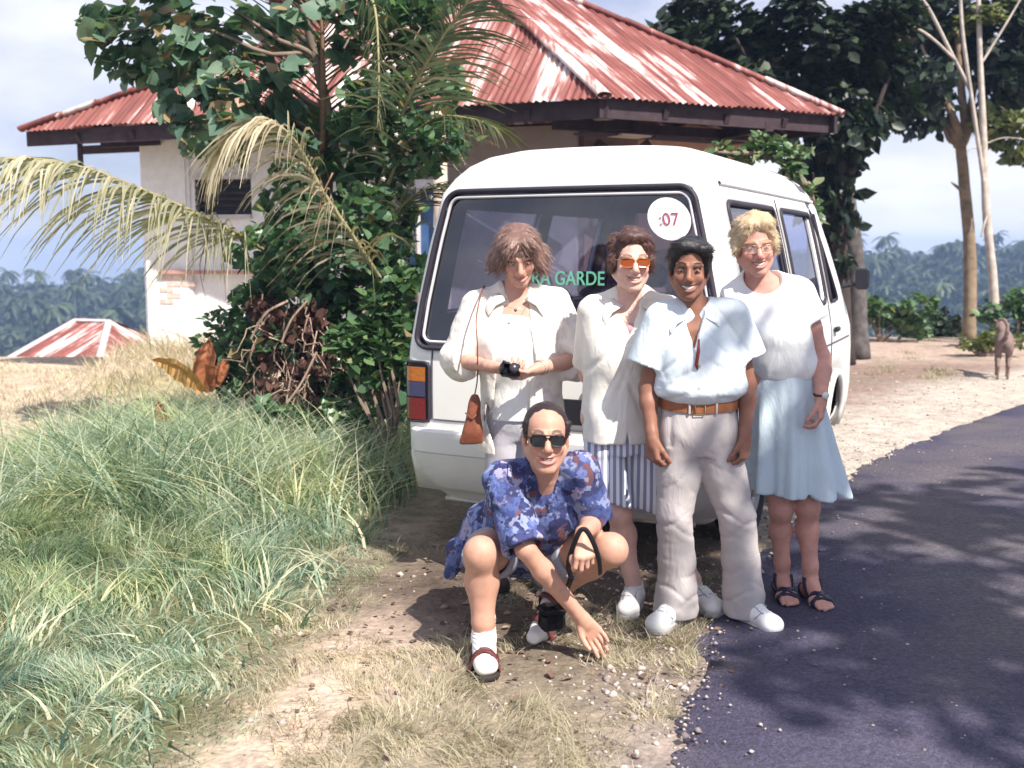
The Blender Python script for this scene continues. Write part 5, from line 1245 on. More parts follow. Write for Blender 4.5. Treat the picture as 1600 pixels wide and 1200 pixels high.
def woman_blouse():
    Y = 4.66; q = lambda px, py, dy=0.: P(px, py, Y+dy)
    Al, Ar = q(990, 916, .0), q(1084, 920, .02); Al[2] = Ar[2] = .09
    root = empty('person', ((Al[0]+Ar[0])/2, Y, 0), 0, 'woman with short curly brown hair, orange sunglasses, cream blouse and striped culottes', 'person', PEOPLE)
    H = Head(q(986, 408, -.02), eul(4, 2, 0), 1.03, jaw=1.08, smile=1.0, long=.004)
    N = q(985, 470, .03); Sl, Sr = q(928, 487, .04), q(1044, 487, .04); El, Er = q(917, 585, .14), q(1052, 585, .14); Wl, Wr = q(962, 640, .20), q(1015, 645, .21)
    hip = q(968, 655, .05); Hl, Hr = q(948, 672, .05), q(998, 672, .05); Kl, Kr = q(968, 800, -.01), q(1040, 800, .0)
    F_ = grid((El[0]-.12, Y-.26, -.005), (Ar[0]+.14, Y+.36, H.c[2]+.2), .009, *fine((H.c, .13, .0036)))
    torso_body(F_, N, hip, 1.05, 1.05); arm(F_, Sl, El, Wl, .95); arm(F_, Sr, Er, Wr, .95); leg(F_, Hl, Kl, Al, .92, 1.05); leg(F_, Hr, Kr, Ar, .90, 1.0); stub(F_, Al); stub(F_, Ar); traps(F_, N, Sl, Sr)
    F_.add(cap(H.w((0, .022, -.06)), N+(0, .012, .0), .052, .058), .03); H.build(F_)
    hand(F_, Wl, (.6, .1, -.6), (.1, -1, 0), 1, (.3, .5, .3), sc=.92); hand(F_, Wr, (-.6, .1, -.6), (.1, -1, 0), -1, (.3, .5, .3), sc=.92)
    field_obj('body', F_, SKIN, root, lambda V: H.colours(V, (.68, .43, .36), (.20, .11, .08), (.56, .27, .23), 0, .3))
    H.parts(root, EYE)
    hm = HAIRM('brown curls', (.04, .017, .015), (.10, .043, .034), (.20, .10, .085)); keep = lambda p: p[2] > .060 or (p[1] > -.025 and p[2] > -.050)
    rr = np.random.default_rng(13); cl = []
    for _ in range(110):
        v = rr.normal(0, 1, 3); v /= np.linalg.norm(v); p = np.array((0, .02, .040))+v*np.array((.082, .094, .086))
        if keep(p): cl.append(H.e(p, rr.uniform(.012, .020)))
    hair_obj(H, [H.e((0, .022, .040), (.084, .098, .090)), H.e((-.078, -.004, .000), (.018, .038, .052)), H.e((.078, -.004, .000), (.018, .038, .052)), H.e((0, -.05, .098), (.062, .036, .026))]+cl,
             [H.e((0, -.105, .032), (.062, .060, .050)), H.e((0, -.09, -.06), (.070, .08, .075))], hm, root, (3400, .026, lambda p: (p[0]*6, .35+p[1]*3, -.2), .0016, .75, .08, 5), (.005, 55), k=.012)
    glasses(H, root, lens_mat('orange lens', (.33, .075, .02), .8), mat('thin copper frame', (.5, .25, .12), .3, metal=.6), .027, .0185, -.002, -.105, 'sunglasses')
    bm = cloth('cream linen blouse', (.80, .765, .70)); G = grid((q(890, 600)[0], Y-.24, zat(700, Y)), (q(1085, 600)[0], Y+.34, N[2]+.10), .0055)
    z0 = zat(690, Y)-hip[2]; L = N[2]-hip[2]; dx = N[0]-hip[0]
    G.add(loft(hip, np.eye(3), smooth_secs([(z0, -.008, 0, .152, .142), (z0+.12, 0, 0, .168, .146), (.14, dx*.2, 0, .170, .142), (L-.22, dx*.6, -.012, .180, .148), (L-.12, dx*.85, -.004, .182, .124), (L-.05, dx, .005, .160, .096), (L, dx, .012, .085, .076)]), 2.5), .02)
    for S_, E_ in ((Sl, El), (Sr, Er)): sleeve(G, S_, E_, .86, .068, .074)
    traps(G, N, Sl, Sr, .014); G.sub(cap(N+(0, .004, .02), N+(0, -.01, .12), .051, .064), .008); G.sub(vcut(q(981, 500)[0], .062, zat(522, Y), N[2]+.01, Y-.02), .004)
    xv = q(977, 670)[0]; 
    f_s = (lambda X, Y_, Z: np.maximum(np.abs(X-xv)-.007*np.clip((hip[2]+z0+.06-Z)/.06, 0, 1)-.001, Y_-Y)); G.sub((f_s, np.array((xv-.05, Y-.3, hip[2]+z0-.05)), np.array((xv+.05, Y, hip[2]+z0+.10))), .004)
    G.wrinkle(.009, (9, 9, 4), 51, 3); G.wrinkle(.005, (22, 10, 7, 6), 52, 2); G.disp(lambda x, y, z: -.003*np.exp(-((x-xv+.004)/.014)**2)*(y < Y))
    def crease3(x, y, z):
        v = 0; u = x-hip[0]; h = z-hip[2]
        for u0, h0, tl, am in ((-.09, .28, 1.0, .007), (.08, .30, -1.1, .007), (-.06, .16, 1.8, .006), (.05, .12, -2.2, .006), (-.10, .05, 2.6, .006), (.09, .02, -2.4, .006), (.0, .20, 3.0, .005)):
            v = v+am*np.exp(-((h-h0-tl*(u-u0))/(.012*math.sqrt(1+tl*tl)))**2-((h-h0)/.10)**2)
        return v*(y < Y+.03)
    G.disp(crease3); bl = field_obj('blouse', G, bm, root)
    flaps('collar', N+(.0, -.024, .016), bm, bl, 1.12, 1.35, out=.035)
    U = grid(N-(.09, .16, .16), N+(.09, .02, .0), .005); U.add(ell(N+(-.008, -.050, -.118), (.050, .060, .036)), .01); field_obj('undershirt', U, cloth('dusty pink vest', (.50, .28, .30)), root)
    # striped culottes
    m, nt, b = new_mat('blue and white striped cotton'); oc = obj_coord(nt); sx = nt.nodes.new('ShaderNodeSeparateXYZ'); nt.links.new(oc, sx.inputs[0]); mu = nt.nodes.new('ShaderNodeMath'); mu.operation = 'MULTIPLY'; mu.inputs[1].default_value = 2*math.pi/.0265; nt.links.new(sx.outputs[0], mu.inputs[0])
    si = nt.nodes.new('ShaderNodeMath'); si.operation = 'SINE'; nt.links.new(mu.outputs[0], si.inputs[0]); h_ = nt.nodes.new('ShaderNodeMath'); h_.operation = 'MULTIPLY_ADD'; h_.inputs[1].default_value = .5; h_.inputs[2].default_value = .5; nt.links.new(si.outputs[0], h_.inputs[0])
    nt.links.new(ramp(nt, h_.outputs[0], [(.42, (.72, .73, .77)), (.58, (.24, .26, .38))]), b.inputs['Base Color']); b.inputs['Roughness'].default_value = .9; add_bump(nt, b, 400, .2, .003, 3, oc)
    folds(m, .22, 6)
    C = grid((q(890, 790)[0], Y-.26, zat(795, Y)-.02), (q(1065, 790)[0], Y+.3, hip[2]+.12), .0065)
    C.add(loft(hip, np.eye(3), smooth_secs([(-.14, .02, 0, .160, .13), (-.05, .01, 0, .150, .122), (.10, 0, 0, .14, .11)], 10), 2.4), .02)
    for Hh, K, zq in ((Hl+(-.008, 0, 0), Kl, 786), (Hr, Kr, 764)):
        e = Hh+(K-Hh)*((Hh[2]-zat(zq, Y))/(Hh[2]-K[2])); chain(C, [Hh, e+(0, 0, -.05)], [.100, .108], .02)
    def fold2(x, y, z):
        a = np.arctan2(y-hip[1], x-Hl[0]); return .009*np.sin(a*8+1)*np.clip((hip[2]-z)/.25, 0, 1)
    C.disp(fold2); C.clip((Kl[0], Y, zat(784, Y)), (-.28, 0, -1))
    field_obj('culottes', C, m, root)
    sh = mat('white leather trainer', (.78, .77, .77), .55, .06, 12, .15, 200); so = mat('rubber sole', (.42, .41, .42), .7, .15); sk = cloth('white ankle sock', (.75, .75, .76))
    for A, d in ((Al, (-.28, -1)), (Ar, (.45, -.9))):
        V, Fc = tube([A+(0, 0, -.03), A+(0, 0, .015)], [.040, .038], 14); obj('sock', V, Fc, sk, root, True); shoe('shoe', A, d, sh, root, so, .262)

def woman_overshirt():
    Y = 4.98; q = lambda px, py, dy=0.: P(px, py, Y+dy)
    Al, Ar = q(788, 900, .05), q(842, 900, .05); Al[2] = Ar[2] = .085
    root = empty('person', ((Al[0]+Ar[0])/2, Y, 0), 0, 'woman with tousled light brown hair looking down, in open cream overshirt with shoulder bag', 'person', PEOPLE)
    H = Head(q(810, 399, -.04), eul(3, 25, -4), 1.04, jaw=.98, smile=.62)
    N = q(806, 461, .02); Sl, Sr = q(745, 478, .03), q(868, 474, .03); El, Er = q(715, 562, .02), q(903, 562, .02); Wl, Wr = q(768, 573, -.20), q(842, 575, -.20)
    hip = q(815, 648, .05); Hl, Hr = q(792, 668, .05), q(838, 668, .05); Kl, Kr = q(789, 780, .02), q(841, 780, .02)
    cam_c = q(797, 578, -.265)
    F_ = grid((El[0]-.12, Y-.42, -.005), (Er[0]+.12, Y+.24, H.c[2]+.2), .009, *fine((H.c, .13, .0036), (q(790, 580, -.25), .13, .0042), (q(825, 582, -.25), .08, .0042)))
    torso_body(F_, N, hip, 1.0, 1.0, ); arm(F_, Sl, El, Wl, .95); arm(F_, Sr, Er, Wr, .95); leg(F_, Hl, Kl, Al, .92); leg(F_, Hr, Kr, Ar, .92); stub(F_, Al); stub(F_, Ar); traps(F_, N, Sl, Sr)
    F_.add(cap(H.w((0, .022, -.06)), N+(0, .012, .0), .050, .056), .03); H.build(F_)
    hand(F_, Wl, (.80, -.45, -.12), (.25, .35, .55), -1, (.5, .7, .5), thumb=.5, tcurl=.35, sc=.97); hand(F_, Wr, (-.74, -.45, -.30), (-.1, .45, .8), 1, (.45, .6, .4), thumb=.5, tcurl=.3, sc=.97)
    field_obj('body', F_, SKIN, root, lambda V: H.colours(V, (.55, .31, .24), (.16, .085, .06), (.48, .23, .19), 0, .3))
    H.parts(root, EYE, teeth=False)
    hm = HAIRM('tousled light brown hair', (.10, .05, .042), (.24, .135, .11), (.50, .36, .32)); keep = lambda p: p[2] > .062 or (p[1] > -.045 and p[2] > -.05)
    rr = np.random.default_rng(23); cl = []
    for _ in range(60):
        a = rr.uniform(0, 6.28); z = rr.uniform(-.055, .02); p = np.array((.094*math.cos(a), .022+.100*math.sin(a), z))
        if p[1] > -.045: cl.append(H.e(p, rr.uniform(.014, .024)))
    hair_obj(H, [H.e((0, .022, .040), (.086, .102, .090)), H.e((0, .028, -.005), (.102, .085, .066)), H.e((0, .028, .03), (.100, .100, .085)), H.e((.06, .02, -.018), (.05, .06, .045)), H.e((-.035, -.062, .078), (.040, .034, .036)), H.e((.040, -.060, .078), (.040, .034, .036))]+cl,
             [H.e((.004, -.112, .012), (.056, .062, .045)), H.e((0, -.09, -.06), (.066, .085, .075))], hm, root, (4200, lambda p: .065 if p[2] < .06 else .045, lambda p: (p[0]*7+(.3 if p[0] > 0 else -.3)*(p[2] > .07), (p[1]-.02)*5, -.8 if p[2] < .09 else -.3), .0015, .36, .10, 6), (.005, 45), k=.03)
    # white top
    wm = cloth('white cotton top', (.82, .82, .81)); T = grid((q(735, 600)[0], Y-.22, zat(660, Y)), (q(880, 600)[0], Y+.22, N[2]+.06), .006)
    L = N[2]-hip[2]; zt = zat(655, Y)-hip[2]; dx = N[0]-hip[0]
    T.add(loft(hip, np.eye(3), smooth_secs([(zt, 0, 0, .160, .140), (.12, 0, -.004, .158, .136), (L-.20, dx*.7, -.022, .172, .150), (L-.11, dx*.9, -.004, .170, .120), (L-.05, dx, .006, .148, .092), (L, dx, .012, .095, .075)]), 2.3), .02)
    T.sub(ell(N+(0, -.05, .035), (.078, .10, .060)), .006); T.wrinkle(.007, (8, 8, 9), 61, 3); field_obj('top', T, wm, root)
    # overshirt, open down the front
    om = cloth('cream overshirt with faint print', (.79, .74, .69), .05)
    nt = om.node_tree; b_ = nt.nodes['Principled BSDF']; src = b_.inputs['Base Color'].links[0].from_socket; pn = noise_node(nt, 17, 4, obj_coord(nt)); nt.links.new(mix_col(nt, ramp(nt, pn.outputs[0], [(.54, (0,)*3), (.66, (.55,)*3)]), src, (.56, .47, .50)), b_.inputs['Base Color'])
    G = grid((q(685, 600)[0], Y-.34, zat(715, Y)), (q(935, 600)[0], Y+.30, N[2]+.10), .006)
    zl = zat(706, Y)-hip[2]
    G.add(loft(hip, np.eye(3), smooth_secs([(zl, .0, .0, .200, .165), (0, 0, 0, .196, .160), (.16, 0, 0, .190, .158), (L-.20, dx*.7, -.016, .200, .162), (L-.11, dx*.9, 0, .192, .134), (L-.05, dx, .006, .165, .106), (L, dx, .012, .095, .084)]), 2.5), .02)
    for S_, E_ in ((Sl, El), (Sr, Er)): chain(G, [S_, E_], [.070, .082], .03)
    for E_, W_ in ((El, Wl), (Er, Wr)): sleeve(G, E_, W_, .30, .080, .072, hollow=.04)
    # each cuff hangs in a loose fold below the elbow
    for E_, W_, s in ((El, Wl, -1), (Er, Wr, 1)): G.add(cap(E_+(s*.0, 0, -.05), E_+(W_-E_)*.28+(0, 0, -.045), .045, .035), .03)
    def opening(X, Y_, Z):
        u = np.clip((N[2]-Z)/(N[2]-hip[2]), 0, 1.6); xl = N[0]-.045-.055*np.clip(u*2, 0, 1)+.01*np.sin(Z*14); xr = N[0]+.045+.050*np.clip(u*2, 0, 1)-.10*np.clip(u-.55, 0, .5)
        return np.maximum(np.maximum(xl-X, X-xr), Y_-(Y-.035))*.9
    G.sub((opening, np.array((N[0]-.16, Y-.4, hip[2]-.4)), np.array((N[0]+.16, Y-.03, N[2]+.15))), .006)
    traps(G, N, Sl, Sr, .014); G.sub(cap(N+(0, .004, .02), N+(0, -.01, .12), .056, .070), .008)
    inner = loft(hip, np.eye(3), smooth_secs([(zl-.05, 0, 0, .188, .152), (0, 0, 0, .180, .146), (.16, 0, 0, .172, .143)], 10), 2.5); G.sub(inner, .004)
    rag = hip[2]+zl; G.disp(lambda x, y, z: np.where((x > N[0]+.02) & (z < rag+.09), (rag+.085-z)*1., -1.)*0)
    G.wrinkle(.010, (9, 9, 6), 62, 3); G.wrinkle(.006, (24, 10, 10, 8), 63, 2); G.wrinkle(.008, (12, 20, 20, 10), 64, 2, lambda x, y, z: (np.abs(x-N[0]) > .2)*1.)
    G.clip(hip+(.12, 0, zl+.075), (.55, 0, -1))
    ov = field_obj('overshirt', G, om, root); flaps('collar', N+(0, -.018, .016), om, ov, 1.16, 1.3, out=.04)
    pm = cloth('grey cotton trousers', (.44, .43, .47)); Tq = grid((q(740, 800)[0], Y-.2, .0), (q(890, 800)[0], Y+.26, hip[2]+.1), .008)
    Tq.add(loft(hip, np.eye(3), smooth_secs([(-.11, 0, 0, .15, .11), (-.03, 0, 0, .17, .128), (.08, 0, 0, .155, .12)], 8), 2.4), .03)
    for Hh, K, A in ((Hl, Kl, Al), (Hr, Kr, Ar)): chain(Tq, [Hh, K, A+(0, 0, -.02)], [.105, .085, .075], .02)
    Tq.wrinkle(.008, (6, 6, 7, 5), 65, 3); field_obj('trousers', Tq, pm, root)
    sh = mat('dark walking shoe', (.05, .04, .04), .6); so = mat('dark sole', (.03, .03, .03), .8)
    for A, d in ((Al, (-.15, -1)), (Ar, (.15, -1))): shoe('shoe', A, d, sh, root, so, .26)
    MB().tube([N+(.060*math.sin(a), -.062-.055*math.cos(a)-.02*math.cos(a), .02-.075*(1+math.cos(a))/2) for a in np.linspace(-2.2, 2.2, 18)], .0012, 5).obj('necklace', mat('silver chain', (.5, .45, .4), .3, metal=.8), root, True)
    MB().lathe([(0, -.003), (.007, -.003), (.007, .003), (0, .003)], N+(-.002, -.142, -.062), 10, 1).obj('pendant', mat('dark pendant', (.12, .1, .09), .3, metal=.5), root, True)
    bt = Wr+(Er-Wr)*.06
    for k in range(2):
        d = (Er-Wr)/np.linalg.norm(Er-Wr); u = np.cross(d, (0, 0, 1)); u /= np.linalg.norm(u); v = np.cross(d, u); c = Wr+d*(.01+.022*k)
        MB().tube([c+u*.031*math.cos(a)+v*.033*math.sin(a)+d*.006*math.sin(a) for a in np.linspace(0, 2*math.pi, 22)], .0035, 6, False).obj('bracelet', mat('pale bracelet', (.62, .52, .45), .35, metal=.4), root, True)
    # the small black camera in her hands, and the bag on her shoulder
    bk = mat('black camera plastic', (.012, .011, .018), .45, .1); cr = empty('camera', cam_c-(0, 0, .035), 0, 'small black camera held in both hands of the woman looking down', 'camera'); Rc = eul(10, -25, 8)
    MB().box(cam_c, (.088, .040, .066), Rc, .012).obj('camera_body', bk, cr, True); 
    lz = MB().lathe([(0, -.03), (.018, -.03), (.022, -.026), (.022, 0), (0, 0)], (0, 0, 0), 18, 1); lz.V = [tuple(Rc @ (np.array(v)+(.01, -.018, -.002))+cam_c) for v in lz.V]; lz.obj('camera_lens', mat('camera lens ring', (.03, .03, .04), .25), cr, True)
    MB().box(cam_c+Rc @ np.array((-.028, .0, .036)), (.016, .012, .008), Rc, .003).obj('shutter_button', bk, cr)
    lm = mat('brown leather', (.20, .065, .035), .5, .3, 18, .3, 60); b0 = q(738, 650, -.10)
    bag = empty('shoulder_bag', b0-(0, 0, .16), 0, 'brown leather shoulder bag hanging beside the overshirt on a thin strap', 'bag')
    B_ = grid(b0-(.10, .08, .18), b0+(.10, .08, .12), .005); B_.add(loft(b0, np.eye(3), smooth_secs([(-.125, -.004, 0, .052, .026), (-.10, -.002, 0, .050, .034), (0, .004, 0, .034, .030), (.085, .012, 0, .022, .018), (.10, .012, 0, .014, .012)], 14), 3), .01)
    B_.add(cap(b0+(-.045, -.01, -.115), b0+(-.028, -.008, -.05), .011, .008), .01); B_.wrinkle(.006, (14, 14, 8), 71, 2); field_obj('pouch', B_, lm, bag)
    MB().tube(spline([b0+(.01, 0, .09), q(746, 590, -.12), q(746, 540, -.20), q(744, 500, -.165), q(751, 462, -.09), q(757, 448, .02), q(758, 470, .13)], 40), .0075, 8, True, .4).obj('strap', lm, bag, True)
    MB().tube([b0+(-.03, -.032, .02), b0+(.0, -.036, -.01), b0+(.03, -.03, .02)], .004, 6).obj('flap_edge', lm, bag, True)

def squatter():
    q = P
    Kl, Kr = q(751, 866, 4.00), q(955, 860, 4.12); Al = q(756, 978, 4.03); Al[2] = .095; Ar = q(866, 925, 4.42); Ar[2] = max(Ar[2], .14)
    root = empty('person', (.06, 4.2, 0), 0, 'squatting man in blue patterned shirt, dark sunglasses, socks and brown sandals touching the ground', 'person', PEOPLE)
    hip = np.array((.03, 4.45, .35)); Hl = np.array((-.055, 4.42, .34)); Hr = np.array((.12, 4.42, .34))
    H = Head(q(853, 683, 4.03), eul(2, -4, 1), 1.06, jaw=1.06, smile=.9, long=.006)
    N = q(852, 744, 4.13); Sl, Sr = q(787, 753, 4.12), q(909, 738, 4.13); El = q(821, 858, 3.96); Wl = q(908, 965, 4.06); Er = q(926, 815, 4.20); Wr = q(910, 838, 3.93)
    F_ = grid((-.34, 3.66, -.005), (.52, 4.75, H.c[2]+.2), .009, *fine((H.c, .13, .0036), (q(935, 990, 4.1), .095, .0042), (q(910, 846, 3.88), .09, .0042)))
    torso_body(F_, N, hip, 1.02, 1.05); traps(F_, N, Sl, Sr); arm(F_, Sl, El, Wl, .98); arm(F_, Sr, Er, Wr, .98)
    def lg(Hh, K, A):
        Hh, K, A = (np.array(v, float) for v in (Hh, K, A)); chain(F_, [Hh, Hh+(K-Hh)*.5, K], [.095, .082, .060], .04); F_.add(ell(K+(0, -.008, .008), (.056, .052, .060)), .03)
        bk = np.array((.0, .035, 0)); chain(F_, [K, K+(A-K)*.35+bk, A+(K-A)*.18, A], [.053, .063, .040, .035], .03)
    lg(Hl, Kl, Al); lg(Hr, Kr, Ar); stub(F_, Al)
    # the far foot is up on its toes
    ball = q(845, 985, 4.28); ball[2] = .03; F_.add(cap(Ar, Ar+(0.0, .04, -.045), .034, .032), .03); F_.add(cap(Ar+(0, .02, -.03), ball, .036, .034), .03); F_.add(cap(ball, ball+(-.03, -.07, -.008), .036, .024), .02)
    F_.add(cap(H.w((0, .022, -.06)), N+(0, .015, .0), .056, .062), .03); H.build(F_)
    hand(F_, Wl, (.60, .03, -.78), (.25, -.75, -.35), 1, (.35, .45, .3), thumb=.45, tcurl=.3); hand(F_, Wr, (.05, -.55, -.55), (-.1, .55, -.75), -1, (.8, 1.0, .7), thumb=.5, tcurl=.5)
    field_obj('body', F_, SKIN, root, lambda V: H.colours(V, (.52, .29, .215), (.10, .06, .05), (.50, .20, .18), .12, .35))
    H.parts(root, EYE, eyes=False)
    hm = HAIRM('short dark hair', (.014, .008, .010), (.032, .017, .018), (.08, .05, .052)); keep = lambda p: (p[2] > .085+.3*max(0, -p[1]-.02) and p[1] > -.06) or (p[1] > .0 and p[2] > -.04)
    hair_obj(H, [H.e((0, .026, .040), (.081, .092, .085)), H.cp((-.074, -.012, .05), (-.076, -.012, .0), .010, .006), H.cp((.074, -.012, .05), (.076, -.012, .0), .010, .006)],
             [H.e((0, -.110, .026), (.063, .076, .052)), H.e((0, -.09, -.06), (.10, .075, .08)), H.e((-.086, .012, -.02), (.03, .03, .035)), H.e((.086, .012, -.02), (.03, .03, .035))], hm, root, (2400, .024, lambda p: (p[0]*2, .9, -.05 if p[2] > .07 else -.5), .0014, .08, .08, 7), (.003, 60))
    glasses(H, root, mat('black lens', (.006, .005, .008), .12, .0, spec=.6), mat('black frame', (.01, .01, .012), .3), .028, .0185, -.004, -.105, 'sunglasses', top=1)
    # patterned shirt
    m, nt, b = new_mat('blue printed shirt cloth'); oc = obj_coord(nt); n0 = noise_node(nt, 14, 3, oc); mp = nt.nodes.new('ShaderNodeMixRGB'); mp.inputs[0].default_value = .12; nt.links.new(oc, mp.inputs[1]); nt.links.new(n0.outputs['Color'], mp.inputs[2])
    v = nt.nodes.new('ShaderNodeTexVoronoi'); v.inputs['Scale'].default_value = 26; nt.links.new(mp.outputs[0], v.inputs['Vector'])
    sp = nt.nodes.new('ShaderNodeSeparateColor'); nt.links.new(v.outputs['Color'], sp.inputs[0])
    c = ramp(nt, sp.outputs[0], [(.0, (.018, .022, .085)), (.22, (.06, .09, .25)), (.42, (.11, .15, .35)), (.58, (.22, .26, .44)), (.70, (.04, .045, .14)), (.82, (.13, .055, .07)), (.94, (.30, .28, .42))], 'CONSTANT')
    n1 = noise_node(nt, 40, 5, oc); c = mix_col(nt, ramp(nt, n1.outputs[0], [(.52, (0,)*3), (.60, (.8,)*3)]), c, (.03, .04, .16)); n2 = noise_node(nt, 22, 4, oc); c = mix_col(nt, ramp(nt, n2.outputs[0], [(.60, (0,)*3), (.66, (.7,)*3)]), c, (.28, .31, .47))
    nt.links.new(c, b.inputs['Base Color']); b.inputs['Roughness'].default_value = .85; add_bump(nt, b, 300, .2, .003, 3, oc)
    folds(m, .3, 6)
    G = grid((-.36, 3.82, .16), (.48, 4.78, N[2]+.12), .006)
    ax = N-hip; L = np.linalg.norm(ax); ez = ax/L; ex = np.array((1., 0, 0))-ez*ez[0]; ex /= np.linalg.norm(ex); ey = np.cross(ez, ex); R = np.stack([ex, ey, ez], 1)
    G.add(loft(hip, R, smooth_secs([(-.12, -.0, .05, .215, .145), (-.02, 0, .02, .215, .165), (.12, 0, 0, .196, .160), (L-.26, 0, -.01, .190, .160), (L-.13, 0, -.005, .195, .140), (L-.06, 0, .005, .17, .105), (L, 0, .012, .095, .08)]), 2.4), .03)
    sleeve(G, Sl, El, .97, .078, .086, .04); sleeve(G, Sr, Er, .95, .076, .088, .04); G.add(cap(Sl+(.02, 0, .015), Sr+(-.02, 0, .015), .055), .04)
    # shirt tail hanging behind the near thigh
    G.add(cap(np.array((-.14, 4.42, .45)), np.array((-.225, 4.45, .28)), .060, .042), .05); G.add(cap(np.array((-.245, 4.43, .32)), np.array((-.262, 4.44, .22)), .036, .024), .04)
    traps(G, N, Sl, Sr, .014); G.sub(cap(N+(0, .004, .02), N+(0, -.02, .12), .054, .064), .008); G.sub(vcut(N[0], .042, zat(800, 4.02), N[2]+.02, N[1]-.03), .004)
    G.wrinkle(.013, (8, 8, 10), 81, 3); G.wrinkle(.008, (18, 12, 14, 8), 82, 2); sh = field_obj('shirt', G, m, root)
    flaps('collar', N+(0, -.02, .012), m, sh, 1.12, 1.3, R @ eul(0, 0, 0), out=.012)
    # shorts
    sm = cloth('grey blue shorts', (.33, .34, .42)); S_ = grid((-.26, 3.92, .16), (.42, 4.68, .60), .0065)
    S_.add(ell(hip+(0, .02, 0), (.19, .14, .14)), .03)
    for Hh, K, t in ((Hl, Kl, .60), (Hr, Kr, .52)): sleeve(S_, Hh+(0, 0, -.01), K+(0, 0, -.02), t, .112, .104, .04, .05)
    S_.wrinkle(.009, (9, 9, 12), 83, 3); field_obj('shorts', S_, sm, root)
    # socks and strapped sandals
    wk = mat('white ribbed sock', (.80, .78, .76), .9, .04, 20, .3, 250); lm = mat('maroon brown leather', (.13, .035, .035), .5, .25, 20, .2, 90); sole = mat('dark sandal sole', (.04, .03, .03), .8)
    d = np.array((.06, -1, 0)); d /= np.linalg.norm(d); t = np.array((-d[1], d[0], 0)); g = np.array((Al[0], Al[1], 0)); K_ = grid(g-(.10, .24, .0), g+(.10, .12, .20), .0042)
    K_.add(cap(Al+(0, 0, .075), Al, .046, .043), .02); K_.add(ell(g-d*.045+(0, 0, .050), (.040, .042, .038)), .03); K_.add(cap(Al+(0, 0, -.01), g+d*.06+(0, 0, .062), .042, .038), .03); K_.add(cap(g+d*.05+(0, 0, .055), g+d*.155+(0, 0, .045), .040, .036), .03); K_.add(cap(g+d*.13-t*.02+(0, 0, .042), g+d*.175-t*.012+(0, 0, .038), .026), .02); K_.add(cap(g+d*.13+t*.022+(0, 0, .042), g+d*.16+t*.02+(0, 0, .038), .026), .02)
    K_.sub(cap(Al+(0, 0, .09), Al+(0, 0, .2), .040), .004); K_.disp(lambda x, y, z: .0022*np.sin(z*520)*(z > .075)); field_obj('sock', K_, wk, root)
    def sandal(g, d, t, up, L=.20, z=0):
        lo = np.minimum(g-d*.09, g+d*(L+.05))-.08; hi = np.maximum(g-d*.09, g+d*(L+.05))+.08; S2 = grid(lo, hi, .0045)
        a = g-d*.05+up*.006; b = g+d*.05+up*.006; c = g+d*(L-.055)+up*.006; S2.add(cap(a, b, .046, .042), .03); S2.add(cap(b, c, .042, .056), .03); S2.clip(g+up*.014, up); S2.clip(g-up*.008, -up); o = field_obj('sandal', S2, sole, root)
        def strap(k, w, h, sk=0.):
            n = 9; V = []
            for e in (-1, 1):
                for th in (0, .005):
                    for s in np.linspace(-1, 1, n): V.append(g+d*(k+e*w/2+sk*s)+t*s*(.054+th)+up*(.012+(h+th)*(1-s*s)**.6))
            Fc = [(i, i+1, 2*n+i+1, 2*n+i) for i in range(n-1)]+[(n+i+1, n+i, 3*n+i, 3*n+i+1) for i in range(n-1)]+[(i, n+i, n+i+1, i+1) for i in range(n-1)]+[(2*n+i+1, 3*n+i+1, 3*n+i, 2*n+i) for i in range(n-1)]
            obj('strap', V, Fc, lm, o, True)
        return strap
    st = sandal(g, d, t, np.array((0, 0, 1.))); st(.035, .030, .088); st(.125, .050, .076, .008)
    st(-.055, .02, .065)
    dn = (ball-Ar); dn /= np.linalg.norm(dn); tt = np.cross((0, 0, 1.), dn); tt /= np.linalg.norm(tt); uu = np.cross(dn, tt); uu = uu if uu[1] < 0 else -uu
    K2 = grid(np.minimum(Ar, ball)-.10, np.maximum(Ar, ball)+.12, .0045); K2.add(cap(Ar+(0, 0, .06), Ar, .044, .043), .02); K2.add(cap(Ar+(0, .03, -.03), Ar, .040, .043), .02); K2.add(cap(Ar+(0, .01, -.02), ball, .043, .041), .03); K2.add(cap(ball, ball+(-.03, -.07, -.004), .041, .030), .02); field_obj('sock', K2, wk, root)
    st2 = sandal((Ar+ball)/2-dn*.03-uu*.045+(0, .0, -.0), dn, tt, uu, .17); st2(.0, .024, .10, .02); st2(.05, .024, .095, -.03); st2(.11, .032, .09, .03)
    # black camera strap held over the knee, its case hanging between the knees
    bk = mat('black webbing', (.010, .010, .014), .6, .2, 60, .2, 120); cr = empty('camera_case', q(868, 955, 4.2)*np.array((1, 1, 0)), 0, 'black camera case hanging by its strap from the squatting man\'s hand', 'camera case')
    MB().tube(spline([q(893, 905, 4.02), q(888, 880, 3.92), q(899, 845, 3.855), q(908, 828, 3.84), q(917, 830, 3.845), q(928, 850, 3.86), q(936, 875, 3.90), q(938, 897, 3.98)], 40), .0095, 8, True, .35).obj('strap', bk, cr, True)
    MB().tube(spline([q(893, 902, 4.02), q(884, 925, 4.06), q(872, 950, 4.10)], 12), .014, 8, True, .5).obj('strap', bk, cr, True)
    cb = q(862, 975, 4.14); MB().box(cb+(0, 0, .02), (.10, .07, .085), eul(20, 8, 0), .016).obj('case_body', bk, cr, True)
    MB().box(cb+(0, -.005, .062), (.106, .076, .02), eul(20, 8, 0), .008).obj('case_lid', bk, cr, True)
for person_fn in (woman_overshirt, woman_blouse, guide, woman_tee, squatter): person_fn()
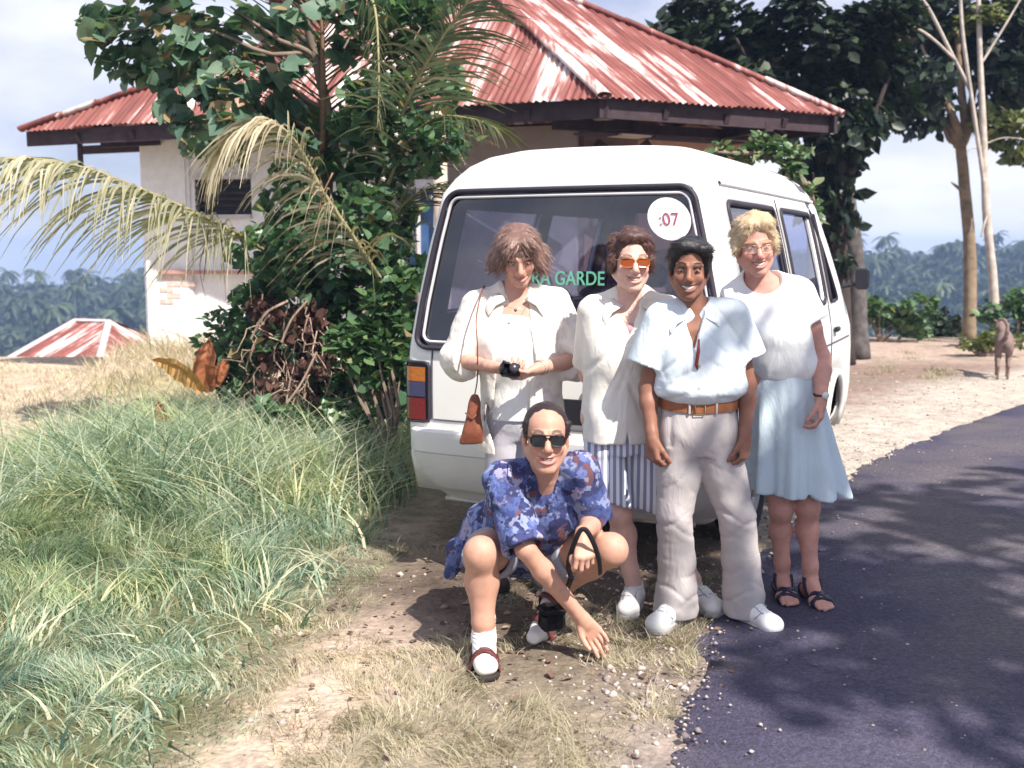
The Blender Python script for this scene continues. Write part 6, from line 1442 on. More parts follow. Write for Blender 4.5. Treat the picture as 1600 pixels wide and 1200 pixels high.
# ================================================================ TREES AND PLANTS
BARK = mat('grey brown bark', (.20, .155, .125), .95, .35, 7, .8, 26); BARKD = mat('dark mottled bark', (.05, .038, .036), .95, .4, 6, .9, 22)
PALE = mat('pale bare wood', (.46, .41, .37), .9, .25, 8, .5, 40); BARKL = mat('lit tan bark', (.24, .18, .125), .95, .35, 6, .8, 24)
LEAFD = leaf_mat('dark tree leaves', [(0, (.010, .016, .014)), (.6, (.022, .038, .024)), (1, (.05, .075, .035))], .4, .22)
LEAFG = leaf_mat('green shrub leaves', [(0, (.03, .07, .034)), (.5, (.075, .15, .065)), (.85, (.15, .24, .10)), (1, (.28, .28, .13))], .4, .30)
LEAFV = leaf_mat('vine leaves', [(0, (.03, .075, .045)), (.45, (.085, .18, .10)), (.8, (.20, .31, .17)), (.95, (.24, .33, .18)), (1, (.36, .28, .17))], .36, .42, .45)
LEAFB = leaf_mat('broad round leaves', [(0, (.05, .11, .08)), (.5, (.12, .21, .14)), (.82, (.22, .30, .21)), (.92, (.30, .24, .12)), (1, (.38, .24, .15))], .32, .28, .5)
LEAFY = leaf_mat('yellow green leaves', [(0, (.07, .10, .035)), (.5, (.14, .17, .06)), (1, (.27, .26, .11))], .45, .35)
DRYV = leaf_mat('withered brown leaves', [(0, (.05, .026, .026)), (.5, (.10, .05, .045)), (1, (.19, .11, .09))], .8, .15, .1)
FRG = leaf_mat('green frond leaflets', [(0, (.05, .075, .035)), (.6, (.11, .13, .065)), (1, (.24, .21, .13))], .45, .3); FRD = leaf_mat('dry frond leaflets', [(0, (.24, .21, .13)), (.6, (.42, .36, .25)), (1, (.60, .52, .42))], .6, .3)
FRP = leaf_mat('pale frond leaflets', [(0, (.24, .25, .16)), (.6, (.42, .40, .29)), (1, (.60, .54, .42))], .5, .35)

def wobble(a, b, n, amp, seed):
    a = np.array(a, float); b = np.array(b, float); t = np.linspace(0, 1, n)[:, None]; L = np.linalg.norm(b-a)
    w = np.stack([vnoise(t[:, 0]*3+seed*1.7, seed*3.1+k*9.7, seed=seed) for k in range(3)], 1)*amp*L*np.sin(t*math.pi)**.7; return a+(b-a)*t+w
def rough_tube(pts, r, n, seed, amp=.12):
    V, Fc = tube(pts, r, n, True); V = np.array(V); c = np.repeat(np.array(pts), n, 0); k = 1+amp*fbm(V[:, 0]*7, V[:, 1]*7, V[:, 2]*3, 3, seed)[:, None]; return c+(V-c)*k, Fc

def leaf_cloud(pos, size, seed, tpl=(LEAF_V, LEAF_F), up=.5, out_c=None):
    r = np.random.default_rng(seed); n = len(pos); nr = r.normal(0, 1, (n, 3)); nr /= np.linalg.norm(nr, axis=1)[:, None]; nr[:, 2] = np.abs(nr[:, 2])+up
    if out_c is not None:
        o = pos-out_c; o /= np.linalg.norm(o, axis=1)[:, None]+1e-6; nr = nr+o*.8
    R = rot_from(nr, r.random(n)*6.28); sc = size*np.exp(r.normal(0, .22, n)); tint = np.clip(r.normal(.45, .22, n), 0, 1); tint[r.random(n) < .02] = 1
    return scatter(tpl[0], tpl[1], pos, R, sc, tint)
def clump_points(centres, radii, n, seed, shell=.55):
    r = np.random.default_rng(seed); C = np.array(centres, float); w = np.array(radii)**2.2; k = r.choice(len(C), n, p=w/w.sum()); v = r.normal(0, 1, (n, 3)); v /= np.linalg.norm(v, axis=1)[:, None]
    q = r.random(n)**(1/3)*(1-shell)+shell*r.random(n)**.3; return C[k]+v*(np.array(radii)[k]*q)[:, None]*np.array((1, 1, .75))
def single_leaves(parent, pos, size, m, seed, tpl, name='leaf', n_mesh=6):
    """up to a few hundred large leaves, each an object that can be picked"""
    r = np.random.default_rng(seed); ms = []
    for k in range(n_mesh):
        V = np.array(tpl[0])*np.array((1+.2*r.normal(), 1, 1+.6*r.normal())); t = float(np.clip(r.normal(.5, .25), 0, 1)) if k else .95
        me = raw_mesh(name, V, np.array(tpl[1]), True, np.full(len(V), t)); me.materials.append(m); ms.append(me)
    pl = world_loc(parent)
    for i, p in enumerate(pos):
        nr = r.normal(0, .55, 3)+(.15, -.45, .75); R = rot_from(nr[None], np.array([r.random()*6.28]))[0]
        o = bpy.data.objects.new(name, ms[r.integers(n_mesh) if r.random() > .04 else 0]); COL.objects.link(o); o.parent = parent; s = size*math.exp(r.normal(0, .25))
        M = Matrix(R.tolist()).to_4x4(); M.translation = Vector((p-pl).tolist()); o.matrix_local = M @ Matrix.Scale(s, 4)

def tree(name, base, pts, r0, r1, limbs, crowns, nleaf, size, lm, bark, label, cat, group=None, seed=1, tpl=(LEAF_V, LEAF_F), named=0):
    """trunk along pts, limbs = (t on trunk, end point, r), crowns = (centre, radius)"""
    base = np.array(base, float); root = empty(name, base, 0, label, cat, group); path = spline([base]+list(pts), 26); rr = np.interp(np.linspace(0, 1, 26), [0, .06, 1], [r0*1.25, r0, r1])
    V, Fc = rough_tube(path, rr, 12, seed); tr = obj('trunk', V, Fc, bark, root, True)
    for k, (t, e, rl) in enumerate(limbs):
        s = path[int(t*25)]; w = wobble(s, e, 12, .10, seed*13+k); V, Fc = rough_tube(w, np.linspace(rl, rl*.3, 12), 7, seed+k); obj('limb', V, Fc, bark, root, True)
    if crowns:
        C = [c for c, _ in crowns]; R_ = [q for _, q in crowns]; pos = clump_points(C, R_, nleaf, seed); cc = np.mean(C, 0)
        if named: 
            front = np.argsort(pos[:, 1])[:nleaf//3]; r = np.random.default_rng(seed); pick = r.choice(front, min(named, len(front)), False); single_leaves(root, pos[pick], size, lm, seed, tpl); pos = np.delete(pos, pick, 0)
        V, Fc, tn = leaf_cloud(pos, size, seed, tpl, .4, cc); o = obj('crown', V, Fc, lm, root, False, tint=tn); o['kind'] = 'stuff'
        # twigs through the crown so the leaves hang on something
        r = np.random.default_rng(seed+5); mb = MB()
        for i in r.choice(len(pos), min(60, len(pos)), False):
            c = C[np.argmin([np.linalg.norm(pos[i]-q) for q in C])]; mb.tube(wobble(c, pos[i], 5, .12, int(i) % 97), np.linspace(.018, .005, 5), 4, False)
        o = mb.obj('twigs', bark, root); o['kind'] = 'stuff'
    return root

def crown_blobs(pix, Y, rad_px, jit, seed):
    r = np.random.default_rng(seed); out = []
    for (px, py) in pix: Yk = Y+r.uniform(-jit, jit); out.append((P(px, py, Yk), rad_px*Yk/F))
    return out

def right_trees():
    # the big dark tree behind the house corner
    Y = 15.0; b = P(1318, 535, Y); b[2] = float(ground_z(b[0], b[1]))
    pix = [(1060, 60), (1090, 20), (1110, 100), (1150, 40), (1160, 130), (1200, 60), (1210, 150), (1250, 20), (1255, 110), (1290, 60), (1300, 160), (1335, 110), (1350, 190), (1340, 40), (1385, 90), (1390, 160), (1400, 30), (1120, -40), (1200, -50), (1290, -60), (1370, -50), (1170, 85), (1230, 190), (1320, 215), (1300, 240), (1275, 270), (1260, 300)]
    tree('broadleaf_tree', b, [P(1312, 430, Y), P(1305, 300, Y), P(1318, 190, Y), P(1300, 60, Y+.3)], .15, .08,
         [(.55, P(1230, 110, Y-.4), .09), (.5, P(1390, 120, Y-.3), .08), (.62, P(1150, 60, Y-.4), .07), (.7, P(1380, 10, Y), .06), (.45, P(1270, 270, Y-.5), .05), (.85, P(1230, -40, Y), .06)],
         crown_blobs(pix, Y, 46, .9, 3)+crown_blobs([(1292, 280), (1308, 330), (1300, 370), (1325, 300), (1330, 350), (1318, 410), (1335, 260)], Y-.1, 17, .1, 4), 8200, .17, LEAFD, BARKD, 'dark dense tree rising over the right end of the rusty roof', 'tree', 'trees round the yard', 3, named=120)
    b2 = P(1342, 528, Y+.8); b2[2] = float(ground_z(b2[0], b2[1]))
    tree('broadleaf_tree', b2, [P(1338, 430, Y+.8), P(1326, 320, Y+.8), P(1322, 240, Y+.8), P(1330, 120, Y+.8)], .15, .07, [(.7, P(1360, 180, Y+.6), .05)], crown_blobs([(1345, 130), (1370, 60), (1330, 60)], Y+.8, 45, .4, 5), 900, .16, LEAFD,
         mat('lichen grey bark', (.10, .09, .09), .95, .6, 7, .8, 24), 'grey lichened trunk standing close beside the dark tree behind the minibus', 'tree', 'trees round the yard', 5)
    # the lit forked tree at the edge of the drop
    Y = 19.0; b = P(1514, 526, Y); b[2] = float(ground_z(b[0], b[1]))
    pix = [(1400, 20), (1440, 50), (1430, 110), (1400, 150), (1470, 20), (1490, 70), (1450, 130), (1520, 40), (1540, 100), (1560, 20), (1580, 90), (1575, 130), (1610, 40), (1600, 110), (1440, 180), (1450, -40), (1530, -40), (1600, -30), (1640, 70)]
    tree('broadleaf_tree', b, [P(1516, 450, Y), P(1514, 370, Y), P(1506, 280, Y), P(1500, 215, Y)], .115, .085,
         [(.97, P(1480, 150, Y), .12), (.97, P(1530, 160, Y), .10), (.99, P(1440, 70, Y-.3), .08), (.95, P(1456, 182, Y), .06), (.99, P(1560, 60, Y), .08), (.68, P(1487, 285, Y-.2), .055), (.99, P(1500, 30, Y), .09)],
         crown_blobs(pix, Y, 44, 1.0, 7), 4200, .20, LEAFD, BARKL, 'forked tree with tan lit trunk at the edge of the drop', 'tree', 'trees round the yard', 7, named=60)
    # yellow-green foliage on the right-hand edge
    b3 = P(1640, 528, Y-.6); b3[2] = float(ground_z(b3[0], b3[1]))
    tree('broadleaf_tree', b3, [P(1636, 420, Y-.6), P(1625, 300, Y-.6), P(1600, 200, Y-.6)], .09, .04, [(.9, P(1560, 165, Y-.6), .03), (.9, P(1600, 40, Y-.6), .03), (.8, P(1585, 215, Y-.6), .02)],
         crown_blobs([(1565, 170), (1590, 190), (1560, 215), (1590, 150), (1545, 190), (1480, 15), (1570, 10), (1600, 30), (1545, 25), (1500, 40), (1590, 240)], Y-.6, 24, .4, 9), 1500, .14, LEAFY, BARK, 'thin tree with yellow green leaves at the right edge of the yard', 'tree', 'trees round the yard', 9)
    # the bare pale sapling leaning across it
    Y = 18.0; b = P(1557, 530, Y); b[2] = float(ground_z(b[0], b[1])); root = empty('bare_sapling', b, 0, 'bare pale thin tree with leafless branches in front of the forked tree', 'tree', 'trees round the yard')
    def lim(pts, r0, r1, nm, parent, n=20):
        V, Fc = rough_tube(spline(pts, n), np.linspace(r0, r1, n)*.75, 7, 4, .15); return obj(nm, V, Fc, PALE, parent, True)
    tr = lim([b, P(1551, 430, Y), P(1541, 330, Y), P(1536, 200, Y), P(1531, 80, Y), P(1528, -30, Y)], .115, .045, 'trunk', root, 30)
    lim([P(1541, 310, Y), P(1522, 180, Y-.1), P(1505, 60, Y-.2), P(1500, -20, Y-.2)], .05, .035, 'branch', root); lim([P(1516, 140, Y-.1), P(1490, 90, Y-.2), P(1455, 20, Y-.3), P(1435, -10, Y-.3)], .045, .028, 'branch', root)
    lim([P(1494, 95, Y-.2), P(1450, 55, Y-.3), P(1405, 30, Y-.4), P(1375, 8, Y-.5)], .035, .016, 'branch', root); lim([P(1405, 30, Y-.4), P(1390, 45, Y-.4), P(1380, 48, Y-.4)], .014, .008, 'branch', root)
    lim([P(1545, 330, Y), P(1538, 350, Y-.1), P(1533, 370, Y-.1)], .03, .02, 'branch', root); lim([P(1537, 230, Y), P(1518, 232, Y-.1), P(1510, 240, Y-.1)], .018, .010, 'branch', root); lim([P(1538, 225, Y), P(1575, 215, Y-.1), P(1640, 225, Y-.2)], .016, .008, 'branch', root); lim([P(1533, 100, Y), P(1570, 40, Y), P(1600, -10, Y)], .03, .018, 'branch', root)
    # bushes along the edge of the yard
    def bush(px, py, Y, w, h, n, size, lm, label, seed, name='bush'):
        b = P(px, py, Y); b[2] = float(ground_z(b[0], b[1])); root = empty(name, b, 0, label, 'bush', 'bushes round the yard'); r = np.random.default_rng(seed); C = []; R_ = []
        for _ in range(9): C.append(b+np.array((r.uniform(-w, w)*.8, r.uniform(-.4, .4)*w, r.uniform(.15, .85)*h))); R_.append(r.uniform(.25, .5)*min(w, h))
        V, Fc, tn = leaf_cloud(clump_points(C, R_, n, seed), size, seed); o = obj('foliage', V, Fc, lm, root, tint=tn); o['kind'] = 'stuff'
        mb = MB()
        for c in C: mb.tube(wobble(b, c, 6, .15, seed), np.linspace(.02, .007, 6), 5, False)
        mb.obj('stems', BARK, root)
    bush(1375, 530, 18.6, .75, .85, 700, .13, LEAFG, 'bright green bush at the yard edge just beyond the minibus mirror', 21); bush(1440, 530, 19.6, .45, .55, 300, .11, LEAFG, 'small green bush left of the forked tree trunk', 22)
    bush(1590, 530, 17.4, .55, 1.05, 600, .12, LEAFG, 'tall green bush at the right edge behind the dog', 23); bush(1545, 555, 16.0, .5, .35, 350, .09, LEAFY, 'low yellowish scrub beside the dog', 24); bush(1490, 525, 20.4, .6, .6, 400, .12, LEAFD, 'dark bush behind the forked tree trunk', 25)
    # sunlit leafy branch hanging over the minibus roof
    bb = P(1262, 330, 9.3); bb[2] = 0; root = empty('young_tree', bb, 0, 'young tree with pale lit leaves reaching over the minibus roof', 'tree', 'trees round the yard')
    path = spline([bb, P(1268, 380, 9.3), P(1258, 290, 9.3), P(1200, 245, 9.2), P(1120, 238, 9.1)], 24); V, Fc = rough_tube(path, np.linspace(.05, .012, 24), 7, 3); obj('trunk', V, Fc, BARK, root, True)
    pos = clump_points([P(px, py, 9.2) for px, py in ((1125, 236), (1150, 243), (1175, 240), (1200, 238), (1225, 250), (1215, 226), (1250, 240), (1190, 222), (1240, 262), (1268, 330), (1262, 300))], [.10]*9+[.09, .09], 460, 31)
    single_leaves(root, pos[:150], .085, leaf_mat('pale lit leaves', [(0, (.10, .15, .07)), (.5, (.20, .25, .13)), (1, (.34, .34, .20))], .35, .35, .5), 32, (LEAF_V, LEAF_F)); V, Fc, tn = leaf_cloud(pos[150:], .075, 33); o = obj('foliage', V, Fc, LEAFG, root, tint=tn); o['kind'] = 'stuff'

def frond(name, rach, r0, leaflets, length, lm, parent, seed, droop=.8, spread=1., width=.018, side_bias=0., start=.12, up=(0, 0, 1), rm=None, tw=0.):
    """feather palm frond: a tapering rib with hanging leaflets on both sides (child mesh)"""
    r = np.random.default_rng(seed); n = 30; path = spline(rach, n); V, Fc = tube(path, np.linspace(r0, r0*.22, n), 7, True, .7); rib = obj(name, V, Fc, rm or FRIB, parent, True); V = []; Fq = []; T = []
    tg = np.gradient(path, axis=0); tg /= np.linalg.norm(tg, axis=1)[:, None]; seg = 5
    for k in range(leaflets):
        u = start+(1-start)*k/leaflets; i = min(n-2, int(u*(n-1))); f = u*(n-1)-i; p = path[i]*(1-f)+path[i+1]*f; d = tg[i]; sd = np.cross(d, up); sd /= np.linalg.norm(sd)+1e-9
        for s in (-1, 1):
            if r.random() < .06: continue
            L = length*(.45+.55*math.sin(math.pi*min(1, .18+.82*u)**.8))*r.uniform(.75, 1.15)*(1+s*side_bias); dv = sd*s*spread+d*(.55+.5*u)+np.cross(sd, d)*0+np.array((0, 0, .15+tw*s))+r.normal(0, .12, 3); dv /= np.linalg.norm(dv); q = p.copy(); b = len(V); w0 = width*r.uniform(.7, 1.2); wn = np.cross(dv, d); wn /= np.linalg.norm(wn)+1e-9; wd = d*.8+wn*.3*s
            wd /= np.linalg.norm(wd); t = r.random()
            for j in range(seg+1):
                w = w0*(1-(j/seg)**2)*.5+.0012; V += [q+wd*w, q-wd*w]; dv = dv+np.array((0, 0, -droop*.34*r.uniform(.7, 1.3))); dv /= np.linalg.norm(dv); q = q+dv*L/seg
            Fq += [(b+2*j, b+2*j+1, b+2*j+3, b+2*j+2) for j in range(seg)]; T += [t]*(2*(seg+1))
    o = obj('leaflets', np.array(V), np.array(Fq), lm, rib, tint=np.array(T)); o['kind'] = 'stuff'; return rib
FRIB = mat('frond rib', (.30, .27, .14), .6, .25, 12, .2, 60); FRIBB = mat('brown frond stalk', (.26, .16, .10), .7, .3, 12, .3, 50)

def palm_and_vine():
    b = P(485, 700, 8.3); b[2] = 0; root = empty('coconut_palm', b, 0, 'young coconut palm with drooping dry fronds, half buried in vines', 'palm'); q = P
    V, Fc = rough_tube(spline([b, q(492, 520, 8.3), q(498, 350, 8.3), q(503, 200, 8.3)], 20), np.linspace(.15, .09, 20), 12, 2); obj('trunk', V, Fc, BARK, root, True)
    frond('frond', [q(420, 395, 8.0), q(345, 352, 7.7), q(240, 304, 7.3), q(130, 262, 6.9), q(20, 246, 6.5), q(-80, 262, 6.2)], .024, 120, .95, FRP, root, 1, .85, .75, .017, 0, .10)
    frond('frond', [q(600, 445, 7.7), q(555, 375, 7.5), q(505, 300, 7.4), q(462, 222, 7.3), q(420, 190, 7.2), q(372, 205, 7.1), q(338, 258, 7.05)], .022, 84, .80, FRD, root, 2, 1.0, .8, .016, 0, .08)
    frond('frond', [q(505, 235, 8.2), q(505, 140, 8.1), q(503, 40, 8.0), q(495, -60, 7.9)], .045, 46, .85, FRG, root, 3, .25, .9, .018, 0, .0, rm=FRIBB, up=(0, -1, .2))
    frond('frond', [q(590, 300, 8.0), q(640, 150, 7.7), q(690, 60, 7.4), q(740, -10, 7.2)],   .020, 54, .72, FRG, root, 4, .6, .9, .016, 0, .15)
    frond('frond', [q(590, 330, 8.1), q(632, 230, 7.8), q(680, 185, 7.6), q(735, 185, 7.4), q(775, 200, 7.3)], .017, 44, .55, FRG, root, 5, .5, .9, .013, 0, .12)
    frond('frond', [q(520, 60, 8.0), q(560, -20, 7.8), q(585, 10, 7.6), q(592, 110, 7.5), q(590, 200, 7.45)], .016, 44, .36, FRG, root, 6, 1.2, .55, .014, 0, .3)
    frond('frond', [q(600, 360, 8.0), q(640, 310, 7.8), q(690, 290, 7.7), q(740, 305, 7.6)], .014, 34, .50, FRG, root, 9, .5, .9, .012, 0, .15)
    # broken stalks hanging down
    for pts, rr in (([q(520, 270, 7.35), q(500, 320, 7.35), q(500, 400, 7.35)], .016), ([q(325, 360, 7.6), q(322, 400, 7.6), q(318, 440, 7.6)], .014), ([q(345, 365, 7.65), q(350, 420, 7.62), q(353, 470, 7.6)], .012)):
        V, Fc = tube(spline(pts, 10), np.linspace(rr, rr*.3, 10), 6, True, .35); obj('dead_leaflet', V, Fc, FRIBB, root, True)
    for pts in ([q(322, 378, 7.6), q(305, 400, 7.6), q(292, 418, 7.6)], [q(322, 378, 7.6), q(312, 420, 7.6), q(325, 480, 7.6)]):
        V, Fc = tube(spline(pts, 8), np.linspace(.010, .003, 8), 5, True, .35); obj('dead_leaflet', V, Fc, FRIBB, root, True)
    # climbing vine over trunk and stumps: dark cloak of heart-shaped leaves
    vb = P(560, 690, 8.1); vb[2] = 0; vine = empty('climbing_vine', vb, 0, 'thick dark green vine with small pale flowers cloaking the palm and stump', 'vine'); r = np.random.default_rng(41); C = []; R_ = []
    cols = [(-10, 150, 560, 690), (60, 120, 560, 700), (130, 110, 575, 700), (200, 90, 560, 690), (260, 80, 545, 660), (320, 85, 490, 640), (380, 100, 420, 640), (440, 115, 415, 650), (500, 130, 420, 650), (550, 150, 400, 650), (600, 170, 520, 650), (640, 200, 560, 630)]
    for py, step, x0, x1 in cols:
        for px in np.arange(x0, x1, 38): C.append(P(px+r.uniform(-14, 14), py+r.uniform(-20, 20), 8.1+r.uniform(-.35, .25))); R_.append(r.uniform(.18, .30))
    C = np.array(C); R_ = np.array(R_); C = np.vstack([C, [P(px, py, 8.3) for px, py in ((450, 320), (470, 260), (440, 370), (480, 200), (430, 430), (400, 480), (380, 540), (360, 590))]]); R_ = np.append(R_, [.24]*8)
    pos = clump_points(C, R_, 7000, 42, .4); front = np.argsort(pos[:, 1])[:2400]; pick = r.choice(front, 260, False); single_leaves(vine, pos[pick], .085, LEAFV, 43, (HEART_V, HEART_F)); pos = np.delete(pos, pick, 0)
    V, Fc, tn = leaf_cloud(pos, .078, 44, (HEART_V, HEART_F), .25); V = V; o = obj('foliage', V, Fc, LEAFV, vine, tint=tn); o['kind'] = 'stuff'
    fm = mat('cream flower', (.72, .58, .56), .7); 
    for k in range(34):
        p = P(r.uniform(560, 690), r.uniform(40, 330), 7.75+r.uniform(-.1, .1)) if k < 24 else P(r.uniform(500, 640), r.uniform(480, 640), 7.7)
        V = [p+np.array((.020*math.cos(a), -.006*(j % 2), .020*math.sin(a)))*(1 if j % 2 == 0 else .5) for j, a in enumerate(np.linspace(0, 2*math.pi, 10, False))]+[p+(0, -.012, 0)]
        obj('flower', V, [(10, i, (i+1) % 10) for i in range(10)], fm, vine)
    mb = MB()
    for k in range(40):
        a = C[r.integers(len(C))]; e = a+np.array((r.normal(0, .25), r.uniform(-.3, .1), -r.uniform(.1, .7))); mb.tube(wobble(a, e, 8, .2, k), .006, 4, False)
    mb.obj('stems', BARK, vine)
    # withered tangle at its foot
    wb = P(450, 690, 7.8); wb[2] = 0; wt = empty('withered_creeper', wb, 0, 'tangle of withered reddish brown creeper at the foot of the vine', 'creeper'); C = [P(px+r.uniform(-12, 12), py+r.uniform(-12, 12), 7.75+r.uniform(-.15, .15)) for px in (420, 445, 470, 488) for py in (490, 530, 570, 610, 640)]
    pos = clump_points(C, [.12]*len(C), 900, 51, .3); V, Fc, tn = leaf_cloud(pos, .07, 52, (LEAF_V, LEAF_F), -.2); V = np.array(V); o = obj('foliage', V, Fc, DRYV, wt, tint=tn); o['kind'] = 'stuff'
    tm = mat('dry creeper stems', (.34, .24, .19), .9, .3); mb = MB()
    for k in range(120):
        a = C[r.integers(len(C))]+r.normal(0, .08, 3); e = a+np.array((r.normal(0, .16), r.uniform(-.25, .05), -r.uniform(.05, .45))); mb.tube(wobble(a, e, 7, .25, k+100), np.linspace(.006, .003, 7), 4, False)
    for a, m_, e in ((q(450, 470, 7.55), q(415, 490, 7.5), q(392, 530, 7.5)), (q(480, 470, 7.5), q(455, 500, 7.5), q(440, 535, 7.5)), (q(495, 550, 7.4), q(470, 600, 7.4), q(440, 640, 7.4))): mb.tube(spline([a, m_, e], 10), .009, 5)
    mb.obj('stems', tm, wt)
    # broad round-leaved tree spreading to the upper left
    tb = P(560, 690, 8.5); tb[2] = 0
    pix = [(160, 55), (190, 25), (215, 60), (180, 95), (240, 30), (250, 80), (215, 115), (280, 20), (290, 70), (255, 120), (300, 115), (270, 160), (320, 40), (330, 90), (315, 150), (290, 195), (340, 140), (360, 60), (365, 110), (345, 190), (310, 230), (390, 30), (400, 90), (385, 150), (400, 200), (430, 60), (430, 120), (425, 180), (455, 30), (460, 110), (450, 170), (480, 70), (470, 220), (300, -20), (380, -30), (450, -30), (230, -15), (520, 20), (540, 80), (150, 30), (360, 240)]
    Y = 7.9; t = tree('broadleaf_tree', tb, [q(550, 500, 8.4), q(535, 300, 8.3), q(500, 120, 8.1), q(470, 0, 8.0)], .05, .03,
                      [(.55, q(330, 120, Y), .02), (.7, q(250, 60, Y), .02), (.62, q(300, 200, Y), .015), (.8, q(170, 50, Y), .02), (.8, q(360, 10, Y), .02), (.6, q(400, 150, Y), .016)],
                      crown_blobs(pix, Y, 25, .30, 61), 1150, .108, LEAFB, BARK, 'tree with large round leaves spreading over the left wing of the house', 'tree', None, 61, (HEART_V, HEART_F), 290)
    # dry banana leaves in the long grass
    bb = P(310, 610, 8.0); bb[2] = float(ground_z(bb[0], bb[1])); bn = empty('dead_banana_plant', bb, 0, 'withered orange banana leaves standing in the long grass', 'plant'); om = leaf_mat('orange dead leaf', [(0, (.30, .10, .05)), (.5, (.42, .17, .08)), (1, (.56, .34, .14))], .6, .3)
    def strap(pts, w, t):
        p = spline(pts, 12); d = np.gradient(p, axis=0); d /= np.linalg.norm(d, axis=1)[:, None]; sd = np.cross(d, (0, -1, .2)); sd /= np.linalg.norm(sd, axis=1)[:, None]; V = []
        for k in range(12):
            ww = w*math.sin(math.pi*(.12+.88*k/11))**.7; V += [p[k]-sd[k]*ww, p[k]-sd[k]*ww*.5+(0, .02, 0), p[k]+(0, .035, 0), p[k]+sd[k]*ww*.5+(0, .015, .01*math.sin(k*2.1)), p[k]+sd[k]*ww]
        V = np.array(V)+np.random.default_rng(int(w*1e4)).normal(0, .006, (60, 3)); obj('leaf', V, [(k*5+j, k*5+j+1, k*5+j+6, k*5+j+5) for k in range(11) for j in range(4)], om, bn, tint=np.full(60, t))
    strap([q(325, 612, 7.9), q(318, 580, 7.85), q(322, 555, 7.85), q(326, 528, 7.9)], .085, .25); strap([q(316, 612, 7.8), q(295, 592, 7.7), q(268, 572, 7.6), q(236, 562, 7.5)], .06, .9); strap([q(260, 668, 7.2), q(252, 650, 7.2), q(246, 625, 7.2)], .045, .3); strap([q(330, 605, 8.0), q(345, 580, 8.0), q(350, 560, 8.1)], .05, .15)
    for k, (px, py, Yk) in enumerate(((585, 603, 7.3), (600, 612, 7.2), (610, 600, 7.4))): strap([q(px, py+14, Yk), q(px-4, py, Yk), q(px+3, py-14, Yk)], .035, .1+.1*k)
    # leafy shrubs in front of the wall and beside the minibus
    def shrub(pts, Y, n, size, lm, label, seed, rpx=26):
        C = [P(px, py, Y) for px, py in pts]; b = np.array((*np.mean([c[:2] for c in C], 0), 0)); b[2] = float(ground_z(b[0], b[1])); rt = empty('shrub', b, 0, label, 'shrub', 'shrubs by the vine'); pos = clump_points(C, [rpx*Y/F]*len(C), n, seed, .4); r_ = np.random.default_rng(seed); pk = r_.choice(len(pos), min(40, n//4), False); single_leaves(rt, pos[pk], size, lm, seed, (LEAF_V, LEAF_F)); pos = np.delete(pos, pk, 0)
        V, Fc, tn = leaf_cloud(pos, size, seed); o = obj('foliage', V, Fc, lm, rt, tint=tn); o['kind'] = 'stuff'; mb = MB()
        for c in C: mb.tube(wobble(b, c, 6, .12, seed), np.linspace(.016, .006, 6), 5, False)
        mb.obj('stems', BARK, rt)
    shrub([(595, 470), (615, 500), (600, 540), (575, 520), (612, 560), (560, 560), (540, 530), (618, 440), (590, 590)], 7.2, 800, .09, LEAFG, 'bright leafy shrub pressed against the left side of the minibus', 71)
    shrub([(620, 395), (600, 410), (630, 360), (608, 440), (640, 330), (585, 430)], 8.6, 420, .085, LEAFG, 'leafy shrub growing under the blue shuttered window', 72, 22)
    shrub([(345, 500), (370, 530), (360, 560), (330, 540), (385, 560), (350, 590), (400, 590)], 8.4, 520, .08, LEAFV, 'dark low shrub in front of the white wall', 73)
    shrub([(420, 640), (470, 655), (520, 640), (560, 650), (600, 640)], 7.3, 350, .075, LEAFV, 'low dark undergrowth shrub below the withered creeper', 74, 22)

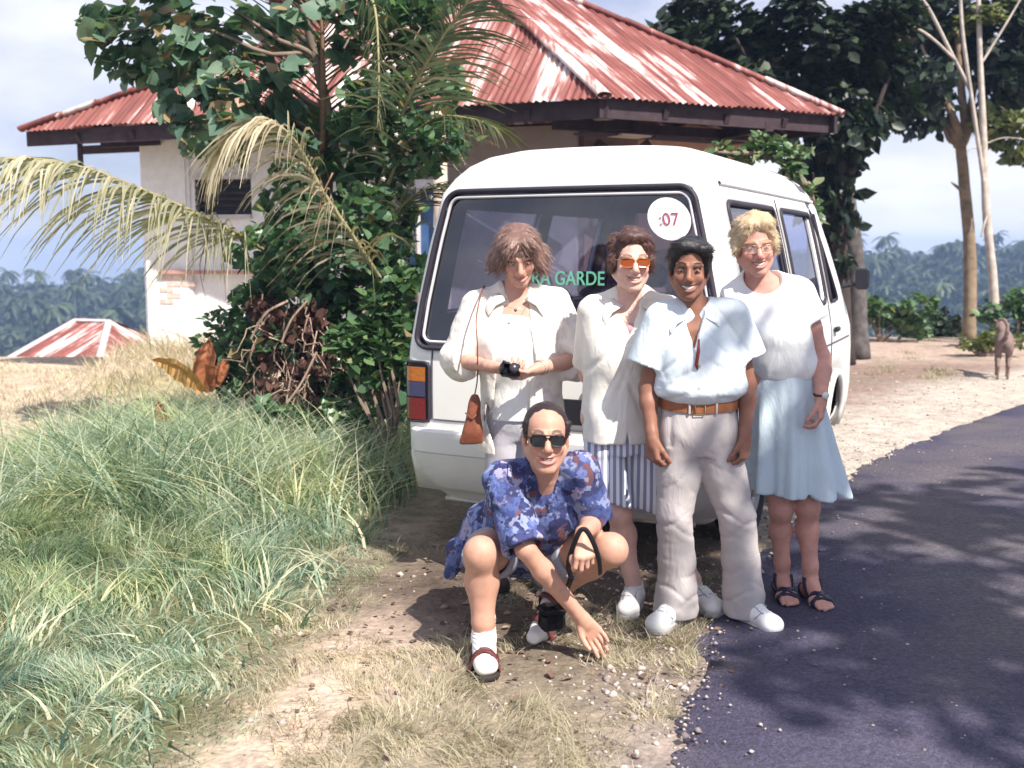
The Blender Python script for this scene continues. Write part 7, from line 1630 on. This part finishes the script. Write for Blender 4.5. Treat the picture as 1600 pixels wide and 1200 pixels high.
def far_forest():
    r = np.random.default_rng(99); lm = leaf_mat('far palm leaves', [(0, (.03, .045, .03)), (.6, (.055, .08, .045)), (1, (.10, .12, .07))], .5, .2)
    nt = lm.node_tree; bs = nt.nodes['Principled BSDF']; oi = nt.nodes.new('ShaderNodeObjectInfo'); nt.links.new(mix_col(nt, 1, bs.inputs['Base Color'].links[0].from_socket, ramp(nt, oi.outputs['Random'], [(0, (.35, .42, .40)), (.5, (.9, .95, .85)), (1, (1.9, 1.75, 1.4))]), 'MULTIPLY'), bs.inputs['Base Color'])
    meshes = []
    for k in range(5):
        V = []; Fc = []; T = []; h = 5.5+k*1.0; lean = r.normal(0, .5, 2); tv, tf = tube([(0, 0, -1.5), (lean[0]*.4, lean[1]*.4, h*.5), (lean[0], lean[1], h)], [.22, .17, .14], 5); V += [np.array(v) for v in tv]; Fc += [tuple(f) for f in tf]; T += [.9]*len(tv); top = np.array((lean[0], lean[1], h))
        for f in range(17):
            a = f*2.4+r.normal(0, .2); el = r.uniform(-.25, 1.1); d = np.array((math.cos(a)*math.cos(el), math.sin(a)*math.cos(el), math.sin(el))); p = top.copy(); sd = np.array((-math.sin(a), math.cos(a), 0)); t = r.random()*.8; prev = None
            for j in range(7):
                w = .55*math.sin(math.pi*(.1+.9*j/6.5))*(1 if j % 2 else .72); b = len(V); V += [p+sd*w-(0, 0, w*.55), p, p-sd*w-(0, 0, w*.55)]; T += [t]*3
                if prev is not None: Fc += [(prev, prev+1, b+1, b), (prev+1, prev+2, b+2, b+1)]
                prev = b; d = d+np.array((0, 0, -.30)); d /= np.linalg.norm(d); p = p+d*.62
        me = raw_mesh('palm_tree', np.array(V), Fc, False, np.array(T)); me.materials.append(lm); meshes.append(me)
    def place(n, az0, az1, r0, r1, label):
        c = 0
        for _ in range(n*3):
            if c >= n: break
            az = r.uniform(az0, az1); d = r0+(r1-r0)*r.random()**.8; x, y = d*math.sin(az), d*math.cos(az); z = float(ground_z(x, y))
            o = bpy.data.objects.new('palm_tree', meshes[r.integers(5)]); COL.objects.link(o); o.location = (x, y, z); o.rotation_euler = (0, 0, r.uniform(0, 6.3)); s = r.uniform(.6, 1.2); o.scale = (s, s, s); tag(o, label+(', on the near slope' if d < 190 else ', high on the far slope' if d > 255 else ', halfway up the slope'), 'palm tree', 'far palms '+label[label.index('forest')+7:]); c += 1
    a = lambda px: math.atan((px-800)/F)
    place(120, a(-60), a(270), 120, 300, 'distant hazy palm in the valley forest left of the house'); place(150, a(1290), a(1680), 125, 310, 'distant hazy palm in the valley forest right of the minibus')
    # everything between them, one mass of crowns
    n = 2300; az = r.uniform(a(-1000), a(2600), n); d = np.sqrt(r.uniform(60**2, 325**2, n)); x, y = d*np.sin(az), d*np.cos(az); z = ground_z(x, y); hh = r.uniform(3.0, 8.0, n)
    pos = []; 
    for i in range(n):
        k = 56; v = r.normal(0, 1, (k, 3)); v /= np.linalg.norm(v, axis=1)[:, None]; v[:, 2] = np.abs(v[:, 2]); pos.append(np.array((x[i], y[i], z[i]+hh[i]*.35))+v*np.array((2.6, 2.6, hh[i]*.65))*r.uniform(.7, 1.05, (k, 1)))
    pos = np.concatenate(pos); V, Fc, tn = leaf_cloud(pos, 1.05, 101, (QUAD_V, [(0, 1, 2), (0, 2, 3)]), .3); tag(obj('forest', V, Fc, leaf_mat('far forest leaves', [(0, (.02, .034, .022)), (.6, (.045, .068, .036)), (1, (.09, .105, .05))], .6, .2), tint=tn, origin=np.zeros(3)), 'far hazy forest filling the valley', kind='stuff')

def shade_tree():
    # the roadside tree beside the photographer; only its shade is in the picture
    b = np.array((7.6, -1.6, 0.)); Cn = []; r = np.random.default_rng(77); R_ = []
    for _ in range(46):
        a = r.uniform(0, 6.28); q = r.random()**.5; Cn.append(np.array((SHX+3.0*q*math.cos(a), SHY+2.7*q*math.sin(a), 7.6+r.uniform(-.9, 1.2)))); R_.append(r.uniform(.5, .9))
    tree('broadleaf_tree', b, [b+(-.2, .2, 2), b+(-.5, .6, 4.2), np.array((SHX+.6, SHY, 6.6))], .28, .14, [(.8, c, .07) for c in Cn[:8]], list(zip(Cn, R_)), 6200, .26, LEAFD, BARK, 'big roadside tree beside the photographer shading the asphalt', 'tree', 'trees round the yard', 77)
SHX, SHY = 7.4, -.55
right_trees(); palm_and_vine(); far_forest(); shade_tree()
# ================================================================ DOG, GRASS, LITTER
def build_dog():
    b = P(1566, 592, 13.3); b[2] = float(ground_z(b[0], b[1])); root = empty('dog', b, 0, 'thin pale brown dog seen from behind, walking away across the yard', 'dog')
    F_ = grid(b-(.24, .32, .01), b+(.24, .62, .78), .011); o = lambda x, y, z: b+np.array((x, y, z))
    chain(F_, [o(0, -.10, .44), o(0, .06, .46), o(.01, .24, .45), o(.02, .34, .48)], [.085, .080, .098, .085], .05); F_.add(ell(o(.015, .26, .40), (.085, .13, .11)), .04)
    chain(F_, [o(.02, .36, .50), o(-.03, .46, .60)], [.070, .052], .03); F_.add(ell(o(-.035, .50, .635), (.055, .07, .052)), .03); chain(F_, [o(-.04, .52, .62), o(-.055, .64, .59)], [.036, .024], .02)
    for s in (-1, 1):
        F_.add(cap(o(-.035+s*.045, .485, .67), o(-.035+s*.085, .47, .70), .020, .008), .015)
        st = .05*s; F_.add(ell(o(s*.055, -.07, .40), (.050, .085, .095)), .04)
        chain(F_, [o(s*.06, -.04, .37), o(s*.062, -.01+st, .27), o(s*.060, -.13+st, .165), o(s*.058, -.10+st, .03)], [.052, .034, .019, .016], .02); F_.add(ell(o(s*.058, -.08+st, .018), (.022, .038, .018)), .012)
        chain(F_, [o(s*.062, .30, .36), o(s*.060, .31-st, .20), o(s*.058, .30-st, .03)], [.040, .024, .017], .02); F_.add(ell(o(s*.058, .32-st, .018), (.022, .036, .018)), .012)
    chain(F_, spline([o(0, -.14, .49), o(.01, -.22, .55), o(.02, -.22, .66), o(-.03, -.18, .74), o(-.09, -.16, .72), o(-.10, -.17, .64)], 8).tolist(), np.linspace(.028, .012, 8), .015)
    def cols(V):
        C = np.tile(np.array((.21, .15, .135)), (len(V), 1)); z = V[:, 2]-b[2]; y = V[:, 1]-b[1]; x = V[:, 0]-b[0]  # coat toned darker to paint in the tree shade on the dog
        m = (np.exp(-(x/.03)**2-((z-.40)/.07)**2)*(y < -.05))[:, None]; C = C*(1-m*.75)+np.array((.07, .05, .06))*m*.75; m = sstep(.12, .05, z)[:, None]*.4; return C*(1-m)+np.array((.34, .28, .25))*m
    root.rotation_euler = (0, 0, rad(-22)); field_obj('body', F_, mat('short dog fur', (1, 1, 1), .85, .2, 30, .4, 160, .15, attr=True), root, cols)

def blades(x, y, h, lean, w, seed, tint, arch=.9, seg=3):
    r = np.random.default_rng(seed); n = len(x); z = ground_z(x, y)-.01; a = 2.2*math.pi*vnoise(x*3.1, y*3.1, seed=17)+r.normal(0, .75, n); d = np.stack([np.cos(a), np.sin(a)], 1); sd = np.stack([-np.sin(a), np.cos(a)], 1); tw = r.random(n)*2*math.pi; sd = np.stack([np.cos(tw), np.sin(tw)], 1)
    V = np.empty((n, 2*seg+1, 3)); 
    for k in range(seg+1):
        t = k/seg; out = lean*h*(t**(1+arch)); hz = h*(t-.28*arch*lean*t*t); p = np.stack([x+d[:, 0]*out, y+d[:, 1]*out, z+hz], 1); ww = (w*(1-t**1.6)*.5)
        if k < seg: V[:, 2*k, :2] = p[:, :2]+sd*ww[:, None]; V[:, 2*k+1, :2] = p[:, :2]-sd*ww[:, None]; V[:, 2*k, 2] = p[:, 2]; V[:, 2*k+1, 2] = p[:, 2]
        else: V[:, 2*k] = p
    T = []
    for k in range(seg-1): T += [(2*k, 2*k+1, 2*k+3), (2*k, 2*k+3, 2*k+2)]
    T.append((2*seg-2, 2*seg-1, 2*seg)); Fc = np.array(T)[None]+(np.arange(n)*(2*seg+1))[:, None, None]; return V.reshape(-1, 3), Fc.reshape(-1, 3), np.repeat(tint, 2*seg+1)
def meadow_mat(*a):
    m = leaf_mat(*a); nt = m.node_tree; b = nt.nodes['Principled BSDF']; l = b.inputs['Base Color'].links[0].from_socket; n = noise_node(nt, 1.3, 4, obj_coord(nt)); f = ramp(nt, n.outputs[0], [(.38, (.97, 1.0, .98)), (.5, (1, 1, .93)), (.64, (1.14, 1.08, .70))])
    c = mix_col(nt, 1, l, f, 'MULTIPLY'); nt.links.new(c, b.inputs['Base Color']); return m
def edge_x(y): return np.interp(y, [2.6, 3.19, 3.68, 4.83, 5.5, 6.2, 9], [-1.0, -.95, -.90, -.69, -.58, -.72, -.35])
def build_grass():
    gm = meadow_mat('meadow grass', [(0, (.06, .12, .10)), (.22, (.18, .28, .225)), (.45, (.40, .49, .41)), (.66, (.63, .63, .53)), (1, (.78, .70, .59))], .5, .42, .3)
    r = np.random.default_rng(201)
    def spread(n, x0, x1, y0, y1, keep):
        x = r.uniform(x0, x1, n); y = r.uniform(y0, y1, n); m = keep(x, y); return x[m], y[m]
    van_l = lambda x, y: (x-.24)*.903-(y-5.475)*.43 < -.93                  # left of the minibus
    ins = lambda x, y: (x < edge_x(y)+.10*vnoise(x*5, y*5, seed=3)) & (van_l(x, y) | (y < 5.75))
    # dense lower meadow, patchy in height and colour
    x, y = spread(120000, -3.9, -.3, 2.5, 7.6, lambda x, y: ins(x, y) & (x > -.50*y-.35) & (r.random(len(x)) < np.clip(1.25-.09*y, .4, 1)*np.clip(.75+1.1*fbm(x*2.6, y*2.6, seed=70), .12, 1)))
    e = np.clip((edge_x(y)-x)/.5, .25, 1); n1 = fbm(x*1.6, y*1.6, seed=71); n2 = fbm(x*4.5, y*4.5, seed=72)
    dip = np.exp(-((x+3.1)/.75)**2-((y-6.9)/.8)**2)
    h = np.clip((.105+.06*n1+.085*n2+.20*np.exp(-((x+2.0)/1.0)**2-((y-6.6)/1.5)**2))*e*(1-.6*dip)*np.clip(.55+.13*(y-2.6), .55, 1), .03, .6)*np.exp(r.normal(0, .25, len(x))); tint = np.clip(.42+.30*fbm(x*2.2, y*2.2, seed=81)+.22*fbm(x*7, y*7, seed=82)+r.normal(0, .17, len(x))-.05*e, 0, 1)
    parts = [blades(x, y, h, r.uniform(.35, 1.5, len(x)), r.uniform(.004, .0085, len(x)), 202, tint)]
    # long arching grass of the clump in the middle distance
    x, y = spread(26000, -3.6, -.35, 5.6, 9.4, lambda x, y: ins(x, y) & (r.random(len(x)) < np.clip(1.2*np.exp(-((x+2.05)/.95)**2-((y-7.1)/1.25)**2)+.35*(y > 6.8)*(x > -1.6)+.25*np.exp(-((x+2.7)/.5)**2-((y-8.0)/.8)**2), 0, 1)))
    h = np.clip(.46+.18*fbm(x*2, y*2, seed=73)+r.normal(0, .12, len(x)), .14, .85); tint = np.clip(.46+.25*fbm(x*1.5, y*1.5, seed=74)+r.normal(0, .17, len(x)), 0, 1); parts.append(blades(x, y, h, r.uniform(.4, 1.6, len(x)), r.uniform(.008, .018, len(x)), 203, tint, 1.0, 4))
    # single broad blades and dead stalks standing out of it
    x, y = spread(4200, -3.7, -.5, 2.7, 8.6, lambda x, y: ins(x+.12, y) & (x > -.50*y-.3) & (fbm(x*1.8, y*1.8, seed=84) > -.15)); parts.append(blades(x, y, np.clip((.20+.12*r.random(len(x)))*np.clip(.45+.16*(y-2.6), .45, 1)+.16*np.exp(-((x+2.0)/1.0)**2-((y-6.8)/1.5)**2), .1, .6), r.uniform(.5, 2.0, len(x)), r.uniform(.009, .017, len(x)), 207, np.clip(r.normal(.5, .28, len(x)), 0, 1), 1.0, 4))
    V = np.concatenate([p[0] for p in parts]); off = np.cumsum([0]+[len(p[0]) for p in parts[:-1]]); Fc = np.concatenate([p[1]+o for p, o in zip(parts, off)]); tn = np.concatenate([p[2] for p in parts])
    tag(obj('grass', V, Fc, gm, tint=tn, origin=np.zeros(3)), 'long blue green grass on the bank left of the minibus', kind='stuff')
    # bleached short turf in the foreground and on the verge, in tufts
    sm = leaf_mat('bleached turf', [(0, (.17, .17, .11)), (.4, (.41, .37, .27)), (1, (.72, .63, .52))], .7, .3, .15)
    cx, cy = spread(2600, -1.5, .95, 2.6, 5.6, lambda x, y: (x > edge_x(y)-.15) & (road_dist(x, y) < -.03+.06*vnoise(x*7, y*7, seed=9)) & (fbm(x*2.2, y*2.2, seed=75)+.35*vnoise(x*6, y*6, seed=76) > np.where(np.abs(x+.62+.42*(4.0-y)) < .26, .22, -.22)) & ((y < 4.45) | (r.random(len(x)) < .35)))
    k = r.integers(0, len(cx), 34000); s = .035; x = cx[k]+r.normal(0, s, len(k)); y = cy[k]+r.normal(0, s, len(k)); m = road_dist(x, y) < .02; x, y, k = x[m], y[m], k[m]
    hh = np.exp(np.random.default_rng(5).normal(0, .35, len(cx)))[k]; sh = sstep(4.3, 4.7, y); tint = np.clip(.55+.30*fbm(x*3, y*3, seed=77)+r.normal(0, .18, len(x))-.35*sh, 0, 1)
    p1 = blades(x, y, .034*hh*np.exp(r.normal(0, .3, len(x))), r.uniform(.4, 1.6, len(x)), r.uniform(.003, .005, len(x)), 204, tint, .8)
    # dry lawn further left and thin weeds in the yard
    x, y = spread(15000, -8.5, -2.2, 7.2, 15.5, lambda x, y: (x > -.49*y-.3)); n = fbm(x*1.3, y*1.3, seed=78); m = n > -.25; x, y, n = x[m], y[m], n[m]
    p2 = blades(x, y, np.clip(.07+.05*n+.22*np.exp(-((x+3.4)/.8)**2-((y-10.6)/1.2)**2)+.20*sstep(11.8, 12.6, y)*(x > -5.2), .02, .5)*np.exp(r.normal(0, .3, len(x))), r.uniform(.3, 1.2, len(x)), r.uniform(.008, .016, len(x)), 205, np.clip(.62-.5*n*0+r.normal(0, .2, len(x)), 0, 1))
    cx, cy = spread(260, 2.2, 11, 8.5, 19.5, lambda x, y: (road_dist(x, y) < -.9) & (vnoise(x*.8, y*.8, seed=79) > .0)); k = r.integers(0, len(cx), 4200); x = cx[k]+r.normal(0, .09, len(k)); y = cy[k]+r.normal(0, .09, len(k))
    p3 = blades(x, y, .05*np.exp(r.normal(0, .4, len(x))), r.uniform(.3, 1.4, len(x)), r.uniform(.006, .012, len(x)), 206, np.clip(r.normal(.35, .2, len(x)), 0, 1))
    parts = [p1, p2, p3]; V = np.concatenate([p[0] for p in parts]); off = np.cumsum([0]+[len(p[0]) for p in parts[:-1]]); Fc = np.concatenate([p[1]+o for p, o in zip(parts, off)]); tn = np.concatenate([p[2] for p in parts])
    tag(obj('turf', V, Fc, sm, tint=tn, origin=np.zeros(3)), 'short bleached turf in tufts on the verge', kind='stuff')
    # fallen leaves and twigs trodden into the earth
    n = 600; x = r.normal(.3, .75, n); y = r.normal(4.55, .65, n); m = (road_dist(x, y) < .25) & (x > edge_x(y)-.1) & (y > 2.8); x, y = x[m], y[m]; n = len(x); pos = np.column_stack([x, y, ground_z(x, y)+.010+.010*(road_dist(x, y) > 0)]); nr = r.normal(0, .22, (n, 3))+(0, 0, 1.); R = rot_from(nr, r.random(n)*6.28)
    V, Fc, tn = scatter(LEAF_V, LEAF_F, pos, R, np.exp(r.normal(math.log(.026), .4, n)), np.clip(r.normal(.4, .3, n), 0, 1)); tag(obj('fallen_leaves', V, Fc, leaf_mat('fallen leaves', [(0, (.07, .045, .04)), (.6, (.17, .115, .09)), (1, (.36, .27, .19))], .8, .1, .1), tint=tn, origin=np.zeros(3)), 'small dead leaves scattered on the trodden earth', kind='stuff')
build_dog(); build_grass(); build_haze()
